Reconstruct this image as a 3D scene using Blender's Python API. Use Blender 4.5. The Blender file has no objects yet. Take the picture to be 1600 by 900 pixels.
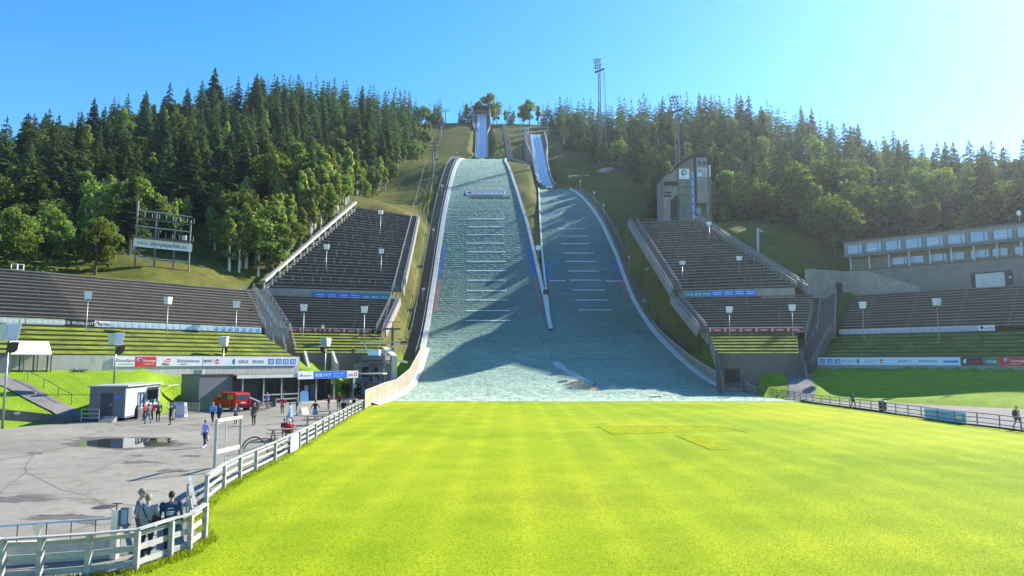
import bpy, math, random
import numpy as np
from mathutils import Vector, Matrix
random.seed(7); rng = np.random.default_rng(7)
S = bpy.context.scene
COL = S.collection
# ------------------------------------------------------------------ survey: camera height 5.3 m, pitch and focal length of the photo
F = 1100.0; TH = math.atan(115 / 1100); CH = 5.3
CT, ST = math.cos(TH), math.sin(TH)
def ray(px, py):
    u, v = (px - 800) / F, (450 - py) / F
    return u, CT - v * ST, ST + v * CT
def P(px, py, Y):
    a, b, c = ray(px, py); t = Y / b
    return Vector((a * t, Y, CH + c * t))
def G(px, py, z=0.0):
    a, b, c = ray(px, py); t = (z - CH) / c
    return Vector((a * t, b * t, z))
def proj(x, y, z):
    zz = z - CH; d = y * CT + zz * ST; h = -y * ST + zz * CT
    return 800 + F * x / d, 450 - F * h / d, d
def X(px, Y): return (px - 800) / F * Y      # near enough at mid picture
# ------------------------------------------------------------------ materials
def nodes_of(name):
    m = bpy.data.materials.new(name); m.use_nodes = True
    nt = m.node_tree; b = nt.nodes['Principled BSDF']
    return m, nt, b
def N(nt, t, **kw):
    n = nt.nodes.new(t)
    for k, v in kw.items():
        if k in n.inputs: n.inputs[k].default_value = v
        else: setattr(n, k, v)
    return n
def ramp(nt, fac, stops):
    r = nt.nodes.new('ShaderNodeValToRGB'); e = r.color_ramp.elements
    while len(e) < len(stops): e.new(.5)
    for el, (p, c) in zip(e, stops):
        el.position = p; el.color = tuple(c) + (1,) if len(c) == 3 else c
    nt.links.new(fac, r.inputs['Fac']); return r.outputs['Color']
def mixc(nt, fac, a, b, mode='MIX'):
    m = nt.nodes.new('ShaderNodeMix'); m.data_type = 'RGBA'; m.blend_type = mode
    for s, v in ((m.inputs[0], fac), (m.inputs[6], a), (m.inputs[7], b)):
        if hasattr(v, 'links'): nt.links.new(v, s)
        elif isinstance(v, (int, float)): s.default_value = v
        else: s.default_value = tuple(v) + (1,) if len(v) == 3 else v
    return m.outputs[2]
def noise(nt, vec, scale, detail=4, rough=.6, dist=0):
    n = N(nt, 'ShaderNodeTexNoise', Scale=scale, Detail=detail, Roughness=rough, Distortion=dist)
    nt.links.new(vec, n.inputs['Vector']); return n.outputs['Fac']
def mapping(nt, vec, sc=(1, 1, 1), rot=(0, 0, 0), loc=(0, 0, 0)):
    m = nt.nodes.new('ShaderNodeMapping')
    m.inputs['Scale'].default_value = sc; m.inputs['Rotation'].default_value = rot; m.inputs['Location'].default_value = loc
    nt.links.new(vec, m.inputs['Vector']); return m.outputs['Vector']
def pos(nt): return nt.nodes.new('ShaderNodeNewGeometry').outputs['Position']
def obco(nt): return nt.nodes.new('ShaderNodeTexCoord').outputs['Object']
def bump(nt, b, h, strength=.4, dist=.1):
    n = N(nt, 'ShaderNodeBump', Strength=strength, Distance=dist)
    nt.links.new(h, n.inputs['Height']); nt.links.new(n.outputs['Normal'], b.inputs['Normal'])
MATS = {}
def mat(name, col, rough=.65, var=.18, scale=1.5, bmp=0, bscale=12, metal=0, spec=.35, stretch=(1, 1, 1)):
    if name in MATS: return MATS[name]
    m, nt, b = nodes_of(name)
    v = mapping(nt, obco(nt), stretch)
    f1 = noise(nt, v, scale, 5, .65); f2 = noise(nt, v, scale * 7, 3, .6)
    f = N(nt, 'ShaderNodeMath', operation='MULTIPLY_ADD'); nt.links.new(f2, f.inputs[0]); f.inputs[1].default_value = .4
    nt.links.new(f1, f.inputs[2])
    lo = [c * (1 - var) for c in col]; hi = [min(1, c * (1 + var)) for c in col]
    c = ramp(nt, f.outputs[0], [(.45, lo), (.95, hi)])
    nt.links.new(c, b.inputs['Base Color'])
    b.inputs['Roughness'].default_value = rough; b.inputs['Metallic'].default_value = metal
    b.inputs['Specular IOR Level'].default_value = spec
    if bmp: bump(nt, b, noise(nt, v, bscale, 4), bmp, .05)
    MATS[name] = m; return m
# ------------------------------------------------------------------ mesh builder
def R2(a): return np.array([[math.cos(a), -math.sin(a)], [math.sin(a), math.cos(a)]])
class MB:
    def __init__(s): s.v = []; s.f = []; s.m = []
    def add(s, vs, fs, mi=0):
        o = len(s.v); s.v += [tuple(map(float, p)) for p in vs]
        for f in fs: s.f.append(tuple(i + o for i in f)); s.m.append(mi)
        return s
    def box(s, x0, x1, y0, y1, z0, z1, mi=0):
        return s.add([(x0, y0, z0), (x1, y0, z0), (x1, y1, z0), (x0, y1, z0), (x0, y0, z1), (x1, y0, z1), (x1, y1, z1), (x0, y1, z1)],
              [(0, 3, 2, 1), (4, 5, 6, 7), (0, 1, 5, 4), (1, 2, 6, 5), (2, 3, 7, 6), (3, 0, 4, 7)], mi)
    def hexa(s, b, t, mi=0):      # four bottom and four top corners, counter-clockwise
        return s.add(list(b) + list(t), [(0, 3, 2, 1), (4, 5, 6, 7), (0, 1, 5, 4), (1, 2, 6, 5), (2, 3, 7, 6), (3, 0, 4, 7)], mi)
    def beam(s, p, q, w, h, mi=0, up=(0, 0, 1)):
        p, q = Vector(p), Vector(q); d = (q - p)
        if d.length < 1e-6: return s
        d.normalize(); u = Vector(up)
        if abs(d.dot(u)) > .98: u = Vector((0, 1, 0))
        e = d.cross(u).normalized(); n = e.cross(d).normalized()
        c = [(-w / 2, -h / 2), (w / 2, -h / 2), (w / 2, h / 2), (-w / 2, h / 2)]
        A = [p + e * a + n * b for a, b in c]; B = [q + e * a + n * b for a, b in c]
        return s.add(A + B, [(0, 1, 2, 3), (7, 6, 5, 4), (0, 4, 5, 1), (1, 5, 6, 2), (2, 6, 7, 3), (3, 7, 4, 0)], mi)
    def tube(s, pts, r, n=6, mi=0, cap=True):
        pts = [Vector(p) for p in pts]; k = len(pts)
        rs = r if hasattr(r, '__len__') else [r] * k
        vs = []; e = None
        for i, p in enumerate(pts):
            d = (pts[min(i + 1, k - 1)] - pts[max(i - 1, 0)]).normalized()
            if e is None:
                u = Vector((0, 0, 1)) if abs(d.z) < .9 else Vector((1, 0, 0))
                e = d.cross(u).normalized()
            else: e = (e - d * e.dot(d)).normalized()
            g = d.cross(e)
            for j in range(n):
                a = 2 * math.pi * j / n
                vs.append(p + (e * math.cos(a) + g * math.sin(a)) * rs[i])
        fs = [(i * n + j, i * n + (j + 1) % n, (i + 1) * n + (j + 1) % n, (i + 1) * n + j) for i in range(k - 1) for j in range(n)]
        if cap: fs += [tuple(range(n - 1, -1, -1)), tuple(range((k - 1) * n, k * n))]
        return s.add(vs, fs, mi)
    def prism(s, poly, z0, z1, mi=0):
        n = len(poly)
        return s.add([(x, y, z0) for x, y in poly] + [(x, y, z1) for x, y in poly],
              [tuple(range(n - 1, -1, -1)), tuple(range(n, 2 * n))] + [(i, (i + 1) % n, n + (i + 1) % n, n + i) for i in range(n)], mi)
    def ext(s, poly3, d, mi=0):   # planar polygon of 3D points pushed along d
        n = len(poly3); d = Vector(d); p = [Vector(a) for a in poly3]
        return s.add(p + [a + d for a in p], [tuple(range(n - 1, -1, -1)), tuple(range(n, 2 * n))] + [(i, (i + 1) % n, n + (i + 1) % n, n + i) for i in range(n)], mi)
    def quad(s, a, b, c, d, mi=0): return s.add([a, b, c, d], [(0, 1, 2, 3)], mi)
    def grid(s, rows, mi=0):      # rows of equally many points
        w = len(rows[0]); vs = [p for r in rows for p in r]
        return s.add(vs, [(i * w + j, i * w + j + 1, (i + 1) * w + j + 1, (i + 1) * w + j) for i in range(len(rows) - 1) for j in range(w - 1)], mi)
    def ball(s, c, r, nu=10, nv=7, mi=0):
        r = r if hasattr(r, '__len__') else (r, r, r); vs = [(c[0], c[1], c[2] - r[2])]
        for i in range(1, nv):
            a = -math.pi / 2 + math.pi * i / nv
            for j in range(nu):
                b = 2 * math.pi * j / nu
                vs.append((c[0] + r[0] * math.cos(a) * math.cos(b), c[1] + r[1] * math.cos(a) * math.sin(b), c[2] + r[2] * math.sin(a)))
        vs.append((c[0], c[1], c[2] + r[2])); L = len(vs) - 1
        fs = [(0, 1 + (j + 1) % nu, 1 + j) for j in range(nu)]
        for i in range(nv - 2):
            for j in range(nu):
                a = 1 + i * nu
                fs.append((a + j, a + (j + 1) % nu, a + nu + (j + 1) % nu, a + nu + j))
        a = 1 + (nv - 2) * nu
        fs += [(a + j, a + (j + 1) % nu, L) for j in range(nu)]
        return s.add(vs, fs, mi)
    def mesh(s, name, mats, smooth=False, off=(0, 0, 0)):
        me = bpy.data.meshes.new(name)
        v = np.array(s.v, dtype=float) - np.array(off) if s.v else []
        me.from_pydata([tuple(p) for p in v], [], s.f)
        for m in (mats if isinstance(mats, (list, tuple)) else [mats]): me.materials.append(m)
        if any(s.m): me.polygons.foreach_set('material_index', s.m)
        if smooth: me.polygons.foreach_set('use_smooth', [True] * len(s.f))
        me.update(); return me
    def build(s, name, mats, parent=None, smooth=False, local=False):
        off = (0, 0, 0)
        if parent is not None and not local:
            off = ORG.get(parent.name, (0, 0, 0))
        o = bpy.data.objects.new(name, s.mesh(name, mats, smooth, off)); COL.objects.link(o)
        ORG[o.name] = off
        if parent is not None: o.parent = parent
        return o
ORG = {}
def tag(o, label=None, cat=None, group=None, kind=None):
    if label: o['label'] = label
    if cat: o['category'] = cat
    if group: o['group'] = group
    if kind: o['kind'] = kind
    return o
def thing(name, label, cat, loc=(0, 0, 0), rot=0, group=None):
    o = bpy.data.objects.new(name, None); COL.objects.link(o)
    o.empty_display_size = .3
    o.location = loc; o.rotation_euler = (0, 0, rot); ORG[o.name] = tuple(loc)
    return tag(o, label, cat, group)
def kids(o): return [c for c in ALLK.get(o.name, [])]
ALLK = {}
def note_kids(root):
    for c in list(root.children): note_kids(c)
    ALLK[root.name] = list(root.children)
def dup(root, loc, rot=0, label=None, group=None, scale=1.0):
    if root.name not in ALLK: note_kids(root)
    r = root.copy(); COL.objects.link(r); r.location = loc; r.rotation_euler = (0, 0, rot); r.scale = (scale,) * 3 if not hasattr(scale, '__len__') else scale
    if label: r['label'] = label
    if group: r['group'] = group
    def rec(src, dst):
        for ch in ALLK[src.name]:
            c = ch.copy(); COL.objects.link(c); c.parent = dst; rec(ch, c)
    rec(root, r); return r
TEXTS = []
def text(body, origin, e, up, size, m, parent, lift=.012, align='LEFT', sx=1.0, name='lettering'):
    c = bpy.data.curves.new(name, 'FONT'); c.body = body; c.size = size; c.align_x = align; c.extrude = .004; c.offset = size * .012
    c.materials.append(m); c.resolution_u = 2
    o = bpy.data.objects.new(name, c); COL.objects.link(o)
    e = Vector(e).normalized(); up = Vector(up).normalized(); n = e.cross(up)
    p = Vector(origin) + n * lift - Vector(ORG.get(parent.name, (0, 0, 0)))
    M = Matrix(((e.x * sx, up.x, n.x, p.x), (e.y * sx, up.y, n.y, p.y), (e.z * sx, up.z, n.z, p.z), (0, 0, 0, 1)))
    o.parent = parent; o.matrix_local = M; TEXTS.append(o); return o
SKY_STR, HAZE, EXPO = .115, .00016, 1.3
# ------------------------------------------------------------------ profiles of the two landing hills
def ZB(y):
    y = np.asarray(y, float); u = 282 - y
    a = 87.5 - (.22 * u + .56 / 184 * u * u); b = 41.5 - .78 * (190 - y); c = np.maximum(y - 100, 0) ** 2 / (2 * 94.4)
    return np.where(y > 282, 87.5, np.where(y > 190, a, np.where(y > 173.6, b, c)))
def ZS(y):
    y = np.asarray(y, float); u = 228 - y
    a = 62.0 - (.4 * u + .19 / 48 * u * u)
    return np.where(y > 228, 62.0, np.where(y > 180, a, ZB(y)))
def hit(px, py, fn=ZB, y0=94, y1=283):
    a, b, c = ray(px, py); ys = np.arange(y0, y1, .1)
    d = CH + c / b * ys - fn(ys); k = np.where(d < 0)[0]
    y = float(ys[k[0]]) if len(k) else y1
    return Vector((a / b * y, y, float(fn(y))))
bigL = [hit(*p) for p in [(603, 627), (620, 618.5), (643, 603), (655, 575), (664, 546), (672, 505), (677, 470), (687, 400), (696, 340), (707, 285), (718, 253)]]
bigR = [hit(*p) for p in [(858, 517), (849, 470), (840, 430), (832, 395), (822, 352), (812, 320), (801, 285), (788, 253)]]
smL = [hit(p[0], p[1], ZS, 94, 229) for p in [(862, 517), (857, 470), (852, 430), (848, 390), (845, 340), (843, 297)]]
smR = [hit(p[0], p[1], ZS, 94, 229) for p in [(1240, 625.5), (1180, 617), (1151, 610), (1122, 605), (1086, 583), (1053, 554), (1010, 507), (986, 467), (963, 405), (935, 345), (918, 320), (903, 305), (890, 297)]]
def lim(tr):
    a = np.array([(p.y, p.x) for p in tr]); i = np.argsort(a[:, 0]); a = a[i]
    return lambda y: np.interp(y, a[:, 0], a[:, 1])
fBL, fBR, fSL, fSR = lim(bigL), lim(bigR), lim(smL), lim(smR)
YSPL = bigR[0].y
# ------------------------------------------------------------------ plan of the stands
WL = np.array([(-86, 30), (-70, 50), (-61, 61), (-52.4, 72), (-45.1, 80), (-37.6, 90), (-30, 100)], float)   # foot of the left wall
WR = np.array([(49.9, 118), (71.3, 98), (93, 77.7), (108, 58)], float)                                        # foot of the right wall
def offs(W, p, sgn):
    d = np.diff(W, axis=0); d /= np.linalg.norm(d, axis=1)[:, None]
    n = np.stack([-d[:, 1], d[:, 0]], 1) * sgn
    nv = np.vstack([n[:1], (n[:-1] + n[1:]) / 2, n[-1:]]); nv /= (np.linalg.norm(nv, axis=1)[:, None])
    return W + nv * p
def sdist(W, sgn, x, y):     # signed distance outward of a wall line
    best = np.full(x.shape, 1e9); sg = np.zeros(x.shape)
    for a, b in zip(W[:-1], W[1:]):
        d = b - a; L = np.linalg.norm(d); t = np.clip(((x - a[0]) * d[0] + (y - a[1]) * d[1]) / L ** 2, 0, 1)
        qx, qy = x - a[0] - t * d[0], y - a[1] - t * d[1]; r = np.hypot(qx, qy)
        s = (qx * -d[1] + qy * d[0]) / L * sgn
        m = r < best; best = np.where(m, r, best); sg = np.where(m, s, sg)
    return np.where(sg > 0, best, -best)
# blocks: (front left, front right, back left, back right, z front, z back)
BLK = dict(
    lower_left=((-37.6, 115), (-23.8, 122), (-45.4, 128), (-23.6, 136), 10.5, 17.4),
    upper_left=((-45.9, 130.5), (-23.7, 137.3), (-38.2, 170), (-26.2, 180), 19.0, 43.0),
    lower_right=((34.3, 123), (49.8, 120), (33, 137), (56.2, 131), 10.8, 17.8),
    upper_right=((33.7, 138), (53.2, 131.8), (31.1, 171), (43.9, 168.7), 19.2, 39.6))
# ------------------------------------------------------------------ terrain heights: thin plate through surveyed points
cp = []
def C(px, Y, z): cp.append((X(px, Y), Y, z))
for p, z in ((-30, -.1), (-17, 0), (-7, 2.2), (0, 4.2), (10, 9.0), (24, 16.6), (30, 17.4)):
    for q in offs(WL, p, 1): cp.append((q[0], q[1], z))
for p, z in ((-26, .15), (-18, .6), (-9, 2.3), (0, 4.2), (11, 9.8), (27, 17.6), (31, 18.6)):
    for q in offs(WR, p, 1): cp.append((q[0], q[1], z))
for k, (a, b, c, d, z0, z1) in BLK.items():
    for t in (0, .5, 1):
        for s in (0, .5, 1):
            l = np.array(a) * (1 - t) + np.array(c) * t; r = np.array(b) * (1 - t) + np.array(d) * t
            q = l * (1 - s) + r * s; cp.append((q[0], q[1], z0 + (z1 - z0) * t - .8))
for y in (108, 118, 128, 140, 155, 170, 190, 210, 230, 250, 270, 282):
    cp.append((fBL(y) - 3, y, float(ZB(y)) - .2)); cp.append((fBL(y) + 8, y, float(ZB(y)) - 1))
    if y <= 228: cp.append((fSR(y) + 3, y, float(ZS(y)) - .2)); cp.append((fSR(y) - 8, y, float(ZS(y)) - 1))
    if y > 140: cp.append(((fBR(y) + (fSL(y) if y <= 228 else fBR(y) + 6)) / 2, y, float(ZB(y)) - .3))
for y in (0, 30, 60, 80, 94):
    for x in (-20, 0, 20): cp.append((x, y, 0))
    cp.append((35 if y > 50 else 42, y, 0))
for y in (20, 50, 70): cp.append((-35, y, 0))
for x in (-40, -12, 15): C(800 + 1100 * x / 300, 300, 96.5); C(800 + 1100 * x / 350, 352, 127 if x < 10 else 126); C(800 + 1100 * x / 350, 392, 133)
C(870, 345, 121); C(842, 262, 79); C(940, 262, 80); C(1030, 215, 56); C(1075, 182, 41); C(1150, 178, 41); C(1250, 160, 34); C(1250, 142, 23)
C(1325, 150, 23); C(1600, 130, 22.5); C(1750, 120, 21)
C(950, 330, 113); C(1075, 290, 101); C(1200, 262, 89); C(1300, 240, 73); C(1400, 222, 62); C(1500, 202, 53); C(1600, 186, 46); C(1800, 155, 35); C(2100, 110, 25); C(1300, 205, 55); C(1450, 180, 45); C(1200, 225, 68); C(2400, 70, 17)
C(950, 430, 108); C(1200, 380, 80); C(1500, 300, 50); C(1900, 230, 34)
C(-250, 170, 42); C(0, 205, 60); C(150, 235, 79); C(320, 265, 93); C(430, 302, 115); C(540, 332, 122.5); C(620, 342, 124); C(690, 347, 126)
C(430, 235, 77); C(150, 165, 44); C(540, 250, 82); C(600, 236, 64); C(650, 276, 85); C(560, 203, 53); C(210, 115, 20.3); C(295, 122, 21); C(400, 128, 20); C(300, 145, 29); C(450, 165, 43)
C(0, 320, 55); C(300, 380, 84); C(540, 430, 108); C(700, 440, 124)
for x, y, z in ((-160, 40, 8), (-170, 120, 28), (170, 20, 10), (-420, 200, 30), (420, 200, 30), (0, 620, 90), (-420, 620, 60), (420, 620, 60), (-90, -40, 0), (90, -40, 0), (0, -60, 0), (-420, -60, 5), (420, -60, 5)):
    cp.append((x, y, z))
cp = np.array(cp); _k = []
for i, p in enumerate(cp):
    if all(np.hypot(p[0] - cp[j][0], p[1] - cp[j][1]) > 1.5 for j in _k): _k.append(i)
cp = cp[_k]
def _U(r2): return np.where(r2 > 1e-9, r2 * np.log(np.maximum(r2, 1e-9)), 0)
_n = len(cp); _K = _U(((cp[:, None, :2] - cp[None, :, :2]) ** 2).sum(2)) + np.eye(_n) * 4
_P = np.c_[np.ones(_n), cp[:, :2]]
_A = np.block([[_K, _P], [_P.T, np.zeros((3, 3))]])
_w = np.linalg.solve(_A, np.r_[cp[:, 2], 0, 0, 0])
def tps(x, y):
    sh = np.shape(x); x = np.ravel(x).astype(float); y = np.ravel(y).astype(float); out = np.empty(len(x))
    for i in range(0, len(x), 4000):
        r2 = (x[i:i + 4000, None] - cp[None, :, 0]) ** 2 + (y[i:i + 4000, None] - cp[None, :, 1]) ** 2
        out[i:i + 4000] = _U(r2) @ _w[:_n] + _w[_n] + _w[_n + 1] * x[i:i + 4000] + _w[_n + 2] * y[i:i + 4000]
    return out.reshape(sh)
# flat arena: lawn, plaza and right apron
ARENA = [(-48, -30), (-47, 35), (-42.5, 52), (-41, 58.5), (-38.5, 65), (-34.8, 75), (-36.8, 79.5), (-39.2, 83.2), (-36.4, 87.4), (-26.2, 101.8), (-19.5, 104.5), (-13, 102), (36, 102), (44, 97), (50, 91), (57, 79), (62, 66), (66, 45), (66, -30)]
def inpoly(poly, x, y):
    r = np.zeros(np.shape(x), bool); n = len(poly)
    for i in range(n):
        (x0, y0), (x1, y1) = poly[i], poly[(i + 1) % n]
        if y0 == y1: continue
        c = ((y0 > y) != (y1 > y)) & (x < (x1 - x0) * (y - y0) / (y1 - y0) + x0); r ^= c
    return r
def pdist(poly, x, y):
    b = np.full(np.shape(x), 1e9)
    for i in range(len(poly)):
        a = np.array(poly[i], float); d = np.array(poly[(i + 1) % len(poly)], float) - a
        t = np.clip(((x - a[0]) * d[0] + (y - a[1]) * d[1]) / (d @ d), 0, 1)
        b = np.minimum(b, np.hypot(x - a[0] - t * d[0], y - a[1] - t * d[1]))
    return b
def smooth(t): t = np.clip(t, 0, 1); return t * t * (3 - 2 * t)
def plane4(q):
    q = np.array(q, float); A = np.c_[q[:, :2], np.ones(len(q))]; return np.linalg.lstsq(A, q[:, 2], rcond=None)[0]
CAPS = []
for k, (a, b, c, d, z0, z1) in BLK.items(): CAPS.append(([a, b, d, c], plane4([(*a, z0), (*b, z0), (*c, z1), (*d, z1)]), 2.6, 1.7))
CAPS.append(([(32.5, 171), (53, 168), (55, 187), (35, 189)], np.array((0, 0, 40.2)), 1.5, 1.0))
def strip_cap(p0, p1, w):
    p0, p1 = np.array(p0, float), np.array(p1, float); d = p1[:2] - p0[:2]; d /= np.linalg.norm(d); e = np.array((-d[1], d[0])) * w / 2
    q = [(*(p0[:2] + e), p0[2]), (*(p0[:2] - e), p0[2]), (*(p1[:2] - e), p1[2]), (*(p1[:2] + e), p1[2])]
    CAPS.append(([v[:2] for v in q], plane4(q), 1.6, 1.2))
STAIRS = [((-36.1, 108.3, 10.2), (-45.6, 123.4, 17.9), 3.6), ((-34.2, 107.2, 5.9), (-36.1, 109.6, 10.2), 3.2), ((53.6, 123.6, 10.6), (61.5, 139.4, 18.6), 5.5), ((47.4, 117.2, 4.7), (53.4, 123.4, 10.6), 4.6)]
for st_ in STAIRS: strip_cap(*st_)
_b0, _b1, _s0, _s1 = P(752.5, 246, 285), P(753, 178, 354), P(858, 290, 230), P(836, 210, 289)
def trk(a, b, n, k, s1):
    sl = [.19 + s1 * min(1, i / k) for i in range(n)]; tot = sum(sl); z = a.z; out = []
    for i in range(n + 1):
        t = i / n; out.append((a.x + (b.x - a.x) * t, a.y + (b.y - a.y) * t, z))
        if i < n: z += sl[i] / tot * (b.z - a.z)
    return out
TRK_B, TRK_S = trk(_b0, _b1, 30, 14, .6), trk(_s0, _s1, 26, 12, .5)
LCAPS = [(TRK_B, 4.2), (TRK_S, 5.0)]
def T(x, y):
    x = np.asarray(x, float); y = np.asarray(y, float)
    z = tps(x, y)
    z = z + .25 * np.sin(x * .31 + y * .17) * np.sin(y * .23 - x * .11) * smooth((z - 3) / 15)
    # never above the seating slopes or the landing hills
    dl, dr = sdist(WL, 1, x, y), sdist(WR, 1, x, y)
    lx = (x + .0 < -20) & (y < 128)
    for d, top, msk in ((dl, 24.5, (x < -25) & (x * .62 + y * .78 < 60.5 + np.clip(dl - 9.5, 0, 15) * .5)), (dr, 28.5, (x > 46) & (x * .73 - y * .683 > -45 ))):
        cap = np.where(d < 0, np.maximum(4.3 + .34 * d, -.3), 4.3 + .5 * d)
        inside = msk & (d > -1) & (d < top)
        z = np.where(inside, np.minimum(z, cap - .5), z)
    for d, ms in ((dl, (x < -20) & (x * .62 + y * .78 < 61)), (dr, (x > 44) & (x * .73 - y * .683 > -44))):
        z = np.where(ms & (d > -16) & (d <= 0), np.maximum(z, 4.55 + .34 * d), z)
    z = np.where((x > 31) & (x < 47) & (y > 99) & (y < 113), np.maximum(z, np.minimum(3.5, 3.5 + .33 * (y - 110.6)) * smooth((x - 30.5) / 3)), z)
    for poly, pl, mg, dp in CAPS:
        ins = inpoly(poly, x, y) | (pdist(poly, x, y) < mg)
        z = np.where(ins, np.minimum(z, pl[0] * x + pl[1] * y + pl[2] - dp), z)
    for line, wd in LCAPS:
        L = np.array(line); k = np.interp(y, L[:, 1], L[:, 0]); zz = np.interp(y, L[:, 1], L[:, 2])
        z = np.where((y > L[0, 1] - 3) & (y < L[-1, 1]) & (np.abs(x - k) < wd), np.minimum(z, zz - .9), z)
    yb = np.clip(y, 95, 282); inb = (y > 94) & (y < 284) & (x > fBL(yb) - .6) & (x < np.where(yb < YSPL, fSR(yb), fBR(yb)) + .6)
    z = np.where(inb, np.minimum(z, ZB(yb) - .9), z)
    ib2 = (y > 106) & (y < 284) & (x > fBL(yb) - 4.6) & (x < np.where(yb < YSPL, fSR(yb) + 3.6, fBR(yb) + 1.5))
    z = np.where(ib2, np.minimum(z, ZB(yb) - .35), z)
    ys = np.clip(y, 95, 228); ins = (y > YSPL - 2) & (y < 229.5) & (x > fSL(ys) - .6) & (x < fSR(ys) + .6)
    z = np.where(ins, np.minimum(z, ZS(ys) - .9), z)
    is2 = (y > YSPL - 2) & (y < 229.5) & (x > fSL(ys) - 1.2) & (x < fSR(ys) + 3.6)
    z = np.where(is2, np.minimum(z, ZS(ys) - .35), z)
    ia = inpoly(ARENA, x, y); w = np.where(ia, 0, smooth(pdist(ARENA, x, y) / 3.2))
    return np.where(ia, -.3, z * w + -.3 * (1 - w) + .0)
def Tz(x, y): return float(T(np.array([x]), np.array([y]))[0])
def axis(segs):
    out = []
    for a, b, st in segs: out += list(np.arange(a, b, st))
    return np.array(out + [segs[-1][1]])
gx = axis([(-900, -400, 60), (-400, -200, 16), (-200, -70, 4), (-70, 85, 1.5), (85, 200, 4), (200, 400, 16), (400, 900, 60)])
gy = axis([(-400, -40, 40), (-40, 60, 4), (60, 190, 1.5), (190, 300, 2.2), (300, 460, 6), (460, 700, 30), (700, 1500, 100)])
GX, GY = np.meshgrid(gx, gy)
_far = smooth((np.maximum(np.abs(GX) - 400, GY - 600)) / 250)
GZ = T(np.clip(GX, -420, 420), np.clip(GY, -60, 620)) * (1 - _far) + 25 * _far
def g_hill_mat():
    m, nt, b = nodes_of('hill_grass'); p = pos(nt)
    n1 = noise(nt, p, .06, 5, .6); n2 = noise(nt, p, .5, 5, .7); n3 = noise(nt, mapping(nt, p, (6, 6, 2)), .8, 4, .7)
    c = ramp(nt, n1, [(.33, (.085, .115, .014)), (.5, (.135, .14, .026)), (.68, (.19, .155, .055))])
    c = mixc(nt, .6, c, ramp(nt, n2, [(.3, (.4, .42, .4)), (.7, (1.35, 1.3, 1.2))]), 'MULTIPLY')
    c = mixc(nt, .5, c, ramp(nt, n3, [(.35, (.5, .5, .5)), (.7, (1.3, 1.3, 1.3))]), 'MULTIPLY')
    # mown bank below the stands is fresher
    sep = nt.nodes.new('ShaderNodeSeparateXYZ'); nt.links.new(p, sep.inputs[0])
    mr = N(nt, 'ShaderNodeMapRange'); nt.links.new(sep.outputs['Z'], mr.inputs['Value']); mr.inputs['From Min'].default_value = 5; mr.inputs['From Max'].default_value = 7.5
    fresh = ramp(nt, n2, [(.3, (.15, .25, .014)), (.7, (.23, .35, .02))])
    c = mixc(nt, mr.outputs[0], fresh, c)
    nt.links.new(c, b.inputs['Base Color']); b.inputs['Roughness'].default_value = .9; b.inputs['Specular IOR Level'].default_value = .1
    bump(nt, b, n3, .6, .3); return m
M_HILL = g_hill_mat()
mb = MB(); mb.grid([[(GX[i, j], GY[i, j], GZ[i, j]) for j in range(GX.shape[1])] for i in range(GX.shape[0])])
hillside = mb.build('hillside_terrain', M_HILL, smooth=True); tag(hillside, kind='structure')
# ------------------------------------------------------------------ shared materials
CONC = mat('concrete', (.30, .285, .25), .85, .22, .7, .35, 9)
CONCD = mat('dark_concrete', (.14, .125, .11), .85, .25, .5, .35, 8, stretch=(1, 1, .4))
CONCL = mat('pale_concrete', (.56, .52, .43), .85, .18, .8, .3, 9, stretch=(3, 3, .5))
WOODD = mat('weathered_bench_wood', (.25, .215, .18), .75, .35, .6, .3, 14, stretch=(.4, .4, 3))
WOODG = mat('grey_timber', (.33, .32, .29), .75, .25, .9, .3, 14)
STEEL = mat('galvanised_steel', (.33, .345, .36), .45, .12, 2, metal=.6)
STEELD = mat('dark_steel', (.09, .095, .10), .5, .15, 2, metal=.3)
WHITE = mat('white_paint', (.78, .78, .76), .5, .07, 1.2)
WHITEB = mat('white_boards', (.54, .55, .53), .6, .16, .8, .2, 8)
BLACK = mat('black_plastic', (.018, .018, .02), .5, .1, 3)
GREYP = mat('grey_cladding', (.13, .14, .155), .6, .12, .8, stretch=(1, 1, 3))
DKGREY = mat('charcoal_cladding', (.05, .053, .06), .6, .15, .8)
BLUE = mat('blue_paint', (.02, .16, .62), .45, .06, 1)
TEAL = mat('teal_banner', (.01, .22, .34), .5, .1, 1)
LBLUE = mat('light_blue_print', (.42, .66, .92), .5, .05, 1)
NAVY = mat('navy_print', (.01, .05, .2), .5, .05, 1)
REDP = mat('red_print', (.72, .03, .02), .5, .06, 1)
MAROON = mat('maroon_print', (.36, .035, .045), .55, .1, 1)
GREENP = mat('green_print', (.03, .2, .08), .5, .1, 1)
GREYT = mat('grey_print', (.28, .30, .32), .5, .05, 1)
RUST = mat('rusty_steel', (.16, .12, .09), .7, .3, 2)
def glass_mat(name, col, rough=.08):
    m, nt, b = nodes_of(name); b.inputs['Base Color'].default_value = col + (1,); b.inputs['Roughness'].default_value = rough
    b.inputs['Specular IOR Level'].default_value = .9; b.inputs['Metallic'].default_value = .0
    bump(nt, b, noise(nt, obco(nt), .7, 2), .08, .2); return m
GLASS = glass_mat('window_glass', (.02, .025, .03)); GLASSB = glass_mat('sky_lit_glass', (.20, .32, .46), .15)
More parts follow.
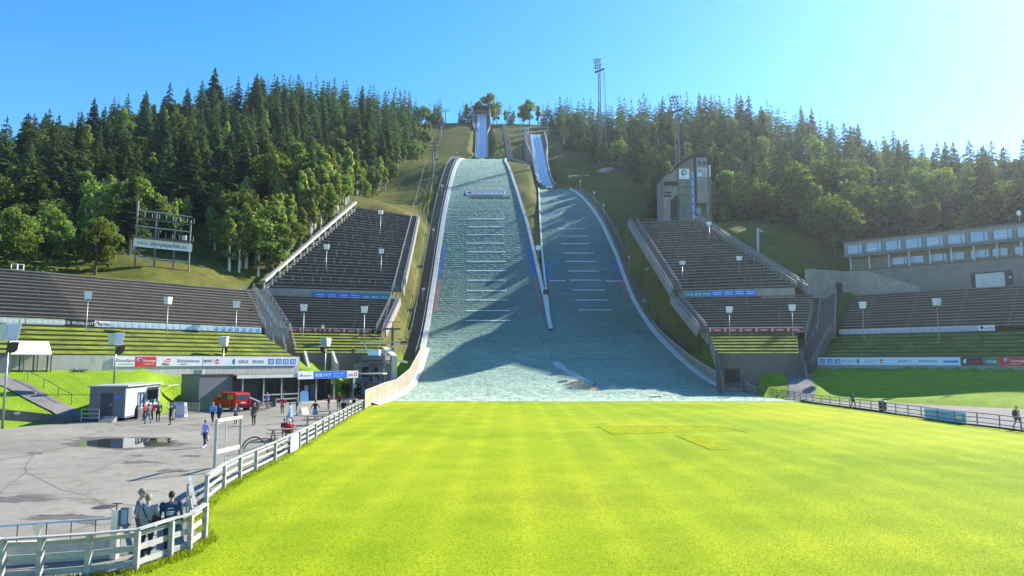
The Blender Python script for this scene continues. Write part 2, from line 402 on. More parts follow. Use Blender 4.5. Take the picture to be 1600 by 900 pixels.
# ------------------------------------------------------------------ lawn
def lawn_mat():
    m, nt, b = nodes_of('lawn_grass'); p = pos(nt)
    big = noise(nt, p, .045, 4, .55, .5); mid = noise(nt, p, .35, 5, .65); fine = noise(nt, p, 7, 5, .75); blades = noise(nt, mapping(nt, p, (1, .35, 1)), 28, 3, .7)
    c = ramp(nt, big, [(.30, (.205, .31, .012)), (.5, (.32, .395, .016)), (.68, (.43, .445, .022))])
    c = mixc(nt, .5, c, ramp(nt, mid, [(.3, (.62, .72, .7)), (.72, (1.22, 1.15, 1.1))]), 'MULTIPLY')
    c = mixc(nt, .6, c, ramp(nt, fine, [(.32, (.45, .55, .5)), (.66, (1.25, 1.2, 1.1))]), 'MULTIPLY')
    c = mixc(nt, .55, c, ramp(nt, blades, [(.35, (.5, .6, .5)), (.65, (1.3, 1.25, 1.2))]), 'MULTIPLY')
    sep = nt.nodes.new('ShaderNodeSeparateXYZ'); nt.links.new(p, sep.inputs[0])
    # mowing lanes across and along
    for ax, frq, wgt in (('X', 2.3, .26), ('Y', 1.5, .05)):
        w = N(nt, 'ShaderNodeMath', operation='MULTIPLY_ADD'); nt.links.new(sep.outputs[ax], w.inputs[0]); w.inputs[1].default_value = frq
        nt.links.new(mid, w.inputs[2]); s = N(nt, 'ShaderNodeMath', operation='SINE'); nt.links.new(w.outputs[0], s.inputs[0])
        c = mixc(nt, wgt, c, ramp(nt, s.outputs[0], [(0, (.72, .82, .8)), (1, (1.25, 1.15, 1.0))]), 'MULTIPLY')
    # worn brown patch in the middle of the field and one by the fence
    def blob(cx, cy, rx, ry):
        q = mapping(nt, p, (1 / rx, 1 / ry, 0), (0, 0, 0), (-cx / rx, -cy / ry, 0))
        L = N(nt, 'ShaderNodeVectorMath', operation='LENGTH'); nt.links.new(q, L.inputs[0])
        a = N(nt, 'ShaderNodeMath', operation='SUBTRACT'); a.inputs[0].default_value = 1.0; nt.links.new(L.outputs['Value'], a.inputs[1]); return a.outputs[0]
    worn = noise(nt, mapping(nt, p, (1.6, .8, 1)), 1.5, 6, .8)
    for cx, cy, rx, ry, am in ((1.6, 28, 12, 7, .2), (-9.9, 25.3, 3, 3, .3), (12.5, 30, 9, 5, .16)):
        k = N(nt, 'ShaderNodeMath', operation='MULTIPLY'); nt.links.new(blob(cx, cy, rx, ry), k.inputs[0]); nt.links.new(worn, k.inputs[1])
        f = ramp(nt, k.outputs[0], [(.30, (0, 0, 0)), (.5, (am, am, am))])
        c = mixc(nt, f, c, (.085, .075, .02))
    nt.links.new(c, b.inputs['Base Color']); b.inputs['Roughness'].default_value = .85; b.inputs['Specular IOR Level'].default_value = .04
    mx = N(nt, 'ShaderNodeMath', operation='MULTIPLY_ADD'); nt.links.new(blades, mx.inputs[0]); mx.inputs[1].default_value = .6; nt.links.new(fine, mx.inputs[2])
    bump(nt, b, mx.outputs[0], .55, .06)
    return m
M_LAWN = lawn_mat()
# fence line between lawn and plaza (foot of the posts)
FN1 = [G(-260, 905), G(-120, 908), G(0, 912), G(60, 908), G(136, 902), G(212, 893), G(266, 872), G(296, 862), G(320, 842)]
FN2 = [G(322, 787), G(350, 764), G(375, 749), G(400, 736), G(430, 721), G(455, 707), G(480, 693), G(505, 677), G(530, 662), G(555, 647), G(578, 634)]
edge = [(p.x, p.y) for p in FN1] + [(-10.6, 24)] + [(p.x, p.y) for p in FN2]
lawn_poly = [(-46, -30)] + [(-26, 14.5)] + edge + [(-17.0, 95.3), (37.5, 95.3), (38, 88)] + [(G(*q).x, G(*q).y) for q in [(1440, 653.7), (1492, 662), (1562, 670), (1600, 675.5), (1700, 690)]] + [(46, 35), (50, -30)]
mb = MB(); mb.add([(x, y, 0.0) for x, y in lawn_poly], [tuple(range(len(lawn_poly)))][::-1])
lawn = mb.build('lawn', M_LAWN); tag(lawn, kind='structure')
# cut turf: the letter-like bare mark on the field
mk = mat('yellowed_turf', (.265, .305, .012), .95, .5, 1.6, spec=.02); mkd = mat('turf_cut_edge', (.13, .19, .006), .95, .5, 2.5, spec=.02)
mb = MB()
def gs(pts, mi):
    q = []; R_ = random.Random(len(pts))
    for (xa, ya), (xb, yb) in zip(pts, pts[1:] + pts[:1]):
        for k in range(9): q.append((xa + (xb - xa) * k / 9 + R_.uniform(-4, 4), ya + (yb - ya) * k / 9 + R_.uniform(-.55, .55)))
    mb.add([tuple(G(x, y, .006 if mi == 0 else .010)) for x, y in q], [tuple(range(len(q)))][::-1], mi)
gs([(945, 669), (1025, 667.5), (1120, 668), (1150, 672), (1060, 674), (1000, 678), (955, 676)], 0)
gs([(1060, 680), (1085, 679), (1125, 692), (1137, 701), (1105, 700)], 0)
for a, b in (((930, 666.6), (1120, 666.0)), ((1120, 666.0), (1168, 676)), ((932, 666.6), (958, 679)), ((958, 679), (1040, 676)), ((1056, 681), (1110, 703)), ((1110, 703), (1140, 703))):
    p, q = G(*a), G(*b); d = Vector((-(q - p).y, (q - p).x, 0)).normalized() * .10
    mb.add([(v.x, v.y, .010) for v in (p - d, q - d, q + d, p + d)], [(0, 1, 2, 3)], 1)
o = mb.build('lawn_mark', [mk, mkd]); tag(o, kind='structure')
# ------------------------------------------------------------------ plaza
def asphalt_mat(name, base=(.165, .16, .148)):
    m, nt, b = nodes_of(name); p = pos(nt)
    n1 = noise(nt, p, .12, 5, .6, .6); n2 = noise(nt, p, .9, 5, .7, 1.0); n3 = noise(nt, p, 16, 3, .7)
    c = ramp(nt, n1, [(.3, [x * .82 for x in base]), (.7, [x * 1.2 for x in base])])
    c = mixc(nt, .6, c, ramp(nt, n2, [(.30, (.5, .45, .39)), (.43, (.86, .85, .83)), (.52, (1, 1, 1)), (.75, (1.14, 1.14, 1.12))]), 'MULTIPLY')
    c = mixc(nt, .5, c, ramp(nt, n3, [(.3, (.7, .7, .7)), (.7, (1.2, 1.2, 1.2))]), 'MULTIPLY')
    v = N(nt, 'ShaderNodeTexVoronoi', feature='DISTANCE_TO_EDGE', Scale=.055)
    nn = N(nt, 'ShaderNodeTexNoise', Scale=.5, Detail=4); nt.links.new(p, nn.inputs['Vector'])
    add = N(nt, 'ShaderNodeVectorMath', operation='MULTIPLY_ADD'); nt.links.new(nn.outputs['Color'], add.inputs[0]); add.inputs[1].default_value = (2.5, 2.5, 0); nt.links.new(p, add.inputs[2])
    nt.links.new(add.outputs[0], v.inputs['Vector'])
    crack = ramp(nt, v.outputs['Distance'], [(0, (.35, .33, .3)), (.006, (.45, .43, .4)), (.012, (1, 1, 1))])
    c = mixc(nt, .45, c, crack, 'MULTIPLY')
    nt.links.new(c, b.inputs['Base Color']); b.inputs['Roughness'].default_value = .92; b.inputs['Specular IOR Level'].default_value = .12
    bump(nt, b, n3, .3, .02); return m
M_ASPH = asphalt_mat('plaza_asphalt', (.245, .23, .195))
pl_poly = [(-46, -30), (-45.5, 34), (-41.5, 52.5), (-40.2, 58.5), (-38.3, 64), (-35.5, 73), (-33, 80), (-30.5, 86), (-24, 98.5), (-19.2, 102.6), (-17.7, 95)] + edge[::-1] + [(-26, 14.5)]
mb = MB(); mb.add([(x, y, -.006) for x, y in pl_poly], [tuple(range(len(pl_poly)))])
plaza = mb.build('plaza_pavement', M_ASPH); tag(plaza, kind='structure')
def puddle_mat():
    m, nt, b = nodes_of('puddle_water'); b.inputs['Base Color'].default_value = (.03, .03, .025, 1); b.inputs['Roughness'].default_value = .015
    b.inputs['Specular IOR Level'].default_value = .9; return m
pp = [(118, 693), (138, 688.5), (165, 685.5), (200, 684.6), (240, 684.6), (268, 685), (263, 688), (274, 691), (270, 695), (255, 697.5), (215, 699), (180, 700.5), (150, 698), (130, 695)]
mb = MB(); mb.add([tuple(G(x, y, .002)) for x, y in pp], [tuple(range(len(pp)))][::-1])
o = mb.build('puddle', puddle_mat()); tag(o, kind='structure')
wet = mat('damp_stain', (.115, .105, .09), .7, .4, 2)
mb = MB()
for x, y, rx, ry in ((348 - 135, 712, 12, 1.6), (300, 712.5, 16, 2.0), (270, 735, 22, 3), (55, 708, 12, 1.8), (20, 780, 55, 6), (137, 816, 15, 3.5), (66, 691 - 0, 0, 0), (215, 722, 28, 2.5), (95, 808, 60, 5)):
    if rx == 0: continue
    pts = [G(x + rx * math.cos(a) * (1 + .3 * math.sin(3 * a + x) + .16 * math.sin(11 * a + y)), y + ry * math.sin(a) * (1 + .3 * math.cos(2 * a + x) + .2 * math.sin(9 * a + x)), -.002) for a in np.linspace(0, 2 * math.pi, 50)[:-1]]
    mb.add([tuple(p) for p in pts], [tuple(range(len(pts)))][::-1])
o = mb.build('damp_patches', wet); tag(o, kind='structure')
mb = MB()                      # ragged damp rim round the puddle
pts = []
for i in range(60):
    a = 2 * math.pi * i / 60; k = 1.16 + .12 * math.sin(5 * a) + .08 * math.sin(13 * a); pts.append(tuple(G(196 + 80 * k * math.cos(a), 692 + 8.6 * k * math.sin(a), -.003)))
mb.add(pts, [tuple(range(60))]); tag(mb.build('damp_rim', wet), kind='structure')
CRK = mat('crack_filler', (.07, .065, .06), .9, .4, 3); mb = MB(); Rc = random.Random(8)
for ln in ([(78, 700), (52, 712), (38, 730), (42, 739), (70, 752), (95, 765), (145, 777)], [(85, 745), (125, 742), (155, 733), (182, 722)], [(0, 778), (80, 773), (160, 770), (262, 767)], [(60, 699), (120, 694), (210, 683), (330, 668)], [(0, 706), (60, 699)], [(182, 722), (240, 706), (300, 690)], [(40, 739), (10, 760), (0, 771)], [(145, 777), (180, 800), (200, 822)]):
    fine = []
    for a, b in zip(ln, ln[1:]):
        for k in range(8): t = k / 8; fine.append(G(a[0] + (b[0] - a[0]) * t + Rc.uniform(-1.2, 1.2), a[1] + (b[1] - a[1]) * t + Rc.uniform(-.35, .35), 0))
    for a, b in zip(fine, fine[1:]):
        d = b - a; e = Vector((-d.y, d.x, 0)).normalized() * Rc.uniform(.006, .022); mb.add([(v.x, v.y, -.0015) for v in (a - e, b - e, b + e, a + e)], [(0, 1, 2, 3)])
tag(mb.build('pavement_cracks', CRK), kind='structure')
grate = mat('drain_iron', (.05, .05, .05), .6, .2, 3)
c0 = G(163, 792, 0); mb = MB()
mb.tube([(c0.x, c0.y, -.004), (c0.x, c0.y, .004)], .38, 20)
for i in range(-4, 5): mb.box(c0.x + i * .075 - .018, c0.x + i * .075 + .018, c0.y - .3, c0.y + .3, .004, .012)
tag(mb.build('drain_cover', grate), 'round iron drain cover in the plaza asphalt behind the three men', 'drain')
# right apron and path
M_PATH = asphalt_mat('apron_asphalt', (.19, .18, .175))
ap = [G(1240, 624), G(1290, 631.5), G(1344, 638), G(1400, 646.5), G(1440, 652), G(1492, 660), G(1562, 668), G(1600, 673.5), G(1700, 688)]
ap_poly = [(p.x + .25, p.y) for p in ap] + [(46.5, 35), (50.5, -30), (66, -30), (66, 45), (62, 66), (57, 79), (50, 91), (44, 97), (41, 100.5)]
mb = MB(); mb.add([(x, y, .02) for x, y in ap_poly], [tuple(range(len(ap_poly)))])
tag(mb.build('apron_pavement', M_PATH), kind='structure')
def drape(name, line, w, m, lift=.07, n=26):
    """strip of ground cover following the terrain"""
    pts = [Vector(p) for p in line]; seg = [0]
    for a, b in zip(pts, pts[1:]): seg.append(seg[-1] + (b - a).length)
    rows = []
    for s in np.linspace(0, seg[-1], n):
        i = min(int(np.searchsorted(seg, s, 'right')) - 1, len(pts) - 2); t = (s - seg[i]) / (seg[i + 1] - seg[i])
        p = pts[i].lerp(pts[i + 1], t); d = (pts[i + 1] - pts[i]).normalized(); e = Vector((-d.y, d.x))
        rows.append([(p.x + e.x * w * k, p.y + e.y * w * k) for k in (-.5, -.25, 0, .25, .5)])
    a = np.array(rows); z = np.maximum(T(a[..., 0], a[..., 1]), 0.0) + lift
    mb = MB(); mb.grid([[(a[i, j, 0], a[i, j, 1], z[i, j]) for j in range(5)] for i in range(n)])
    o = mb.build(name, m, smooth=True); tag(o, kind='structure'); return o
drape('footpath', [(39.5, 98), (42.5, 104), (45, 112), (46, 118)], 3.6, M_PATH, .1)
drape('ramp_path', [(-52.5, 69.5), (-48.5, 69.5), (-44.5, 67.5), (-40.5, 65.5), (-38, 64.5)], 2.2, M_PATH, .1)
# ------------------------------------------------------------------ landing hills
def mats_mat():
    m, nt, b = nodes_of('plastic_mats'); p = pos(nt)
    big = noise(nt, p, .09, 4, .6); row = noise(nt, mapping(nt, p, (.03, 4.2, 3.0)), 1.0, 3, .6); weave = noise(nt, mapping(nt, p, (3, 6, 6)), 2.4, 3, .7)
    c = ramp(nt, big, [(.3, (.10, .19, .165)), (.55, (.135, .24, .21)), (.75, (.185, .29, .255))])
    c = mixc(nt, .5, c, ramp(nt, row, [(.36, (.5, .56, .55)), (.64, (1.4, 1.34, 1.3))]), 'MULTIPLY')
    c = mixc(nt, .4, c, ramp(nt, weave, [(.32, (.5, .56, .55)), (.68, (1.35, 1.3, 1.3))]), 'MULTIPLY')
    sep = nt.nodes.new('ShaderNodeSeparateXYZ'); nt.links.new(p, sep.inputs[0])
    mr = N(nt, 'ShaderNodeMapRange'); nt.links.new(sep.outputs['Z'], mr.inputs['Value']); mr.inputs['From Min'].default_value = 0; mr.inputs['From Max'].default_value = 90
    light_tint = ramp(nt, mr.outputs[0], [(0, (1.75, 1.5, 1.35)), (.07, (1.5, 1.3, 1.2)), (.16, (.70, .78, .76)), (.45, (.58, .80, .88)), (.62, (.75, .92, .95)), (.66, (1.0, 1.05, 1.0)), (1, (1.15, 1.12, 1.02))])  # sunlight on the run-out and mid-slope shade painted into the mat colour
    c = mixc(nt, 1, c, light_tint, 'MULTIPLY')
    nt.links.new(c, b.inputs['Base Color']); b.inputs['Roughness'].default_value = .75; b.inputs['Specular IOR Level'].default_value = .12; b.inputs['Sheen Weight'].default_value = .12; b.inputs['Sheen Roughness'].default_value = .45; b.inputs['Sheen Tint'].default_value = (.9, 1, .97, 1)
    mx = N(nt, 'ShaderNodeMath', operation='MULTIPLY_ADD'); nt.links.new(weave, mx.inputs[0]); mx.inputs[1].default_value = .7; nt.links.new(row, mx.inputs[2])
    bump(nt, b, mx.outputs[0], .25, .08); return m
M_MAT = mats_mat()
def surf(fl, fr, fz, y0, y1, n, w, dz=0):
    return [[(x, y, float(fz(y)) + dz) for x in np.linspace(float(fl(y)), float(fr(y)), w)] for y in np.linspace(y0, y1, n)]
big = thing('ski_jump_hill', 'larger left landing hill with white lines and a pale lit run-out', 'ski jump', (0, 95, 0))
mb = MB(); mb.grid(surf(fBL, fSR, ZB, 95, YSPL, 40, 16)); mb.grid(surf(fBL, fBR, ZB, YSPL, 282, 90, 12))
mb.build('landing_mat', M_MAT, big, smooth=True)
small = thing('ski_jump_hill', 'smaller right landing hill in shade beside the larger one', 'ski jump', (20, YSPL, float(ZS(YSPL))))
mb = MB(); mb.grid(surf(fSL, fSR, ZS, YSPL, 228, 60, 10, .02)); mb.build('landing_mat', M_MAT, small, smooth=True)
# standing bristles of the mats: they catch the low sun
def bristles(parent, fl, fr, fz, y0, y1, n, seed):
    r = np.random.default_rng(seed); y = r.uniform(y0, y1, n); a, b = fl(y), fr(y); ok = r.random(n) < (b - a) / (b - a).max(); y, a, b = y[ok], a[ok], b[ok]; n = len(y)
    x = a + (b - a) * r.random(n); y = np.round(y / .8) * .8 + r.normal(0, .05, n); z = fz(y) + .01; h = r.uniform(.02, .07, n); w = r.uniform(.15, .5, n); t = r.normal(0, .12, n)
    V = np.zeros((n, 3, 3), np.float32); c, s_ = np.cos(t) * w, np.sin(t) * w
    V[:, 0] = np.stack([x - c, y - s_, z], 1); V[:, 1] = np.stack([x + c, y + s_, z], 1); V[:, 2] = np.stack([x + r.normal(0, .08, n), y - .05 + r.normal(0, .07, n), z + h], 1)
    me = bpy.data.meshes.new('bristles'); me.vertices.add(n * 3); me.vertices.foreach_set('co', (V.reshape(-1, 3) - np.array(ORG[parent.name], np.float32)).ravel()); me.loops.add(n * 3); me.loops.foreach_set('vertex_index', np.arange(n * 3, dtype=np.int32)); me.polygons.add(n); me.polygons.foreach_set('loop_start', np.arange(0, n * 3, 3, dtype=np.int32)); me.polygons.foreach_set('loop_total', np.full(n, 3, np.int32)); me.materials.append(M_BRI); me.update(calc_edges=True)
    o = bpy.data.objects.new('bristles', me); COL.objects.link(o); o.parent = parent; o['kind'] = 'stuff'
def bristle_mat():
    m, nt, b = nodes_of('mat_bristles'); nt.nodes.remove(b); out = nt.nodes['Material Output']; d = nt.nodes.new('ShaderNodeBsdfDiffuse'); t = nt.nodes.new('ShaderNodeBsdfTranslucent'); mx = nt.nodes.new('ShaderNodeMixShader'); mx.inputs[0].default_value = .5
    c = ramp(nt, noise(nt, pos(nt), .5, 4), [(.3, (.09, .20, .20)), (.7, (.24, .36, .34))]); sp = nt.nodes.new('ShaderNodeSeparateXYZ'); nt.links.new(pos(nt), sp.inputs[0]); mr = N(nt, 'ShaderNodeMapRange'); nt.links.new(sp.outputs['Z'], mr.inputs['Value']); mr.inputs['From Min'].default_value = 0; mr.inputs['From Max'].default_value = 9; c = mixc(nt, 1, c, ramp(nt, mr.outputs[0], [(0, (2.0, 1.6, 1.5)), (1, (1, 1, 1))]), 'MULTIPLY'); nt.links.new(c, d.inputs[0]); nt.links.new(mixc(nt, 1, c, (2.2, 1.9, 1.8), 'MULTIPLY'), t.inputs[0]); nt.links.new(d.outputs[0], mx.inputs[1]); nt.links.new(t.outputs[0], mx.inputs[2]); nt.links.new(mx.outputs[0], out.inputs[0]); return m  # bristles near the foot coloured paler to carry the sunlit run-out
M_BRI = bristle_mat()
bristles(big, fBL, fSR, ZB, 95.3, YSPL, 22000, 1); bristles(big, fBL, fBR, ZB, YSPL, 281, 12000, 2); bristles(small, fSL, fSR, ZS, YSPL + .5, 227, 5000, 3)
LINE = mat('white_line', (.62, .67, .70), .6, .12, 1.5); ZBLUE = mat('blue_zone_mat', (.03, .12, .34), .6, .2, 1.5); ZRED = mat('red_zone_mat', (.27, .15, .13), .7, .25, 1.5)
def onmat(a, b, fn, w, parent, name, m, lift=.05):
    p, q = hit(a[0], a[1], fn), hit(b[0], b[1], fn); n = max(2, int((q - p).length / 2))
    mb = MB(); rows = []
    d = Vector((q.x - p.x, q.y - p.y)).normalized(); e = Vector((-d.y, d.x)) * w / 2
    for t in np.linspace(0, 1, n):
        c = p.lerp(q, t); rows.append([(c.x - e.x, c.y - e.y, float(fn(c.y - e.y)) + lift), (c.x + e.x, c.y + e.y, float(fn(c.y + e.y)) + lift)])
    mb.grid(rows); return mb.build(name, m, parent)
for (x0, x1, y) in ((730, 788, 343), (732, 789, 355), (731, 788, 367.5), (730, 789, 381), (730, 790, 394.5), (729, 792, 409.5), (729, 792, 424), (730, 791, 439), (730, 792, 455), (729, 794, 470), (728, 796, 486.5), (727, 798, 502)):
    onmat((x0, y), (x1, y), ZB, .34, big, 'distance_line', LINE, .16)
for (x0, x1, y) in ((872, 916, 358), (875, 919, 370), (877, 922, 382), (880, 927, 396.5), (884, 931, 409.5), (887, 936, 424.5), (891, 940, 439), (895, 945, 454.5), (899, 951, 470), (903, 957, 485.5)):
    onmat((x0, y), (x1, y), ZS, .30, small, 'distance_line', LINE, .16)
onmat((965, 611), (1120, 609.5), ZB, .3, big, 'distance_line', LINE)
def zone(tr, ya, yb, side, fn, m, parent, w=.9, name='zone_strip'):
    mb = MB(); rows = []
    for y in np.linspace(ya, yb, 14):
        x = float(tr(y)); rows.append([(x + side * .35, y, float(fn(y)) + .05), (x + side * (.35 + w), y, float(fn(y)) + .05)])
    mb.grid(rows); mb.build(name, m, parent)
yy = lambda px, py, fn: hit(px, py, fn, 94, 283 if fn is ZB else 229).y
zone(fBL, yy(760, 436, ZB), yy(760, 384, ZB), 1, ZB, ZBLUE, big); zone(fBR, yy(790, 432, ZB), yy(790, 388, ZB), -1, ZB, ZBLUE, big)
zone(fBL, yy(760, 486, ZB), yy(760, 437, ZB), 1, ZB, ZRED, big, .9); zone(fBR, yy(790, 486, ZB), yy(790, 433, ZB), -1, ZB, ZRED, big, .9)
zone(fSL, yy(890, 438, ZS), yy(890, 409, ZS), 1, ZS, ZBLUE, small); zone(fSR, yy(890, 438, ZS), yy(890, 409, ZS), -1, ZS, ZBLUE, small)
zone(fSL, yy(890, 466, ZS), yy(890, 440, ZS), 1, ZS, ZRED, small, .9); zone(fSR, yy(890, 466, ZS), yy(890, 440, ZS), -1, ZS, ZRED, small, .9)
for a, b in (((686, 433), (715, 433)), ((804, 433), (838, 433)), ((680, 486), (712, 486)), ((818, 486), (848, 486))): onmat(a, b, ZB, .3, big, 'zone_line', ZRED)
for a, b in (((857, 409.5), (880, 409.5)), ((934, 409.5), (962, 409.5))): onmat(a, b, ZS, .3, small, 'zone_line', ZBLUE)
for a, b in (((859, 439), (884, 439)), ((946, 439.5), (974, 439.5)), ((862, 464), (888, 464)), ((955, 464.5), (982, 464.5))): onmat(a, b, ZS, .3, small, 'zone_line', LINE if a[1] < 450 else ZRED)
# painted mark and name board on the upper part of the larger hill
b0, b1 = hit(729, 304.5), hit(788, 304.5)
mb = MB(); sl = Vector((0, 1, float(ZB(b0.y + .5) - ZB(b0.y - .5)))).normalized(); nrm = Vector((1, 0, 0)).cross(sl)
if nrm.z < 0: nrm = -nrm
hh = 2.6
c = [b0, b1, b1 + sl * hh, b0 + sl * hh]
mb.ext([p + nrm * .1 for p in c], nrm * .08)
board = mb.build('name_board', NAVY, big)
mb = MB(); fr = [p + nrm * .14 for p in c]
for i in range(4): mb.beam(fr[i], fr[(i + 1) % 4], .25, .16, up=nrm)
mb.build('board_frame', WHITE, big)
text('Veidekke', b0 + sl * .55 + Vector((1.2, 0, 0)), (1, 0, 0), sl, 2.1, WHITE, big, .2, sx=1.28)
b2 = hit(735, 310); mb = MB(); mb.ext([b2 + nrm * .06, b2 + Vector((12, 0, 0)) + nrm * .06, b2 + Vector((12, 0, 0)) + sl * 1.3 + nrm * .06, b2 + sl * 1.3 + nrm * .06], nrm * .05)
mb.build('dark_mat_patch', mat('dark_mat', (.03, .05, .045), .7, .2), big)
t0 = hit(731, 296.5); text('LILLEHAMMER', t0, (1, 0, 0), sl, 1.75, LINE, big, .08, sx=1.05)
for k in range(4):
    c0 = hit(748 + k * 10, 284); mb = MB(); pts = [c0 + Vector((1, 0, 0)) * 1.5 * math.cos(a) + sl * .9 * math.sin(a) + nrm * .08 for a in np.linspace(0, 2 * math.pi, 19)]
    for a, b in zip(pts, pts[1:]): mb.beam(a, b, .16, .03, up=nrm)
    mb.build('painted_loop', LINE, big)
# side boards along both hills
def sideboard(tr, fn, y0, y1, side, h, parent, n=60, wd=.9, m=WHITEB, off=.0, name='side_board', lip=True):
    rows = []
    for y in np.linspace(y0, y1, n):
        x = float(tr(y)) + side * off; z = float(fn(y))
        rows.append([(x, y, z - .8), (x, y, z + h), (x + side * wd, y, z + h + .05), (x + side * wd, y, z - 1.4)])
    mb = MB(); mb.grid(rows); return mb.build(name, m, parent)
sideboard(fBL, ZB, 133, 282, -1, .45, big, wd=1.0); sideboard(fBR, ZB, YSPL, 282, 1, .45, big, wd=.8)
sideboard(fSL, ZS, YSPL, 228, -1, .45, small, wd=.45); sideboard(fSR, ZS, 112, 228, 1, .45, small, wd=.8)
GRY = mat('grey_boards', (.25, .26, .27), .7, .2, .8, .2, 8)
# plank fence round the lower left of the run-out: high boards that sweep down to the lawn
rows = []; 
fence_b = thing('board_fence', 'tall weathered plank fence curving round the left foot of the landing hill', 'fence', (-20, 100, 0))
ftop = [(570, 640, 612), (580, 633, 608), (600, 627, 600), (620, 618.5, 594), (640, 604, 578), (652, 580, 556), (660, 556, 541), (664, 545, 538)]
TOP = []
for px, pyb, pyt in ftop:
    b = hit(px, min(pyb, 626)) if pyb < 627 else G(px, pyb)
    h = (pyb - pyt) / F * b.y * 1.02; TOP.append((b, h))
mb = MB()
plank = mat('fence_planks', (.36, .31, .23), .8, .3, 1.2, .4, 10, stretch=(1, 1, .3))
for (b, h), (c, k) in zip(TOP, TOP[1:]):
    L = (c - b).length; n = max(2, int(L / .22))
    for i in range(n):
        p = b.lerp(c, (i + .05) / n); q = b.lerp(c, (i + .95) / n); hh_ = h + (k - h) * i / n + .02 * math.sin(i * 7.1)
        d = (q - p); e = Vector((-d.y, d.x, 0)).normalized() * .035
        z0 = min(p.z, q.z) - .5
        mb.hexa([(p.x, p.y, z0), (q.x, q.y, z0), (q.x + e.x, q.y + e.y, z0), (p.x + e.x, p.y + e.y, z0)],
                [(p.x, p.y, p.z + hh_), (q.x, q.y, p.z + hh_), (q.x + e.x, q.y + e.y, p.z + hh_), (p.x + e.x, p.y + e.y, p.z + hh_)])
mb.build('plank_panel', plank, fence_b)
mb = MB()
for (b, h), (c, k) in zip(TOP, TOP[1:]): mb.beam(b + Vector((0, 0, h + .04)), c + Vector((0, 0, k + .04)), .14, .07)
mb.build('cap_rail', WHITEB, fence_b)
mb = MB()
for (b, h), (c, k) in zip(TOP[1:], TOP[2:]):
    d = (c - b); e = Vector((d.y, -d.x, 0)).normalized()
    mb.quad(b + Vector((0, 0, .03)), c + Vector((0, 0, .03)), c + e * 1.0 + Vector((0, 0, .03)), b + e * 1.0 + Vector((0, 0, .03)))
    mb.quad(b + e * .04 + Vector((0, 0, .35)), c + e * .04 + Vector((0, 0, .35)), c + e * 1.0 + Vector((0, 0, .04)), b + e * 1.0 + Vector((0, 0, .04)))
mb.build('kick_strip', WHITEB, fence_b)
# grey board fence at the right foot
fence_r = thing('board_fence', 'dark plank fence curving round the shaded right foot of the landing hill', 'fence', (33, 105, 0))
mb = MB(); caps = MB(); prev = None
for y in np.linspace(109, 150, 90):
    x = float(fSR(y)) + 1.1; z = float(ZB(y)); h = 1.9 - 1.0 * smooth((114 - y) / 5) * 1.0 - .9 * smooth((y - 120) / 30)
    cur = Vector((x, y, z)), float(h)
    if prev:
        p, q = prev[0], cur[0]; d = q - p; e = Vector((-d.y, d.x, 0)).normalized() * .05
        mb.hexa([(p.x, p.y, p.z - .6), (q.x, q.y, q.z - .6), (q.x - e.x, q.y - e.y, q.z - .6), (p.x - e.x, p.y - e.y, p.z - .6)],
                [(p.x, p.y, p.z + prev[1]), (q.x, q.y, q.z + cur[1]), (q.x - e.x, q.y - e.y, q.z + cur[1]), (p.x - e.x, p.y - e.y, p.z + prev[1])])
        caps.beam(p + Vector((0, 0, prev[1] + .04)), q + Vector((0, 0, cur[1] + .04)), .12, .08)
    prev = cur
mb.build('plank_panel', plank, fence_r); caps.build('cap_rail', WHITEB, fence_r)
# sand heap and rough furrow where the two hills meet
mb = MB(); c0 = hit(912, 603); hs = []
for i in range(9):
    hs.append([(c0.x + (j - 4) * .55 + .4 * (i - 4), c0.y + (4 - i) * 1.1, float(ZB(c0.y + (4 - i) * 1.1)) - .05 + .55 * max(0, 1 - math.hypot((j - 4) / 4, (i - 4) / 4)) * (1 + .3 * math.sin(i * 3 + j * 2))) for j in range(9)])
mb.grid(hs); tag(mb.build('sand_heap', mat('sand', (.5, .36, .2), .9, .2, 1.5), smooth=True), 'small orange heap of sand at the foot of the hill between both run-outs', 'sand heap')
mb = MB(); rows = []
for t in np.linspace(0, 1, 30):
    px = 868 + 60 * t; py = 566 + 36 * t ** .8; p = hit(px, py); w = .62 + .25 * math.sin(t * 17)
    rows.append([(p.x + k * w, p.y + .3 * k, float(ZB(p.y + .3 * k)) + .03 + .20 * (1 - k * k) * (1 + .6 * math.sin(t * 40))) for k in (-1, -.5, 0, .5, 1)])
mb.grid(rows); mb.build('mat_fold', mat('pale_mat', (.42, .48, .43), .7, .5, 2.5, .6, 6), big, smooth=True)
# stairways with rails beside the hills
def stairway(tr, fn, y0, y1, side, off, w, label, nr=2, m=CONCD, zoff=.15):
    st = thing('stairway', label, 'stairway', (float(tr(y0)) + side * off, y0, float(fn(y0))))
    mb = MB(); ys = np.arange(y0, y1, .75)
    for i, y in enumerate(ys):
        x = float(tr(y)) + side * off; z = max(float(fn(y)), .0) + zoff; xa, xb = sorted((x, x + side * w))
        mb.box(xa, xb, y, y + .74, z - .9, z)
    mb.build('steps', m, st)
    for k in range(nr):
        xo = off + (w * k if nr > 1 else w); mb = MB(); prev = None
        for y in np.arange(y0, y1 + .1, 3.0):
            p = Vector((float(tr(y)) + side * xo, y, max(float(fn(y)), 0) + zoff))
            mb.beam(p - Vector((0, 0, .2)), p + Vector((0, 0, 1.05)), .07, .07)
            if prev:
                for hz in (1.05, .55): mb.beam(prev + Vector((0, 0, hz)), p + Vector((0, 0, hz)), .07, .07)
            prev = p
        mb.build('handrail', STEEL, st)
    return st
stairway(fBL, ZB, 134, 280, -1, 1.4, 2.2, 'dark stairway with rails along the left edge of the larger landing hill')
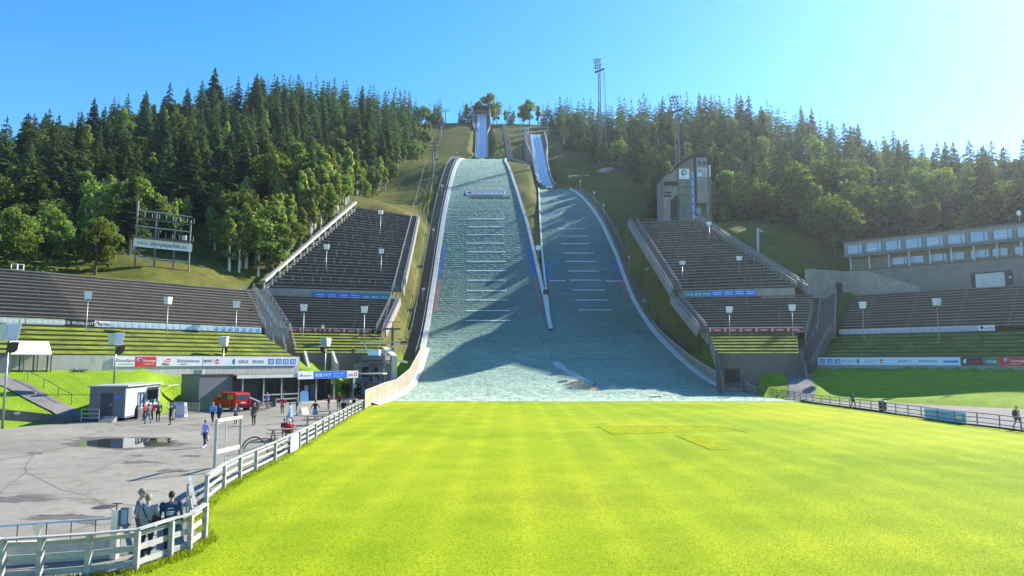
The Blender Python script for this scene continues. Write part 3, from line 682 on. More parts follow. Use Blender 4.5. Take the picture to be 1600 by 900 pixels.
stairway(fSR, ZS, 122, 226, 1, 1.0, 1.9, 'railed stairway along the right edge of the smaller landing hill')
# ------------------------------------------------------------------ in-runs
def trackmat():
    m, nt, b = nodes_of('inrun_ceramic'); p = obco(nt)
    w = N(nt, 'ShaderNodeTexNoise', Scale=.8, Detail=4); nt.links.new(mapping(nt, p, (4, .3, .3)), w.inputs['Vector'])
    nt.links.new(ramp(nt, w.outputs['Fac'], [(.3, (.52, .60, .72)), (.7, (.70, .76, .84))]), b.inputs['Base Color']); b.inputs['Roughness'].default_value = .4; return m
TRK = trackmat()
def inrun(label, pts, w, top_extra, flare):
    """pts: centre line (x,y,z) from the table up"""
    o = thing('inrun', label, 'ski jump', pts[0])
    n = len(pts); mb = MB(); rows = []
    for x, y, z in pts: rows.append([(x - w / 2, y, z), (x - .35, y, z), (x - .2, y, z - .06), (x + .2, y, z - .06), (x + .35, y, z), (x + w / 2, y, z)])
    mb.grid(rows); mb.build('track', TRK, o)
    mb = MB()
    for s in (-.6, .6):
        for (a, b) in zip(pts, pts[1:]): mb.beam((a[0] + s, a[1], a[2] + .02), (b[0] + s, b[1], b[2] + .02), .1, .05)
    mb.build('ski_groove', GREYP, o)
    for s in (-1, 1):
        mb = MB(); rows = []; cap = []
        for i, (x, y, z) in enumerate(pts):
            t = i / (n - 1); fl = flare * smooth((t - .62) / .2); xx = x + s * (w / 2 + .25 + fl)
            g = min(Tz(xx, y) - .6, z - .6)
            rows.append([(xx, y, z + .85), (xx + s * .35, y, z + .85), (xx + s * .35, y, g), ]); cap.append((xx, y, z + .85))
            rows[-1].insert(0, (xx, y, z - .5))
        mb.grid(rows); mb.build('side_wall', CONC, o)
        mb = MB()
        for a, b in zip(cap, cap[1:]): mb.beam((a[0] + s * .17, a[1], a[2] + .06), (b[0] + s * .17, b[1], b[2] + .06), .5, .1)
        mb.build('wall_cap', WOODG if s < 0 else CONCL, o)
        mb = MB(); rows = []     # walkway beside the track
        for i, (x, y, z) in enumerate(pts):
            t = i / (n - 1); fl = flare * smooth((t - .62) / .2)
            rows.append([(x + s * w / 2, y, z - .05), (x + s * (w / 2 + .3 + fl), y, z - .05)])
        mb.grid(rows); mb.build('walkway', CONCD, o)
    x, y, z = pts[0]
    mb = MB(); mb.box(x - w / 2 - .6, x + w / 2 + .6, y - .3, y, z - 2.6, z - .02); mb.build('table_front', CONCD, o)
    mb = MB(); mb.box(x - 1.1, x + 1.1, y - .45, y - .3, z - 2.2, z - .2); mb.build('takeoff_sign', WHITE, o)
    mb = MB(); mb.tube([(x, y - .47, z - 1.2), (x, y - .45, z - 1.2)], .55, 14); mb.build('sign_emblem', BLUE, o)
    for s, ks in ((-1, (3.1, 1.8, .8)), (1, (1, 2.6, 4.4))):
        mb = MB(); k0, k1 = sorted((s * .5, s * (3.2 if s < 0 else 4.5)))
        mb.box(x + s * w / 2 + k0, x + s * w / 2 + k1, y - .2, y + 2, z - .9, z - .7)
        for k in ks: mb.beam((x + s * (w / 2 + k), y - .1, z - 2.5), (x + s * (w / 2 + k), y - .1, z + .4), .1, .1)
        mb.beam((x + s * (w / 2 + min(ks)), y - .1, z + .4), (x + s * (w / 2 + max(ks)), y - .1, z + .4), .08, .08)
        mb.build('side_platform', WOODG, o)
    return o
pts = TRK_B
big_in = inrun('tall concrete in-run of the larger hill with a start house at its top', pts, 4.6, 8, 1.6)
x, y, z = pts[-1]
# start house: open-fronted concrete box
hl, hr, ht = X(738, y + 4), X(765, y + 4), P(752, 167.5, y - 4).z; hb = Tz(x, y) - 1
mb = MB(); mb.box(hl, hr, y + 5.0, y + 5.6, hb, ht); mb.box(hl, hl + .5, y - 5, y + 5, hb, ht); mb.box(hr - .5, hr, y - 5, y + 5, hb, ht)
mb.box(hl + .5, x - 2.4, y - 1, y - .4, hb, ht - 6.5); mb.box(x + 2.4, hr - .5, y - 1, y - .4, hb, ht - 6.5)
mb.build('start_house_wall', CONCD, big_in)
mb = MB(); mb.box(hl - .15, hr + .15, y - 5.2, y + 5.8, ht, ht + .5); mb.build('start_house_roof', DKGREY, big_in)
mb = MB(); mb.box(hl + .55, hr - .55, y - .35, y - .1, ht - 3.2, ht - .1); mb.build('start_house_front', CONC, big_in)
mb = MB()
for k in (-2.6, -1.3, 0, 1.3, 2.6): mb.box(x + k - .4, x + k + .4, y - .5, y - .37, ht - 2.6, ht - 1.0)
mb.build('window', GLASS, big_in)
mb = MB(); mb.box(hl + .7, x - 2.5, y - 2.4, y - 2.2, ht - 8.5, ht - 3.5); mb.build('start_panel', WHITEB, big_in)
mb = MB(); mb.box(x + 2.5, hr - .6, y - 2.0, y - 1.8, ht - 9.5, ht - 8.0); mb.build('start_rail_board', WHITE, big_in)
pts = TRK_S
sm_in = inrun('slender curved in-run of the smaller hill lying on the grass slope', pts, 4.4, 4, 1.5)
x, y, z = pts[-1]
mb = MB(); mb.box(x - 4.2, x - 2.6, y - 1, y + 1.5, z - 2, z + 2.6); mb.box(x - 4.6, x + 2.5, y + .5, y + 1.5, z - 3, z - .1); mb.build('start_hut', WHITEB, sm_in)
mb = MB(); mb.box(x - 4.0, x - 2.8, y - 1.06, y - 1.0, z + .9, z + 2.0); mb.build('window', GLASSB, sm_in)
for k in (-6.2, 5.2):
    mb = MB(); mb.tube([(x + k, y, Tz(x + k, y) - .5), (x + k, y, z + 6.5)], .14, 6); mb.build('mast', STEEL, sm_in)
# funicular-like stair between both in-runs
mb = MB(); st = thing('stairway', 'narrow grey stairway climbing the grass between the two in-runs', 'stairway', tuple(P(798, 250, 284)))
l0, l1 = (X(799, 283), 283), (X(786, 350), 350); rows = []
for t in np.linspace(0, 1, 60):
    xx = l0[0] + (l1[0] - l0[0]) * t; y = l0[1] + (l1[1] - l0[1]) * t; zz = Tz(xx, y) + .35; mb.box(xx - .95, xx + .95, y, y + 1.1, zz - .8, zz)
mb.build('steps', CONC, st)
for s in (-1, 1):
    mb = MB(); pr = None
    for t in np.linspace(0, 1, 22):
        xx = l0[0] + (l1[0] - l0[0]) * t + s * .95; y = l0[1] + (l1[1] - l0[1]) * t; p = Vector((xx, y, Tz(xx, y) + .35)); mb.beam(p, p + Vector((0, 0, 1)), .08, .08)
        if pr: mb.beam(pr + Vector((0, 0, 1)), p + Vector((0, 0, 1)), .08, .08)
        pr = p
    mb.build('handrail', STEEL, st)
# long rail down from the larger hill top right to the smaller hill
mb = MB(); pr = None; ra = thing('guard_rail', 'long guard rail slanting down from the larger hill crest to the smaller hill', 'railing', tuple(P(843, 298, 230)))
for t in np.linspace(0, 1, 14):
    yq = 279 + (231 - 279) * t; xq = (float(fBR(min(yq, 279))) + 1.2) * (1 - t) + (float(fSL(228)) - .6) * t; p = Vector((xq, yq, Tz(xq, yq)))
    mb.beam(p - Vector((0, 0, .3)), p + Vector((0, 0, 1.1)), .09, .09)
    if pr: [mb.beam(pr + Vector((0, 0, h)), p + Vector((0, 0, h)), .1, .1) for h in (1.1, .55)]
    pr = p
mb.build('rail', STEEL, ra)
BLKO = {}; BSTEP = mat('stand_concrete', (.075, .068, .06), .9, .3, .5, .3, 8)
# ------------------------------------------------------------------ seating: stepped terraces with a bench along every step
def terraces(label, name, rowline, zf, nrow, group=None, bench=True, mt=None, mr=None, bench_m=None, cat='grandstand'):
    """rowline(t): plan points of the step edge at depth t in 0..1; zf(t): height"""
    p0 = rowline(0)[0]; o = thing(name, label, cat, (p0[0], p0[1], zf(0)), group=group)
    tr = MB(); ri = MB()
    for i in range(nrow):
        t, t1 = i / nrow, (i + 1) / nrow; a = rowline(t); b = rowline(t1); z = zf(t); zp = zf(t1)
        n = len(a)
        zq = z if bench else zp - .22
        tr.grid([[(p[0], p[1], z) for p in a], [(p[0], p[1], zq) for p in b]])
        ri.grid([[(p[0], p[1], zq) for p in b], [(p[0], p[1], zp) for p in b]])
    tr.build('tread', mt or BSTEP, o); ri.build('riser', mr or BSTEP, o)
    # closed ends down into the ground
    for k in (0, -1):
        mb = MB()
        for i in range(nrow):
            t, t1 = i / nrow, (i + 1) / nrow; a = rowline(t)[k]; b = rowline(t1)[k]; z = zf(t)
            mb.add([(a[0], a[1], z), (b[0], b[1], z), (b[0], b[1], z - 2.5), (a[0], a[1], z - 2.5)], [(0, 1, 2, 3)])
        mb.build('end_wall', CONC, o)
    if bench:
        for i in range(nrow):
            t = (i + .42) / nrow; a = [Vector((p[0], p[1], zf(i / nrow) + .40)) for p in rowline(t)]
            mb = MB()
            for p, q in zip(a, a[1:]):
                mb.beam(p, q, .40, .15)
                L = (q - p).length; k = max(2, int(L / 7))
                for j in range(k):
                    c = p.lerp(q, (j + .5) / k); mb.box(c.x - .03, c.x + .03, c.y - .12, c.y + .12, c.z - .42, c.z - .03)
            mb.build('bench', bench_m or WOODD, o)
    return o
def blockline(k):
    a, b, c, d, z0, z1 = BLK[k]; a, b, c, d = map(np.array, (a, b, c, d))
    return (lambda t: [tuple(a * (1 - t) + c * t), tuple(b * (1 - t) + d * t)]), (lambda t: z0 + (z1 - z0) * t)
def leftline(p0, p1, ext=True):
    def f(t):
        p = p0 + (p1 - p0) * t; q = offs(WL, p, 1)
        e = np.array((.62, .78)); q[-1] = q[-1] + e * (8.2 * max(0, (p - 9.5)) / 15)
        return [tuple(v) for v in q]
    return f
def rightline(p0, p1):
    def f(t):
        p = p0 + (p1 - p0) * t; q = offs(WR, p, 1)
        e = np.array((-.73, .683)); q[0] = q[0] + e * (-1.0 + 2.0 * max(0, (p - 11)) / 16)
        return [tuple(v) for v in q]
    return f
GRASS_T = mat('terrace_grass', (.165, .20, .03), .95, .55, .5, .6, 6, spec=.03)
GRASS_R = mat('terrace_edge', (.06, .055, .035), .85, .35, .8)
zl = lambda t: 10.2 + (17.4 - 10.2) * t
L_ST = terraces('long curved bank of grey benches along the left side', 'grandstand', leftline(10.0, 24.0), zl, 14)
R_ST = terraces('long bank of grey benches below the two-storey building on the right', 'grandstand', rightline(11.4, 27.5), lambda t: 10.6 + (18.4 - 10.6) * t, 14)
for k, lb, n in (('lower_left', 'small bench block just left of the hills between red and blue banners', 13), ('upper_left', 'steep tapering upper bench block left of the hills beside a pale wall', 30),
                 ('lower_right', 'small shaded bench block right of the hills between red and blue banners', 13), ('upper_right', 'steep shaded upper bench block right of the hills below the concrete tower', 27)):
    f, z = blockline(k); o = terraces(lb, 'grandstand', f, z, n); BLKO[k] = o
# standing barriers in the upper blocks
BARR = mat('dull_rail', (.24, .24, .24), .6, .15, 2)
def barriers(k, nrow, step, gap, seed):
    f, z = blockline(k); o = BLKO[k]; r = random.Random(seed)
    for i in range(2, nrow, step):
        t = i / nrow; a, b = [Vector((*p, z(t))) for p in f(t)]; L = (b - a).length; x = r.uniform(1, gap)
        mb_n = 0
        while x + gap * .62 < L:
            p = a.lerp(b, x / L); q = a.lerp(b, (x + gap * .6) / L)
            mb = MB(); mb.beam(p, p + Vector((0, 0, 1.05)), .06, .06); mb.beam(q, q + Vector((0, 0, 1.05)), .06, .06)
            mb.beam(p + Vector((0, 0, 1.05)), q + Vector((0, 0, 1.05)), .06, .06)
            mb.build('crush_barrier', BARR, o); x += gap * r.uniform(.95, 1.3)
barriers('upper_left', 30, 3, 3.2, 3); barriers('upper_right', 27, 3, 3.0, 4)
# sloping end walls and stairs of the upper blocks
def endwall(k, side, m, h, w, label, pill=True, n=30):
    f, z = blockline(k); mb = MB(); pm = MB()
    pr = None
    o = thing('stair_wall', label, 'wall', tuple(f(0)[side]) + (z(0),))
    for i in range(n + 1):
        t = i / n; a, b = f(t); p = np.array(a if side == 0 else b); e = np.array(b) - np.array(a); e = e / np.linalg.norm(e) * (-1 if side == 0 else 1)
        c = Vector((*(p + e * w * .5), z(t)))
        if pr: mb.beam(pr + Vector((0, 0, h)), c + Vector((0, 0, h)), w, .5); mb.beam(pr + Vector((0, 0, -1)), c + Vector((0, 0, -1)), w, 1.4)
        if pill and i % 2 == 0: pm.beam(c + Vector((0, 0, -.4)), c + Vector((0, 0, h)), .35, .35)
        pr = c
    mb.build('wall_slab', m, o)
    if pill: pm.build('pier', CONC, o)
    return o
endwall('upper_left', 0, CONCL, 1.2, .7, 'pale sloping concrete wall on piers down the left edge of the upper left stand')
def blockstairs(k, side, w, label, nrow):
    f, z = blockline(k); a0 = f(0)[side]; o = thing('stairway', label, 'stairway', (a0[0], a0[1], z(0)))
    mb = MB(); e_ = []
    for i in range(nrow * 2):
        t = i / (nrow * 2); t1 = (i + 1) / (nrow * 2)
        def pt(t, s):
            a, b = f(t); p = np.array(a if side == 0 else b); e = np.array(b) - np.array(a); e = e / np.linalg.norm(e) * (-1 if side == 0 else 1); return p + e * s
        A, B, C_, D = pt(t, .25), pt(t, w), pt(t1, w), pt(t1, .25); zz = z(t) + .05
        mb.add([(A[0], A[1], zz), (B[0], B[1], zz), (C_[0], C_[1], zz), (D[0], D[1], zz), (C_[0], C_[1], z(t1) + .05), (D[0], D[1], z(t1) + .05)], [(0, 1, 2, 3), (3, 2, 4, 5)])
    mb.build('steps', CONCD, o)
    for s in (.3, w):
        mb = MB(); pr = None
        for i in range(nrow + 1):
            t = i / nrow; p = pt(t, s); c = Vector((p[0], p[1], z(t)))
            mb.beam(c, c + Vector((0, 0, 1.1)), .07, .07)
            if pr: mb.beam(pr + Vector((0, 0, 1.1)), c + Vector((0, 0, 1.1)), .08, .08); mb.beam(pr + Vector((0, 0, .6)), c + Vector((0, 0, .6)), .06, .06)
            pr = c
        mb.build('handrail', STEEL, o)
    mb = MB(); pr = None        # low side wall outside the stair
    for i in range(nrow + 1):
        t = i / nrow; p = pt(t, w + .35); c = Vector((p[0], p[1], z(t)))
        if pr: mb.beam(pr + Vector((0, 0, -.35)), c + Vector((0, 0, -.35)), .25, 1.5)
        pr = c
    mb.build('side_wall', CONC, o)
    return o
blockstairs('upper_left', 1, 2.0, 'railed stairway down the right edge of the upper left stand', 26)
blockstairs('lower_left', 1, 1.6, 'railed stairway down the right edge of the lower left bench block', 12)
blockstairs('upper_right', 0, 2.0, 'railed stairway down the left edge of the upper right stand', 26)
blockstairs('upper_right', 1, 1.8, 'stairway with close posts down the right edge of the upper right stand', 26)
blockstairs('lower_right', 0, 1.6, 'railed stairway down the left edge of the lower right bench block', 12)
# stair strips between the long banks and the blocks
def stairstrip(p0, p1, w, label, m, n, rails=(0, .5, 1), tail=None):
    p0, p1 = Vector(p0), Vector(p1); d = (p1 - p0); h = Vector((d.x, d.y, 0)).normalized(); e = Vector((-h.y, h.x, 0)) * w / 2
    o = thing('stairway', label, 'stairway', p0); mb = MB()
    for i in range(n):
        a = p0.lerp(p1, i / n); b = p0.lerp(p1, (i + 1) / n); z = b.z
        mb.hexa([(v.x, v.y, a.z - 1.4) for v in (a + e, a - e, b - e, b + e)], [(v.x, v.y, z) for v in (a + e, a - e, b - e, b + e)])
    mb.build('steps', m, o)
    for s in rails:
        mb = MB(); pr = None; k = max(4, n // 3)
        for i in range(k + 1):
            c = p0.lerp(p1, i / k) + e * (2 * s - 1)
            mb.beam(c, c + Vector((0, 0, 1.2)), .07, .07)
            if pr: mb.beam(pr + Vector((0, 0, 1.15)), c + Vector((0, 0, 1.15)), .07, .07); mb.beam(pr + Vector((0, 0, .6)), c + Vector((0, 0, .6)), .05, .05)
            pr = c
        mb.build('handrail', STEEL, o)
    return o
for (p0, p1, w_), (lb, m_, n_) in zip(STAIRS, (('railed stairway between the long left bench bank and the small bench block', CONC, 26), ('brownish stairway with rails through the grass terraces on the left', mat('brown_steps', (.26, .17, .12), .8, .2, 1), 12),
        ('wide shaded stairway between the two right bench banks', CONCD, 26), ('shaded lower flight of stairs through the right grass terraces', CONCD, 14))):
    stairstrip(p0, p1, w_, lb, m_, n_)
# grass terraces under the banks
gl = terraces('sunlit grass terraces with low edges below the long left bench bank', 'grass_terrace', leftline(.25, 9.4), lambda t: 5.6 + 4.0 * t, 7, bench=False, mt=GRASS_T, mr=GRASS_R, cat='terrace')
def gb(a, b, c, d): return lambda t: [tuple(np.array(a) * (1 - t) + np.array(c) * t), tuple(np.array(b) * (1 - t) + np.array(d) * t)]
terraces('small sunlit grass terraces below the red banners on the left', 'grass_terrace', gb((-32.5, 106.6), (-19.6, 113.3), (-36.9, 114.4), (-22.6, 121.6)), lambda t: 6.6 + 3.6 * t, 7, bench=False, mt=GRASS_T, mr=GRASS_R, cat='terrace')
GRASS_S = GRASS_T
terraces('shaded grass terraces below the long right bench bank', 'grass_terrace', rightline(.25, 10.7), lambda t: 5.6 + 4.4 * t, 7, bench=False, mt=GRASS_S, mr=GRASS_R, cat='terrace')
terraces('small shaded grass terraces below the red banners on the right', 'grass_terrace', gb((32.6, 113), (45.2, 111.4), (34.2, 122.3), (48.3, 119.6)), lambda t: 6.6 + 3.8 * t, 7, bench=False, mt=GRASS_S, mr=GRASS_R, cat='terrace')
# foot walls of the long banks
def footwall(W, sgn, z0, z1, label, lo=0, hi=None, m=CONC, th=.3):
    q = offs(W, 0, sgn)[lo:hi]; r = offs(W, th, sgn)[lo:hi]
    o = thing('retaining_wall', label, 'wall', (q[0][0], q[0][1], z0)); mb = MB()
    for (a, b, c, d) in zip(q, q[1:], r[1:], r):
        mb.hexa([(a[0], a[1], z0), (b[0], b[1], z0), (c[0], c[1], z0), (d[0], d[1], z0)], [(a[0], a[1], z1), (b[0], b[1], z1), (c[0], c[1], z1), (d[0], d[1], z1)])
    mb.build('wall_panel', m, o); return o
footwall(WL, 1, 1.2, 6.0, 'low pale concrete wall along the foot of the left grass terraces', m=CONCL)
footwall(WR, 1, 1.2, 6.0, 'low concrete wall along the foot of the right grass terraces')
# banner walls under the upper blocks
def frontwall(k0, k1, label, z0, z1, extend=(0, 0), gap=.35):
    a, b = [Vector(p) for p in (BLK[k1][0], BLK[k1][1])]; d = (b - a).normalized(); n = Vector((-d.y, d.x)) * -1
    a2 = a - d * extend[0]; b2 = b + d * extend[1]; o = thing('banner_wall', label, 'wall', (a2.x, a2.y, z0)); mb = MB()
    q = [a2 + n * gap, b2 + n * gap, b2, a2]; mb.prism([(p.x, p.y) for p in q], z0, z1); mb.build('wall_panel', CONC, o); return a, b, d, n, o
fl_ = frontwall('lower_left', 'upper_left', 'plain concrete wall under the upper left stand carrying blue banners', 16.6, 18.95)
fr_ = frontwall('lower_right', 'upper_right', 'plain concrete wall under the upper right stand carrying blue banners', 17.0, 19.15)
# ------------------------------------------------------------------ banners and boards
def board(name, label, p0, p1, z0, z1, m, lift, group=None, th=.06, cat='banner', base=None):
    """flat board from plan point p0 to p1 (left to right as seen), standing off its wall by lift"""
    p0, p1 = Vector(p0), Vector(p1); e = (p1 - p0).normalized(); n = Vector((e.y, -e.x)); q0, q1 = p0 + n * lift, p1 + n * lift
    o = thing(name, label, cat, (q0.x, q0.y, z0), group=group); mb = MB()
    r0, r1 = q0 + n * th, q1 + n * th
    mb.prism([(q0.x, q0.y), (r0.x, r0.y), (r1.x, r1.y), (q1.x, q1.y)], z0, z1); mb.build('panel', m, o)
    return o, Vector((r0.x, r0.y, z0)), Vector((e.x, e.y, 0)), (p1 - p0).length
UP = Vector((0, 0, 1))
def patch(parent, org, e, x0, x1, z0, z1, m, name='print_field', lift=.006):
    n = Vector((e.y, -e.x, 0)); mb = MB(); a = org + n * lift
    mb.quad(a + e * x0 + UP * z0, a + e * x1 + UP * z0, a + e * x1 + UP * z1, a + e * x0 + UP * z1); return mb.build(name, m, parent)
def disc(parent, org, e, x, z, r, m, name='emblem', lift=.008, sx=1, n=16, a0=0, a1=2 * math.pi):
    nn = Vector((e.y, -e.x, 0)); c = org + nn * lift; mb = MB()
    pts = [c + e * (x + r * sx * math.cos(t)) + UP * (z + r * math.sin(t)) for t in np.linspace(a0, a1, n + 1)[:-1 if a1 - a0 > 6.2 else None]]
    mb.add(pts, [tuple(range(len(pts)))]); return mb.build(name, m, parent)
def onwall(W, sgn, px):
    """plan point on a wall line seen at picture column px"""
    u = (px - 800) / F; 
    for a, b in zip(W[:-1], W[1:]):
        # x = u*y (horizon level)
        d = b - a; den = d[0] - u * d[1]
        if abs(den) < 1e-9: continue
        t = (u * a[1] - a[0]) / den
        if -.02 <= t <= 1.02: return a + d * t
    raise ValueError(px)
lw = lambda px: tuple(onwall(WL, 1, px)); rw = lambda px: tuple(onwall(WR, 1, px))
BZ0, BZ1 = 4.75, 5.85
def split(W, px0, px1):   # a board follows one straight stretch of wall
    return onwall(W, 1, px0), onwall(W, 1, px1)
o, org, e, L = board('advertising_board', 'white board with a blue square and pale grey lettering, first at the left', lw(180), lw(213), BZ0, BZ1, WHITE, .05, 'boards on the left foot wall')
patch(o, org, e, .1, .42, .5, .95, NAVY); text('Inntelligens', org + e * .55 + UP * .55, e, UP, .42, GREYT, o); text('hotell og konferanse', org + e * .55 + UP * .22, e, UP, .2, GREYT, o)
o, org, e, L = board('advertising_board', 'bright red board with a blue oval and white lettering on the left wall', lw(213), lw(246.5), BZ0, BZ1, REDP, .05, 'boards on the left foot wall')
disc(o, org, e, .55, .78, .22, LBLUE, sx=1.4); disc(o, org, e, .62, .75, .18, BLUE, sx=1.4, lift=.011); text('Norengros', org + e * .95 + UP * .52, e, UP, .42, WHITE, o); text('norengros.no', org + e * 1.0 + UP * .2, e, UP, .22, WHITE, o)
segs = [(246.5, 'NRG', 'emb'), (268, 'Birkebeineren', 't'), (302, 'SPORT 1', 't2')]
pA, pB = lw(246.5), lw(340)
o, org, e, L = board('advertising_board', 'long white board with a red emblem and dark sponsor lettering on the left wall', pA, tuple(onwall(WL, 1, 318)), BZ0, BZ1, WHITE, .05, 'boards on the left foot wall')
text('NRG', org + e * .7 + UP * .12, e, UP, .42, MAROON, o); patch(o, org, e, .85, 1.75, .55, .66, REDP); patch(o, org, e, 1.2, 1.65, .75, .9, REDP)
text('Birkebeineren', org + e * 2.55 + UP * .5, e, UP, .5, GREYT, o); text('skifestival', org + e * 2.9 + UP * .2, e, UP, .22, GREYT, o); text('SPORT 1', org + e * 5.9 + UP * .45, e, UP, .5, DKGREY, o, sx=.8)
o, org, e, L = board('advertising_board', 'pale board with four blue squares at its right end on the left wall', tuple(onwall(WL, 1, 319)), lw(465), BZ0, BZ1, WHITE, .05, 'boards on the left foot wall')
k = L / (465 - 319)
disc(o, org, e, (339 - 319) * k, .56, .3, REDP); patch(o, org, e, (339 - 319) * k - .3, (339 - 319) * k + .3, .47, .6, WHITE, lift=.012)
disc(o, org, e, 46 * k, .55, .4, TEAL, a0=.5 * math.pi, a1=1.5 * math.pi); text('ASKUS', org + e * (51 * k) + UP * .35, e, UP, .62, GREYT, o, sx=.8); text('BR.DAHL', org + e * (73 * k) + UP * .35, e, UP, .6, GREYT, o, sx=.72)
for q in (97.5, 110, 122, 134):
    patch(o, org, e, q * k, (q + 10) * k, .18, .92, BLUE); text('GD', org + e * ((q + 1.3) * k) + UP * .32, e, UP, .66, WHITE, o, .014, sx=.72)
# ad strip under the long left bank
strip = [np.array(p) for p in leftline(9.75, 10)(0)]
def on_line(px, z, pts):
    for a, b in zip(pts[:-1], pts[1:]):
        lo, hi = 0., 1.
        f = lambda t: proj(*(a + (b - a) * t), z)[0] - px
        if f(0) * f(1) <= 0:
            for _ in range(40):
                mid = (lo + hi) / 2
                if f(lo) * f(mid) <= 0: hi = mid
                else: lo = mid
            return tuple(a + (b - a) * lo)
    return tuple(pts[0] if abs(proj(*pts[0], z)[0] - px) < abs(proj(*pts[-1], z)[0] - px) else pts[-1])
SZ0, SZ1 = 9.62, 10.35
def stripb(px0, px1, label, m, pts, z0=SZ0, z1=SZ1, grp='banners under the left bench bank'):
    return board('banner', label, on_line(px0, z0, pts), on_line(px1, z0, pts), z0, z1, m, .06, grp)
o, org, e, L = stripb(-60, 100, 'worn cream banner with torn white patches at the far left', mat('worn_banner', (.55, .52, .36), .8, .4, 1.2), strip)
wp = mat('torn_white', (.8, .8, .74), .7, .1, 1)
for i in range(12): patch(o, org, e, L * (.3 + .058 * i), L * (.3 + .058 * i) + .7, .12, .6, wp)
o, org, e, L = stripb(101, 146, 'black banner with white lettering and a white disc under the left benches', BLACK, strip)
disc(o, org, e, .35, .36, .24, GREYT); text('PROFILGUTTA', org + e * .75 + UP * .16, e, UP, .5, WHITE, o, sx=.9)
o, org, e, L = stripb(147, 172, 'white banner with a dark plum emblem and lettering beside the black banner', WHITE, strip)
disc(o, org, e, .35, .45, .2, MAROON); text('NUTRA', org + e * .45 + UP * .14, e, UP, .48, NAVY, o, sx=.85)
GDW = mat('newspaper_banner', (.50, .66, .74), .55, .08, 1)
n_ = 0; px = 172.6
qs = np.linspace(172.6, 408, 23)
for i in range(22):
    o, org, e, L = stripb(qs[i], qs[i + 1] - .6, ['pale', 'light'][0] + ' blue banner with white GD lettering, ' + ['first', 'second', 'third', 'fourth', 'fifth', 'sixth', 'seventh', 'eighth', 'ninth', 'tenth', 'eleventh', 'twelfth', 'thirteenth', 'fourteenth', 'fifteenth', 'sixteenth', 'seventeenth', 'eighteenth', 'nineteenth', 'twentieth', 'second last', 'last'][i] + ' from the left in the left row', GDW, strip, grp='pale blue banners in the left row')
    text('GD', org + e * (L * .14) + UP * .1, e, UP, .72, WHITE if i < 3 else BLUE if i > 14 else WHITE, o, sx=L / 1.55)
rs = [np.array(p) for p in rightline(11.1, 27)(0)]
RZ0, RZ1 = 10.1, 10.95
qs = np.linspace(1290, 1528, 23); ORD = ['first', 'second', 'third', 'fourth', 'fifth', 'sixth', 'seventh', 'eighth', 'ninth', 'tenth', 'eleventh', 'twelfth', 'thirteenth', 'fourteenth', 'fifteenth', 'sixteenth', 'seventeenth', 'eighteenth', 'nineteenth', 'twentieth', 'twenty-first', 'last']
for i in range(22):
    o, org, e, L = stripb(qs[i], qs[i + 1] - .6, 'shaded pale blue banner with blue GD lettering, ' + ORD[i] + ' from the left in the right row', WHITEB, rs, RZ0, RZ1, 'pale blue banners in the right row')
    text('GD', org + e * (L * .14) + UP * .14, e, UP, .72, BLUE, o, sx=L / 1.55)
o, org, e, L = stripb(1528.5, 1555, 'white banner with dark blue lettering ending the right row under the benches', WHITE, rs, RZ0, RZ1, 'banners under the right bench bank')
disc(o, org, e, .5, .5, .24, NAVY); text('NUTRA', org + e * .7 + UP * .2, e, UP, .52, NAVY, o, sx=.95)
# red banners in front of the small blocks
for side, key, z, word in ((0, 'lower_left', 10.05, 'TRYSILHUS'), (1, 'lower_right', 10.3, 'TRYSILHUS')):
    a, b = [Vector(p) for p in BLK[key][:2]]; d = (b - a).normalized(); n = Vector((d.y, -d.x))
    A, B = a + n * .5 + d * (.4 if side == 0 else .1), b + n * .5 - d * (.7 if side == 0 else .2)
    for i in range(6):
        p, q = A.lerp(B, i / 6), A.lerp(B, (i + 1) / 6 - .004)
        o, org, e, L = board('banner', ORD[i].capitalize() + ' of six dark red banners with white frames in front of the small ' + ('left' if side == 0 else 'right') + ' block', p, q, z, z + .85, WHITEB, .05, 'red banners on the ' + ('left' if side == 0 else 'right'))
        patch(o, org, e, .22, L - .05, .1, .75, MAROON); disc(o, org, e, .5, .42, .16, REDP, lift=.012); text(word, org + e * .75 + UP * .26, e, UP, .4, WHITE, o, .016, sx=.55)
# blue and teal banners on the walls under the upper stands
def bluebanners(fw, x0, x1, tealfirst, nm, z0, z1):
    a, b, d, n, _ = fw; P0 = a + n * .36
    L = (b - a).length; segs = [(x0, x0 + (x1 - x0) * .62), (x0 + (x1 - x0) * .62, x1)] if not tealfirst else [(x0, x0 + (x1 - x0) * .36), (x0 + (x1 - x0) * .36, x1)]
    for i, (s, t) in enumerate(segs):
        teal = (i == 1) != tealfirst
        o, org, e, LL = board('banner', ('teal banner with small white bank lettering on the wall under the upper %s stand' if teal else 'long bright blue banner on the wall under the upper %s stand') % nm, P0 + d * (L * s), P0 + d * (L * t), z0, z1, TEAL if teal else BLUE, .02, 'banners on the upper %s wall' % nm)
        if teal:
            for j in range(3): text('DNB', org + e * (LL * (.06 + .33 * j)) + UP * .55, e, UP, .6, LBLUE, o); patch(o, org, e, LL * (.06 + .33 * j) + 1.6, LL * (.06 + .33 * j) + 2.2, .75, .85, LBLUE)
        else:
            for j in range(4):
                for h in (.55, .95): patch(o, org, e, LL * (.08 + .24 * j), LL * (.08 + .24 * j) + 1.5, h, h + .14, LBLUE)
bluebanners(fl_, .36, .985, False, 'left', 16.95, 18.45); bluebanners(fr_, .02, .66, True, 'right', 17.6, 18.95)
# boards on the right foot wall
o, org, e, L = board('advertising_board', 'long pale blue-white board with sponsor lettering on the right foot wall', rw(1265), rw(1497), BZ0, BZ1 + .1, mat('board_blue_white', (.55, .74, .9), .5, .06, 1), .05, 'boards on the right foot wall')
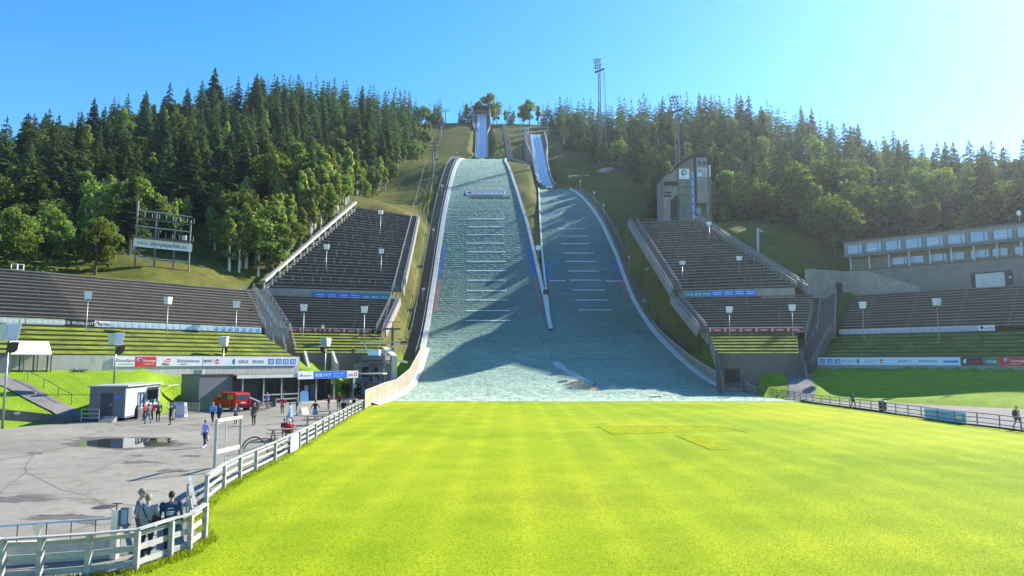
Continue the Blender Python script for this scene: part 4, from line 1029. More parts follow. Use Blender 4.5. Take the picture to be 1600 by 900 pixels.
# (the wall bends at its second point only beyond the picture)
k = L / 232
for q in (2.5, 15.5, 28.5, 41.5):
    patch(o, org, e, q * k, (q + 9.5) * k, .22, .95, BLUE); text('GD', org + e * ((q + 1.2) * k) + UP * .34, e, UP, .64, WHITE, o, .014, sx=.8)
text('BR.DAHL', org + e * (54 * k) + UP * .42, e, UP, .6, GREYT, o, sx=.85); disc(o, org, e, 82 * k, .6, .4, TEAL, a0=.5 * math.pi, a1=1.5 * math.pi); text('ASKUS', org + e * (90 * k) + UP * .38, e, UP, .65, GREYT, o, sx=1.0)
disc(o, org, e, 117 * k, .6, .32, REDP); patch(o, org, e, 117 * k - .32, 117 * k + .32, .5, .64, WHITE, lift=.012); text('SPORT 1', org + e * (142 * k) + UP * .42, e, UP, .5, DKGREY, o); text('Birkebeineren', org + e * (174 * k) + UP * .5, e, UP, .5, DKGREY, o, sx=.85); patch(o, org, e, 208 * k, 229 * k, .4, .7, BLUE)
o, org, e, L = board('advertising_board', 'dark board with a pale swoosh and red lettering on the right foot wall', rw(1498), rw(1532), BZ0, BZ1 + .1, DKGREY, .05, 'boards on the right foot wall')
disc(o, org, e, .6, .6, .34, WHITE, a0=.4 * math.pi, a1=1.5 * math.pi); text('sportsenter', org + e * 1.15 + UP * .45, e, UP, .5, REDP, o, sx=.8)
o, org, e, L = board('advertising_board', 'green board with white marks on the right foot wall', rw(1532.5), rw(1556), BZ0, BZ1 + .1, GREENP, .05, 'boards on the right foot wall')
text('VEKA', org + e * .3 + UP * .35, e, UP, .62, LBLUE, o, sx=.9); disc(o, org, e, L - .5, .45, .25, LBLUE, n=3)
o, org, e, L = board('advertising_board', 'red board with a blue oval and white lettering on the right foot wall', rw(1557), rw(1596), BZ0, BZ1 + .1, REDP, .05, 'boards on the right foot wall')
disc(o, org, e, .9, .8, .24, LBLUE, sx=1.4); disc(o, org, e, 1.0, .77, .18, BLUE, sx=1.4, lift=.011); text('Norengros', org + e * 1.4 + UP * .5, e, UP, .44, WHITE, o); text('norengros.no', org + e * 1.3 + UP * .18, e, UP, .24, WHITE, o)
# concrete works below the small left block: wing walls, dark wall with a sign, ramp
o = thing('retaining_wall', 'dark concrete wall with a black sign and pale wing walls behind the shop', 'wall', (-33, 106, 3))
A, B = Vector((-32.6, 106.3)), Vector((-19.4, 113.1)); d = (B - A).normalized(); n = Vector((d.y, -d.x))
mb = MB(); q = [A, B, B - n * .4, A - n * .4][::1]; mb.prism([(p.x, p.y) for p in (A + n * .3, B + n * .3, B, A)], 2.0, 6.65); mb.build('wall_panel', CONCD, o)
for s, h0, h1, ln in ((.08, 6.9, 4.4, 4.0), (.36, 6.9, 4.6, 4.0)):
    p = A.lerp(B, s); mb = MB(); a_ = p + n * .35; b_ = p + n * ln; w_ = d * .35
    mb.hexa([(v.x, v.y, 1.5) for v in (a_, a_ + w_, b_ + w_, b_)], [(a_.x, a_.y, h0), ((a_ + w_).x, (a_ + w_).y, h0), ((b_ + w_).x, (b_ + w_).y, h1), (b_.x, b_.y, h1)]); mb.build('wing_wall', CONCL, o)
p = A.lerp(B, .90); mb = MB(); a_ = p + n * .35; b_ = p + n * 5.2; w_ = d * .9
mb.hexa([(v.x, v.y, 0) for v in (a_, a_ + w_, b_ + w_, b_)], [(a_.x, a_.y, 7.6), ((a_ + w_).x, (a_ + w_).y, 7.6), ((b_ + w_).x, (b_ + w_).y, 6.2), (b_.x, b_.y, 6.2)]); mb.build('wing_wall', CONCL, o)
p = A.lerp(B, .55) + n * 3.2; q = A.lerp(B, .86) + n * 3.2
mb = MB(); mb.prism([(v.x, v.y) for v in (p + n * .3, q + n * .3, q, p)], .8, 5.0); mb.build('front_wall', CONC, o)
sp, sq = p.lerp(q, .25) + n * .31, p.lerp(q, .8) + n * .31; e = Vector((d.x, d.y, 0)); org = Vector((sp.x, sp.y, 3.0)); ORG[o.name] = (-33, 106, 3)
mb = MB(); mb.prism([(v.x, v.y) for v in (sp + n * .05, sq + n * .05, sq, sp)], 3.0, 4.5); mb.build('sign', BLACK, o)
text('HEIS', org + Vector((n.x, n.y, 0)) * .055 + e * .6 + UP * .8, e, UP, .45, GREYT, o); text('CHAIRLIFT', org + Vector((n.x, n.y, 0)) * .055 + e * .35 + UP * .25, e, UP, .35, GREYT, o)
# concrete works at the right foot
o = thing('retaining_wall', 'shaded concrete wall with a doorway at the right foot of the stands', 'wall', (33, 113, 2))
A, B = Vector((32.4, 112.6)), Vector((45.4, 111.0)); d = (B - A).normalized(); n = Vector((d.y, -d.x))
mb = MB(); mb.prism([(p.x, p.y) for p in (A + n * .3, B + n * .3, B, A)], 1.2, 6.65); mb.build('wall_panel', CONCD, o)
mb = MB(); p, q = A.lerp(B, .1) + n * .31, A.lerp(B, .28) + n * .31; mb.prism([(v.x, v.y) for v in (p + n * .04, q + n * .04, q, p)], 2.0, 4.2); mb.build('door', BLACK, o)
for s, ln, h1 in ((0, 5, 2.6), (.97, 3, 4.4)):
    p = A.lerp(B, s); a_ = p + n * .35; b_ = p + n * ln; w_ = d * .35; mb = MB()
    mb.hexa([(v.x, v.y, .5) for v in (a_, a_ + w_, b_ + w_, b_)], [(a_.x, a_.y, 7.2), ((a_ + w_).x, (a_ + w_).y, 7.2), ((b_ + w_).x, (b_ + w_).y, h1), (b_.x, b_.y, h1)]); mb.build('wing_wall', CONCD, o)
# ------------------------------------------------------------------ trees
def leaf_mat(name, col, hue=.03, trans=.35, var=.35):
    m, nt, b = nodes_of(name); nt.nodes.remove(b)
    out = nt.nodes['Material Output']; oi = nt.nodes.new('ShaderNodeObjectInfo')
    n1 = noise(nt, obco(nt), .9, 3, .7); n2 = noise(nt, obco(nt), 6, 2, .6)
    c = ramp(nt, n1, [(.3, [x * (1 - var) for x in col]), (.7, [x * (1 + var) for x in col])])
    c = mixc(nt, .5, c, ramp(nt, n2, [(.3, (.6, .62, .6)), (.7, (1.35, 1.3, 1.2))]), 'MULTIPLY')
    h = nt.nodes.new('ShaderNodeHueSaturation'); nt.links.new(c, h.inputs['Color'])
    for src, lo, hi in (('Hue', .5 - hue, .5 + hue), ('Value', .65, 1.35)):
        mr = nt.nodes.new('ShaderNodeMapRange'); mr.inputs['To Min'].default_value = lo; mr.inputs['To Max'].default_value = hi
        nt.links.new(oi.outputs['Random'], mr.inputs['Value']); nt.links.new(mr.outputs[0], h.inputs[src])
    d = nt.nodes.new('ShaderNodeBsdfDiffuse'); t = nt.nodes.new('ShaderNodeBsdfTranslucent'); mx = nt.nodes.new('ShaderNodeMixShader'); mx.inputs[0].default_value = trans
    nt.links.new(h.outputs[0], d.inputs[0])
    br = mixc(nt, 1, h.outputs[0], (1.5, 1.45, .7), 'MULTIPLY'); nt.links.new(br, t.inputs[0])
    nt.links.new(d.outputs[0], mx.inputs[1]); nt.links.new(t.outputs[0], mx.inputs[2]); nt.links.new(mx.outputs[0], out.inputs[0]); return m
L_SPR = leaf_mat('spruce_needles', (.060, .096, .040), .03, .3); L_BRD = leaf_mat('broad_leaves', (.135, .195, .05), .025, .42); L_BIR = leaf_mat('birch_leaves', (.21, .265, .075), .02, .45)
BARK = mat('bark', (.10, .075, .055), .9, .3, 3); BARKB = mat('birch_bark', (.55, .53, .5), .8, .35, 4, stretch=(1, 1, 3))
def spruce(seed, h, r, dens=1.0, bare=.06):
    R = random.Random(seed); mb = MB(); tr = MB()
    tr.tube([(0, 0, -1.2), (0, 0, h * .5), (0, 0, h * .98)], [h * .014 + .05, h * .009, .015], 6)
    n = int(h * 2.1 * dens)
    for k in range(n):
        t = k / n; z = h * (bare + (1 - bare) * t); rr = r * (1 - t) ** .8 * (.9 + .1 * math.sin(k)) + .10
        m = max(5, int(9 * (1 - t * .5)))
        a0 = R.uniform(0, 6.28)
        for j in range(m):
            if R.random() < .10: continue
            a = a0 + 6.283 * j / m + R.uniform(-.3, .3); L = rr * R.uniform(.6, 1.18); dr = L * R.uniform(.22, .5); w = L * R.uniform(.16, .26) + .07
            ca, sa = math.cos(a), math.sin(a); zz = z + R.uniform(-.2, .2)
            def pt(d, s, dz): return (ca * d - sa * s, sa * d + ca * s, zz + dz)
            up = .06 * L
            mb.add([pt(.05, -w * .4, 0), pt(.05, w * .4, 0), pt(L * .55, w, -dr * .35 + up), pt(L * .55, -w, -dr * .35 + up), pt(L, 0, -dr * .8)], [(0, 1, 2, 3), (3, 2, 4)])
            # hanging twigs
            for q in (.35, .6, .85):
                s = R.choice((-1, 1)); d0 = L * q; hh = R.uniform(.25, .55) * (.4 + L * .28)
                mb.add([pt(d0 - .16 * L, s * w * .6, -dr * q * .7), pt(d0 + .16 * L, s * w * .6, -dr * q * .75), pt(d0 + R.uniform(-.1, .1), s * w * 1.2, -dr * q - hh)], [(0, 1, 2)])
    mb.tube([(0, 0, h * .93), (0, 0, h * 1.02)], [.10, .01], 4)
    return mb, tr
def broad(seed, h, rx, nleaf=1900, size=.42, low=.18, narrow=False):
    R = random.Random(seed); mb = MB(); tr = MB(); cl = []
    tr.tube([(0, 0, -1.2), (.05, 0, h * .3), (.1, .05, h * .75)], [h * .022 + .04, h * .015 + .02, .03], 6)
    zc = h * (low + (1 - low) / 2); rz = h * (1 - low) / 2
    nc = 26 if not narrow else 22
    for i in range(nc):
        while True:
            x, y, z = R.uniform(-1, 1), R.uniform(-1, 1), R.uniform(-1, 1)
            if .12 < x * x + y * y + z * z < .92: break
        tp = 1 - .42 * max(0, z) if not narrow else 1 - .72 * (z * .5 + .5) ** 1.3
        c = Vector((x * rx * tp * .86, y * rx * tp * .86, zc + z * rz * .9)); cr = rx * R.uniform(.26, .46) * (1 if not narrow else .85)
        cl.append((c, cr))
        if i % 3 == 0: tr.tube([(0, 0, h * R.uniform(.2, .5)), tuple(c * .6 + Vector((0, 0, c.z * .32))), tuple(c)], [h * .008 + .02, .04, .015], 4)
    for i in range(nleaf):
        c, cr = R.choice(cl)
        v = Vector((R.gauss(0, 1), R.gauss(0, 1), R.gauss(0, 1))).normalized()
        p = c + Vector((v.x, v.y, v.z * (.8 if not narrow else 1.25))) * cr * R.uniform(.55, 1.08)
        nrm = (v * .8 + Vector((R.gauss(0, .6), R.gauss(0, .6), R.gauss(.25, .6)))).normalized()
        u = nrm.cross(Vector((R.gauss(0, 1), R.gauss(0, 1), R.gauss(0, 1)))).normalized(); w = nrm.cross(u); s = size * R.uniform(.55, 1.2)
        mb.add([p - u * s * .5 - w * s * .28, p + u * s * .1 - w * s * .5, p + u * s * .6, p + w * s * .5], [(0, 1, 2, 3)])
    return mb, tr
PROTO = {}
def proto(kind, i, mb, tr, lm, bm, h, r):
    PROTO.setdefault(kind, []).append((mb.mesh('crown', lm), tr.mesh('trunk', bm), h, r))
for i in range(7):
    h = 10.0; r = [2.1, 2.4, 1.9, 2.7, 2.2, 1.6, 2.3][i]; mb, tr = spruce(20 + i, h, r, 1 + .25 * (i % 3), [.05, .1, .04, .12, .07, .3, .05][i]); proto('spruce', i, mb, tr, L_SPR, BARK, h, r)
for i in range(6):
    h = 10.0; r = [3.3, 2.9, 3.7, 2.6, 3.1, 3.5][i]; mb, tr = broad(50 + i, h, r, 2300, .50, [.12, .18, .1, .2, .08, .15][i]); proto('broad', i, mb, tr, L_BRD, BARK, h, r)
for i in range(5):
    h = 10.0; r = [1.75, 1.45, 1.95, 1.35, 1.65][i]; mb, tr = broad(80 + i, h, r, 1900, .40, [.1, .14, .08, .16, .1][i], True); proto('birch', i, mb, tr, L_BIR, BARKB, h, r)
pxy = lambda q: [(X(px, Y), Y) for px, Y in q]
FL = pxy([(-190, 88), (-100, 93), (0, 99), (100, 106), (150, 110), (188, 115), (205, 131), (300, 137), (390, 137), (412, 137), (468, 153), (520, 171), (552, 186), (566, 200), (603, 238), (640, 268), (655, 287), (672, 330), (686, 352), (690, 410), (540, 415), (430, 375), (300, 335), (150, 300), (0, 265), (-190, 210)])
FR = pxy([(870, 350), (884, 318), (925, 285), (960, 262), (1000, 240), (1038, 216), (1062, 204), (1122, 192), (1190, 186), (1250, 176), (1300, 166), (1330, 163), (1400, 158), (1500, 146), (1600, 139), (1760, 128), (1900, 160), (1750, 250), (1600, 262), (1400, 312), (1200, 350), (1075, 375), (950, 410), (870, 410)])
def scatter(poly, sp, seed, mx=3000):
    R = random.Random(seed); xs = [p[0] for p in poly]; ys = [p[1] for p in poly]; pts = []; g = {}
    for _ in range(mx * 45):
        x, y = R.uniform(min(xs), max(xs)), R.uniform(min(ys), max(ys)); s = sp(x, y)
        k = (int(x // 8), int(y // 8)); ok = True
        for i in (-1, 0, 1):
            for j in (-1, 0, 1):
                for q in g.get((k[0] + i, k[1] + j), []):
                    if (q[0] - x) ** 2 + (q[1] - y) ** 2 < s * s: ok = False; break
                if not ok: break
            if not ok: break
        if ok: pts.append((x, y)); g.setdefault(k, []).append((x, y))
    a = np.array(pts); return a[inpoly(poly, a[:, 0], a[:, 1])]
cands = []      # x, y, z, kind, height, side
RT = random.Random(11)
for side, poly in (('left', FL), ('right', FR)):
    pts = scatter(poly, lambda x, y: 4.7 if y < 200 else 6.0, 5 if side == 'left' else 6)
    ed = pdist(poly, pts[:, 0], pts[:, 1]); zz = T(pts[:, 0], pts[:, 1])
    for (x, y), d, z in zip(pts, ed, zz):
        px, py, dep = proj(x, y, z); r = RT.random()
        if side == 'left':
            front = d < 13 and y < 300 and px < 680
            pb = .85 if front else .52
            if px < 200 and y < 135: pb = .97
            if y > 265 or (px > 420 and y > 240): pb = .05
            if px > 640 and y > 290: pb = .3
            kind = 'spruce' if r > pb else ('birch' if RT.random() < (.75 if px > 330 else .4) else 'broad')
            h = RT.uniform(14, 21) if kind == 'spruce' else RT.uniform(9.5, 14.5)
            if px < 200 and y < 125: kind = 'broad' if r < .8 else 'birch'; h = RT.uniform(7, 10)
            if px > 640: h *= .75
        else:
            front = d < 12 and y < 320 and px > 930
            pb = .65 if front else .45
            if px > 1130: pb = .62 if y < 215 else .3
            if y > 250 and px < 1250 or (px > 1250 and y > 236 - (px - 1250) * .12): pb = .07
            kind = 'spruce' if r > pb else ('birch' if RT.random() < .3 else 'broad')
            h = RT.uniform(14, 20) if kind == 'spruce' else RT.uniform(9.5, 14)
            if px < 960 and y < 300: h *= .8
            if 1290 < px < 1420 and d < 14: h *= 1.2
        cands.append((x, y, float(z) - .2, kind, h * RT.uniform(.9, 1.08), side))
for px, Y, kind, h, zoff in ((318, 262, 'spruce', 27, 0), (722, 359, 'spruce', 13, 0), (728, 361, 'birch', 13, 0), (734, 363, 'spruce', 14, 0), (716, 363, 'spruce', 11, 0), (770, 360, 'birch', 15, 0), (764, 363, 'broad', 19, 0), (776, 363, 'birch', 13, 0), (745, 366, 'birch', 17, 0),
                             (790, 365, 'birch', 11, 0), (797, 362, 'spruce', 13, 0), (803, 364, 'birch', 9, 0), (828, 358, 'broad', 15, 0), (818, 359, 'broad', 12, 0), (842, 363, 'birch', 14, 0), (850, 361, 'spruce', 13, 0), (858, 359, 'spruce', 15, 0), (864, 362, 'spruce', 12, 0), (1240, 172, 'broad', 5, 0)):
    x = X(px, Y); cands.append((x, Y, Tz(x, Y) - .2, kind, h * (1.0 if not 700 < px < 868 else .95), 'crest' if 700 < px < 868 else 'left' if px < 700 else 'right'))
RM = random.Random(31)
for t in np.linspace(.0, 1.12, 30):          # birches and leafy trees crowding the pale sloping wall
    for off in (3.2, 7.5):
        bx, by = -45.9 + (-38.2 + 45.9) * min(t, 1), 130.5 + 39.5 * t; x, y = bx - off * RM.uniform(.8, 1.3), by + RM.uniform(-1.5, 1.5) + off * .1
        if t < .1 and off < 5: continue
        cands.append((x, y, Tz(x, y) - .2, 'birch' if RM.random() < .85 else 'broad', RM.uniform(10, 15) * (.78 if off < 5 else 1), 'left'))
for px, Y in ((560, 197), (566, 205), (578, 214), (585, 222), (598, 232), (606, 240), (618, 250), (628, 258), (640, 268), (648, 278), (655, 290), (662, 305), (668, 322)):
    x = X(px, Y); cands.append((x, Y, Tz(x, Y) - .2, 'birch' if RM.random() < .5 else 'broad', RM.uniform(6, 10), 'left'))
for px, Y in ((884, 312), (890, 300), (902, 292), (915, 280), (930, 268), (944, 258), (960, 252), (976, 244), (990, 236), (1004, 228), (1018, 220), (1030, 213), (1042, 207), (900, 305), (925, 287), (950, 270), (975, 255), (1000, 240), (1022, 226), (1120, 187), (1135, 184), (1150, 181), (1168, 180), (1186, 178), (1205, 176), (1222, 173), (1242, 170), (1258, 166), (1276, 162), (1294, 159), (1310, 156)):
    x = X(px, Y); k_ = 'spruce' if RM.random() < .35 else 'broad' if RM.random() < .6 else 'birch'; cands.append((x, Y, Tz(x, Y) - .2, k_, RM.uniform(8, 13) * (1.35 if 1240 < px < 1330 else 1), 'right'))
for px in range(1026, 1130, 9):
    for Y in (199, 208, 218):
        q = px + RM.uniform(-4, 4); x = X(q, Y); cands.append((x, Y, Tz(x, Y) - .2, 'spruce' if RM.random() < .8 else 'birch', RM.uniform(13, 18), 'right'))
# keep only trees that show (or shade) something: walk from near to far over a coarse picture grid
cands.sort(key=lambda c: c[1]); cover = np.zeros((110, 230)); keep = []
for c in cands:
    x, y, z, kind, h, side = c; p0 = proj(x, y, z); p1 = proj(x, y, z + h); wpx = F * h * {'spruce': .15, 'broad': .27, 'birch': .15}[kind] / y
    i0, i1 = int((p1[1]) / 6), int(p0[1] / 6); j0, j1 = int((p0[0] - wpx * .8 + 60) / 8), int((p0[0] + wpx * .8 + 60) / 8)
    i0, i1, j0, j1 = max(i0, 0), min(i1, 109), max(j0, 0), min(j1, 229)
    if j1 < j0 or i1 < i0: 
        continue
    sub = cover[i0:i1 + 1, j0:j1 + 1]; fr = (sub < 1.5).mean() if sub.size else 0
    if fr > .10 or side == 'crest' or h > 24 or (1020 < p0[0] < 1140 and y < 222): keep.append(c)
    else: continue
    cover[i0 + int((i1 - i0) * .25):i1 + 1, j0:j1 + 1] += .8
def sel(kind, n):
    a = [c for c in keep if c[3] == kind]
    if len(a) > n:
        a.sort(key=lambda c: -c[4] / c[1]); a = a[:n]
    return a
LM_L = [(60, 'at the far left'), (130, 'left of the scaffold billboard'), (205, 'beside the scaffold billboard'), (300, 'above the scaffold billboard'), (380, 'right of the scaffold billboard'), (450, 'above the pale sloping wall'), (520, 'above upper stand, left half'), (600, 'above upper stand, right half'), (900, 'beside the chairlift')]
LM_R = [(936, 'left of the tall floodlight mast'), (1036, 'left of the concrete tower'), (1120, 'behind the concrete tower'), (1200, 'right of the concrete tower'), (1320, 'left of the long building'), (1420, 'above the long building, left half'), (1520, 'above the long building, middle'), (3000, 'at the far right')]
def place(c):
    x, y, z, kind, h, side = c; px, py, _ = proj(x, y, z)
    col = 'behind the in-runs' if side == 'crest' else next(t for m, t in (LM_L if side == 'left' else LM_R) if px < m)
    row = '' if side == 'crest' else ('on the skyline' if y > (255 if side == 'left' and px < 400 else 285 if side == 'left' else 232) else 'at front' if y < (140 if side == 'left' and px < 300 else 205) else 'mid slope')
    return row, col, px
trees = [c for k in ('spruce', 'broad', 'birch') for c in sel(k, 290)]
rest = [c for c in keep if c not in set(trees)]
cells = {}
for c in trees:
    row, col, px = place(c); cells.setdefault((c[3], row, col), []).append((px, c))
ORDT = ['First', 'Second', 'Third', 'Fourth', 'Fifth', 'Sixth', 'Seventh', 'Eighth', 'Ninth', 'Tenth', 'Eleventh', 'Twelfth', 'Thirteenth', 'Fourteenth', 'Fifteenth', 'Sixteenth', 'Seventeenth', 'Eighteenth', 'Nineteenth', 'Twentieth']
NM = {'spruce': ('spruce_tree', 'dark spruce'), 'broad': ('broadleaf_tree', 'round leafy tree'), 'birch': ('birch_tree', 'slim pale birch')}
cnt = 0
for (kind, row, col), lst in cells.items():
    lst.sort(key=lambda q: q[0])
    for i, (px, c) in enumerate(lst):
        x, y, z, kind, h, side = c; nm, ad = NM[kind]
        if len(lst) == 1: lb = 'lone ' + ad + ' ' + row + ' ' + col
        else: lb = (ORDT[i] if i < 20 else 'Far right') + ' ' + ad + ' from left ' + row + ' ' + col
        crown, trunk, h0, r0 = PROTO[kind][cnt % len(PROTO[kind])] if not (side == 'left' and h > 24) else PROTO[kind][5]
        o = thing(nm, ' '.join(lb.split()), 'tree', (x, y, z), RT.uniform(0, 6.28), {'spruce': 'spruces', 'broad': 'round leafy trees', 'birch': 'birches'}[kind] + (' on the crest' if side == 'crest' else ' on the %s hillside' % side))
        s = h / h0; wd = s * RT.uniform(.92, 1.22) * (1.15 if kind == 'spruce' and y < 200 else 1); o.scale = (wd, wd, s)
        for me, n in ((crown, 'crown'), (trunk, 'trunk')):
            k = bpy.data.objects.new(n, me); COL.objects.link(k); k.parent = o
        cnt += 1
print('TREES', cnt, {k: sum(1 for c in trees if c[3] == k) for k in NM}, len(cands), len(keep))
# the many smaller spruces beyond the three hundred nearest: one mass of real trees in one mesh
if rest:
    lowm = []
    for i in range(4):
        mb, tr = spruce(120 + i, 10, [2.1, 1.8, 2.4, 2.0][i], .62); me = mb.mesh('t', L_SPR)
        v = np.empty(len(me.vertices) * 3, np.float32); me.vertices.foreach_get('co', v); v = v.reshape(-1, 3)
        ls = np.empty(len(me.polygons), np.int32); lt = np.empty(len(me.polygons), np.int32); li = np.empty(len(me.loops), np.int32)
        me.polygons.foreach_get('loop_start', ls); me.polygons.foreach_get('loop_total', lt); me.loops.foreach_get('vertex_index', li); lowm.append((v, ls, lt, li)); bpy.data.meshes.remove(me)
    VV, LS, LT, LI = [], [], [], []; vo = lo_ = 0
    for i, (x, y, z, kind, h, side) in enumerate(rest):
        v, ls, lt, li = lowm[i % 4]; s = h / 10; w = s * RT.uniform(.95, 1.25); a = RT.uniform(0, 6.28); q = v.copy()
        q[:, :2] = (v[:, :2] @ R2(a).T.astype(np.float32)) * w; q[:, 2] *= s; q += np.array((x, y, z), np.float32)
        VV.append(q); LS.append(ls + lo_); LT.append(lt); LI.append(li + vo); vo += len(v); lo_ += len(li)
    VV = np.concatenate(VV); LS = np.concatenate(LS); LT = np.concatenate(LT); LI = np.concatenate(LI)
    me = bpy.data.meshes.new('distant_forest'); me.vertices.add(len(VV)); me.vertices.foreach_set('co', VV.ravel()); me.loops.add(len(LI)); me.loops.foreach_set('vertex_index', LI)
    me.polygons.add(len(LS)); me.polygons.foreach_set('loop_start', LS); me.polygons.foreach_set('loop_total', LT); me.materials.append(L_SPR); me.update(calc_edges=True)
    o = bpy.data.objects.new('distant_forest', me); COL.objects.link(o); tag(o, kind='stuff')
# undergrowth that reads as one mass below the crowns
sc_ = MB(); Rb = random.Random(3)
for poly in (FL, FR):
    pts = scatter(poly, lambda x, y: 3.4, 77, 2500); ed = pdist(poly, pts[:, 0], pts[:, 1]); zz = T(pts[:, 0], pts[:, 1])
    for (x, y), d, z in zip(pts, ed, zz):
        if d > 16 or y > 300: continue
        for _ in range(34):
            p = Vector((x + Rb.gauss(0, 1.0), y + Rb.gauss(0, 1.0), z + abs(Rb.gauss(.2, .75)))); u = Vector((Rb.gauss(0, 1), Rb.gauss(0, 1), Rb.gauss(0, .6))).normalized() * Rb.uniform(.2, .5); w = Vector((Rb.gauss(0, 1), Rb.gauss(0, 1), Rb.gauss(0, 1))).normalized() * Rb.uniform(.2, .4)
            sc_.add([p - u, p - w, p + u, p + w], [(0, 1, 2, 3)])
tag(sc_.build('undergrowth', leaf_mat('undergrowth_leaves', (.08, .125, .028), .02, .35)), kind='stuff')
MASTM = mat('mast_steel', (.20, .20, .21), .6, .15, 1, metal=.3)
# ------------------------------------------------------------------ fences round the lawn
def timber_fence(label, pts, h, rails, postw, m, gap=None):
    pts = [Vector(p) for p in pts]; o = thing('timber_fence', label, 'fence', pts[0]); R_ = random.Random(4)
    for p, q in zip(pts, pts[1:]):
        d = (q - p).normalized(); e = Vector((d.y, -d.x, 0)) * (postw / 2 + .02)
        for hz, rh in rails:
            mb = MB(); j = R_.uniform(-.012, .012); mb.beam(p + e * 0 - e + Vector((0, 0, hz + j)), q - e + Vector((0, 0, hz - j)), .035, rh); mb.build('rail', m, o)
        mb = MB(); mb.beam(p + Vector((0, 0, h)), q + Vector((0, 0, h)), postw * 1.5, .04); mb.build('top_board', m, o)
    for p in pts:
        mb = MB(); mb.box(p.x - postw / 2, p.x + postw / 2, p.y - postw / 2, p.y + postw / 2, -.3, h - .02); mb.build('post', m, o)
    return o
FWOOD = mat('whitewashed_timber', (.37, .37, .345), .75, .3, 2.2, .35, 14, stretch=(.5, .5, 3))
timber_fence('near whitewashed rail fence curving in from the left in front of the three men', [Vector((p.x, p.y, 0)) for p in FN1], 1.04, ((.88, .1), (.55, .15), (.18, .15)), .12, FWOOD)
f2 = [Vector((p.x, p.y, 0)) for p in FN2]
dense = [f2[0]]
for a, b in zip(f2, f2[1:]):
    n = max(1, round((b - a).length / 3.0)); dense += [a.lerp(b, (i + 1) / n) for i in range(n)]
tf2 = timber_fence('long whitewashed rail fence running away between the plaza and the lawn', dense, 1.05, ((.84, .1), (.52, .13), (.18, .13)), .12, FWOOD)
mb = MB(); a, b = G(451, 709), G(463, 702); e = Vector((.1, 0, 0)); mb.beam(a + e + Vector((0, 0, .5)), b + e + Vector((0, 0, .5)), .03, .95); mb.build('white_panel', WHITE, tf2)
# leaning gate boards between both fences
o = thing('fence_gate', 'leaning open gate boards at the corner between the two whitewashed fences', 'gate', tuple(G(320, 842)))
g0, g1 = Vector((-9.35, 21.2, 0)), Vector((-11.3, 25.2, 0))
for hz in (.92, .55, .2):
    mb = MB(); mb.beam(g0 + Vector((0, 0, hz)), g1 + Vector((0, 0, hz)), .04, .13); mb.build('rail', FWOOD, o)
for p in (g0.lerp(g1, .45), g1):
    mb = MB(); mb.box(p.x - .05, p.x + .05, p.y - .05, p.y + .05, -.2, 1.05); mb.build('post', FWOOD, o)
mb = MB(); mb.beam(g0 + Vector((.02, .1, 1.08)), g1 + Vector((0, 0, 1.30)), .10, .04); mb.build('top_board', WOODG, o)
# dark metal fence on the right
fr = [(1159, 613), (1196, 619), (1233, 623.6), (1270, 630), (1312.5, 636), (1344, 639.5), (1400, 648), (1440, 653.7), (1492.5, 662), (1527.5, 665.6), (1562.5, 670), (1596, 675), (1650, 682.5), (1720, 692)]
fp = [hit(*q) if q[1] < 626 else G(*q) for q in fr]; dn = [fp[0]]
for a, b in zip(fp, fp[1:]):
    n = max(1, round((b - a).length / 2.6)); dn += [a.lerp(b, (i + 1) / n) for i in range(n)]
o = thing('metal_fence', 'dark metal rail fence between the lawn and the right apron', 'fence', fp[0]); FDK = mat('weathered_steel_fence', (.17, .18, .20), .6, .2, 2)
for p, q in zip(dn, dn[1:]):
    for hz in (1.08, .72, .34):
        mb = MB(); mb.beam(p + Vector((0, 0, hz)), q + Vector((0, 0, hz)), .05, .075); mb.build('rail', FDK, o)
for p in dn:
    mb = MB(); mb.beam(p - Vector((0, 0, .3)), p + Vector((0, 0, 1.12)), .07, .07); mb.build('post', FDK, o)
p, q = G(1444, 654.5), G(1508, 663.5); d = (q - p).normalized(); n = Vector((-d.y, d.x, 0))
o, org, e, L = board('banner', 'light blue banner with white print hung on the dark right fence', (p.x + n.x * .12, p.y + n.y * .12), (q.x + n.x * .12, q.y + n.y * .12), .08, 1.0, mat('sky_banner', (.16, .48, .85), .55, .12, 1), 0)
patch(o, org, e, L * .74, L * .92, .3, .7, WHITE); text('Lillehammer', org + e * .6 + UP * .45, e, UP, .42, LBLUE, o); text('Olympiapark', org + e * .6 + UP * .12, e, UP, .3, LBLUE, o)
# low sitting wall, ramp rail and gauge post at the near left
o = thing('retaining_wall', 'low board-marked concrete wall behind the near fence at lower left', 'wall', (-17, 19, 0))
mb = MB(); a_, b_ = G(-140, 905), G(182, 876); d = (b_ - a_).normalized(); n = Vector((-d.y, d.x, 0))
qd = [a_ + n * .6, b_ + n * .35, b_ + n * .65, a_ + n * .9]; mb.hexa([(v.x, v.y, -.3) for v in qd], [(v.x, v.y, z) for v, z in zip(qd, (.62, .46, .46, .62))]); mb.build('wall_body', CONCL, o)
o = thing('handrail', 'bright steel handrail on the low concrete wall at lower left', 'railing', (a_.x, a_.y, .5)); RAILM = mat('bright_steel', (.62, .63, .62), .35, .1, 2, metal=.5)
pp_ = [a_ + n * .75 + UP * .98, a_.lerp(b_, .62) + n * .62 + UP * 1.0, b_ + n * .5 + UP * 1.02]
mb = MB(); mb.tube(pp_, .035, 8); mb.build('rail', RAILM, o)
for t in (.1, .3, .45, .6, .73, .86):
    q = pp_[0].lerp(pp_[2], t); mb = MB(); mb.tube([(q.x, q.y, .4), (q.x, q.y, q.z)], .014, 6); mb.build('baluster', STEELD, o)
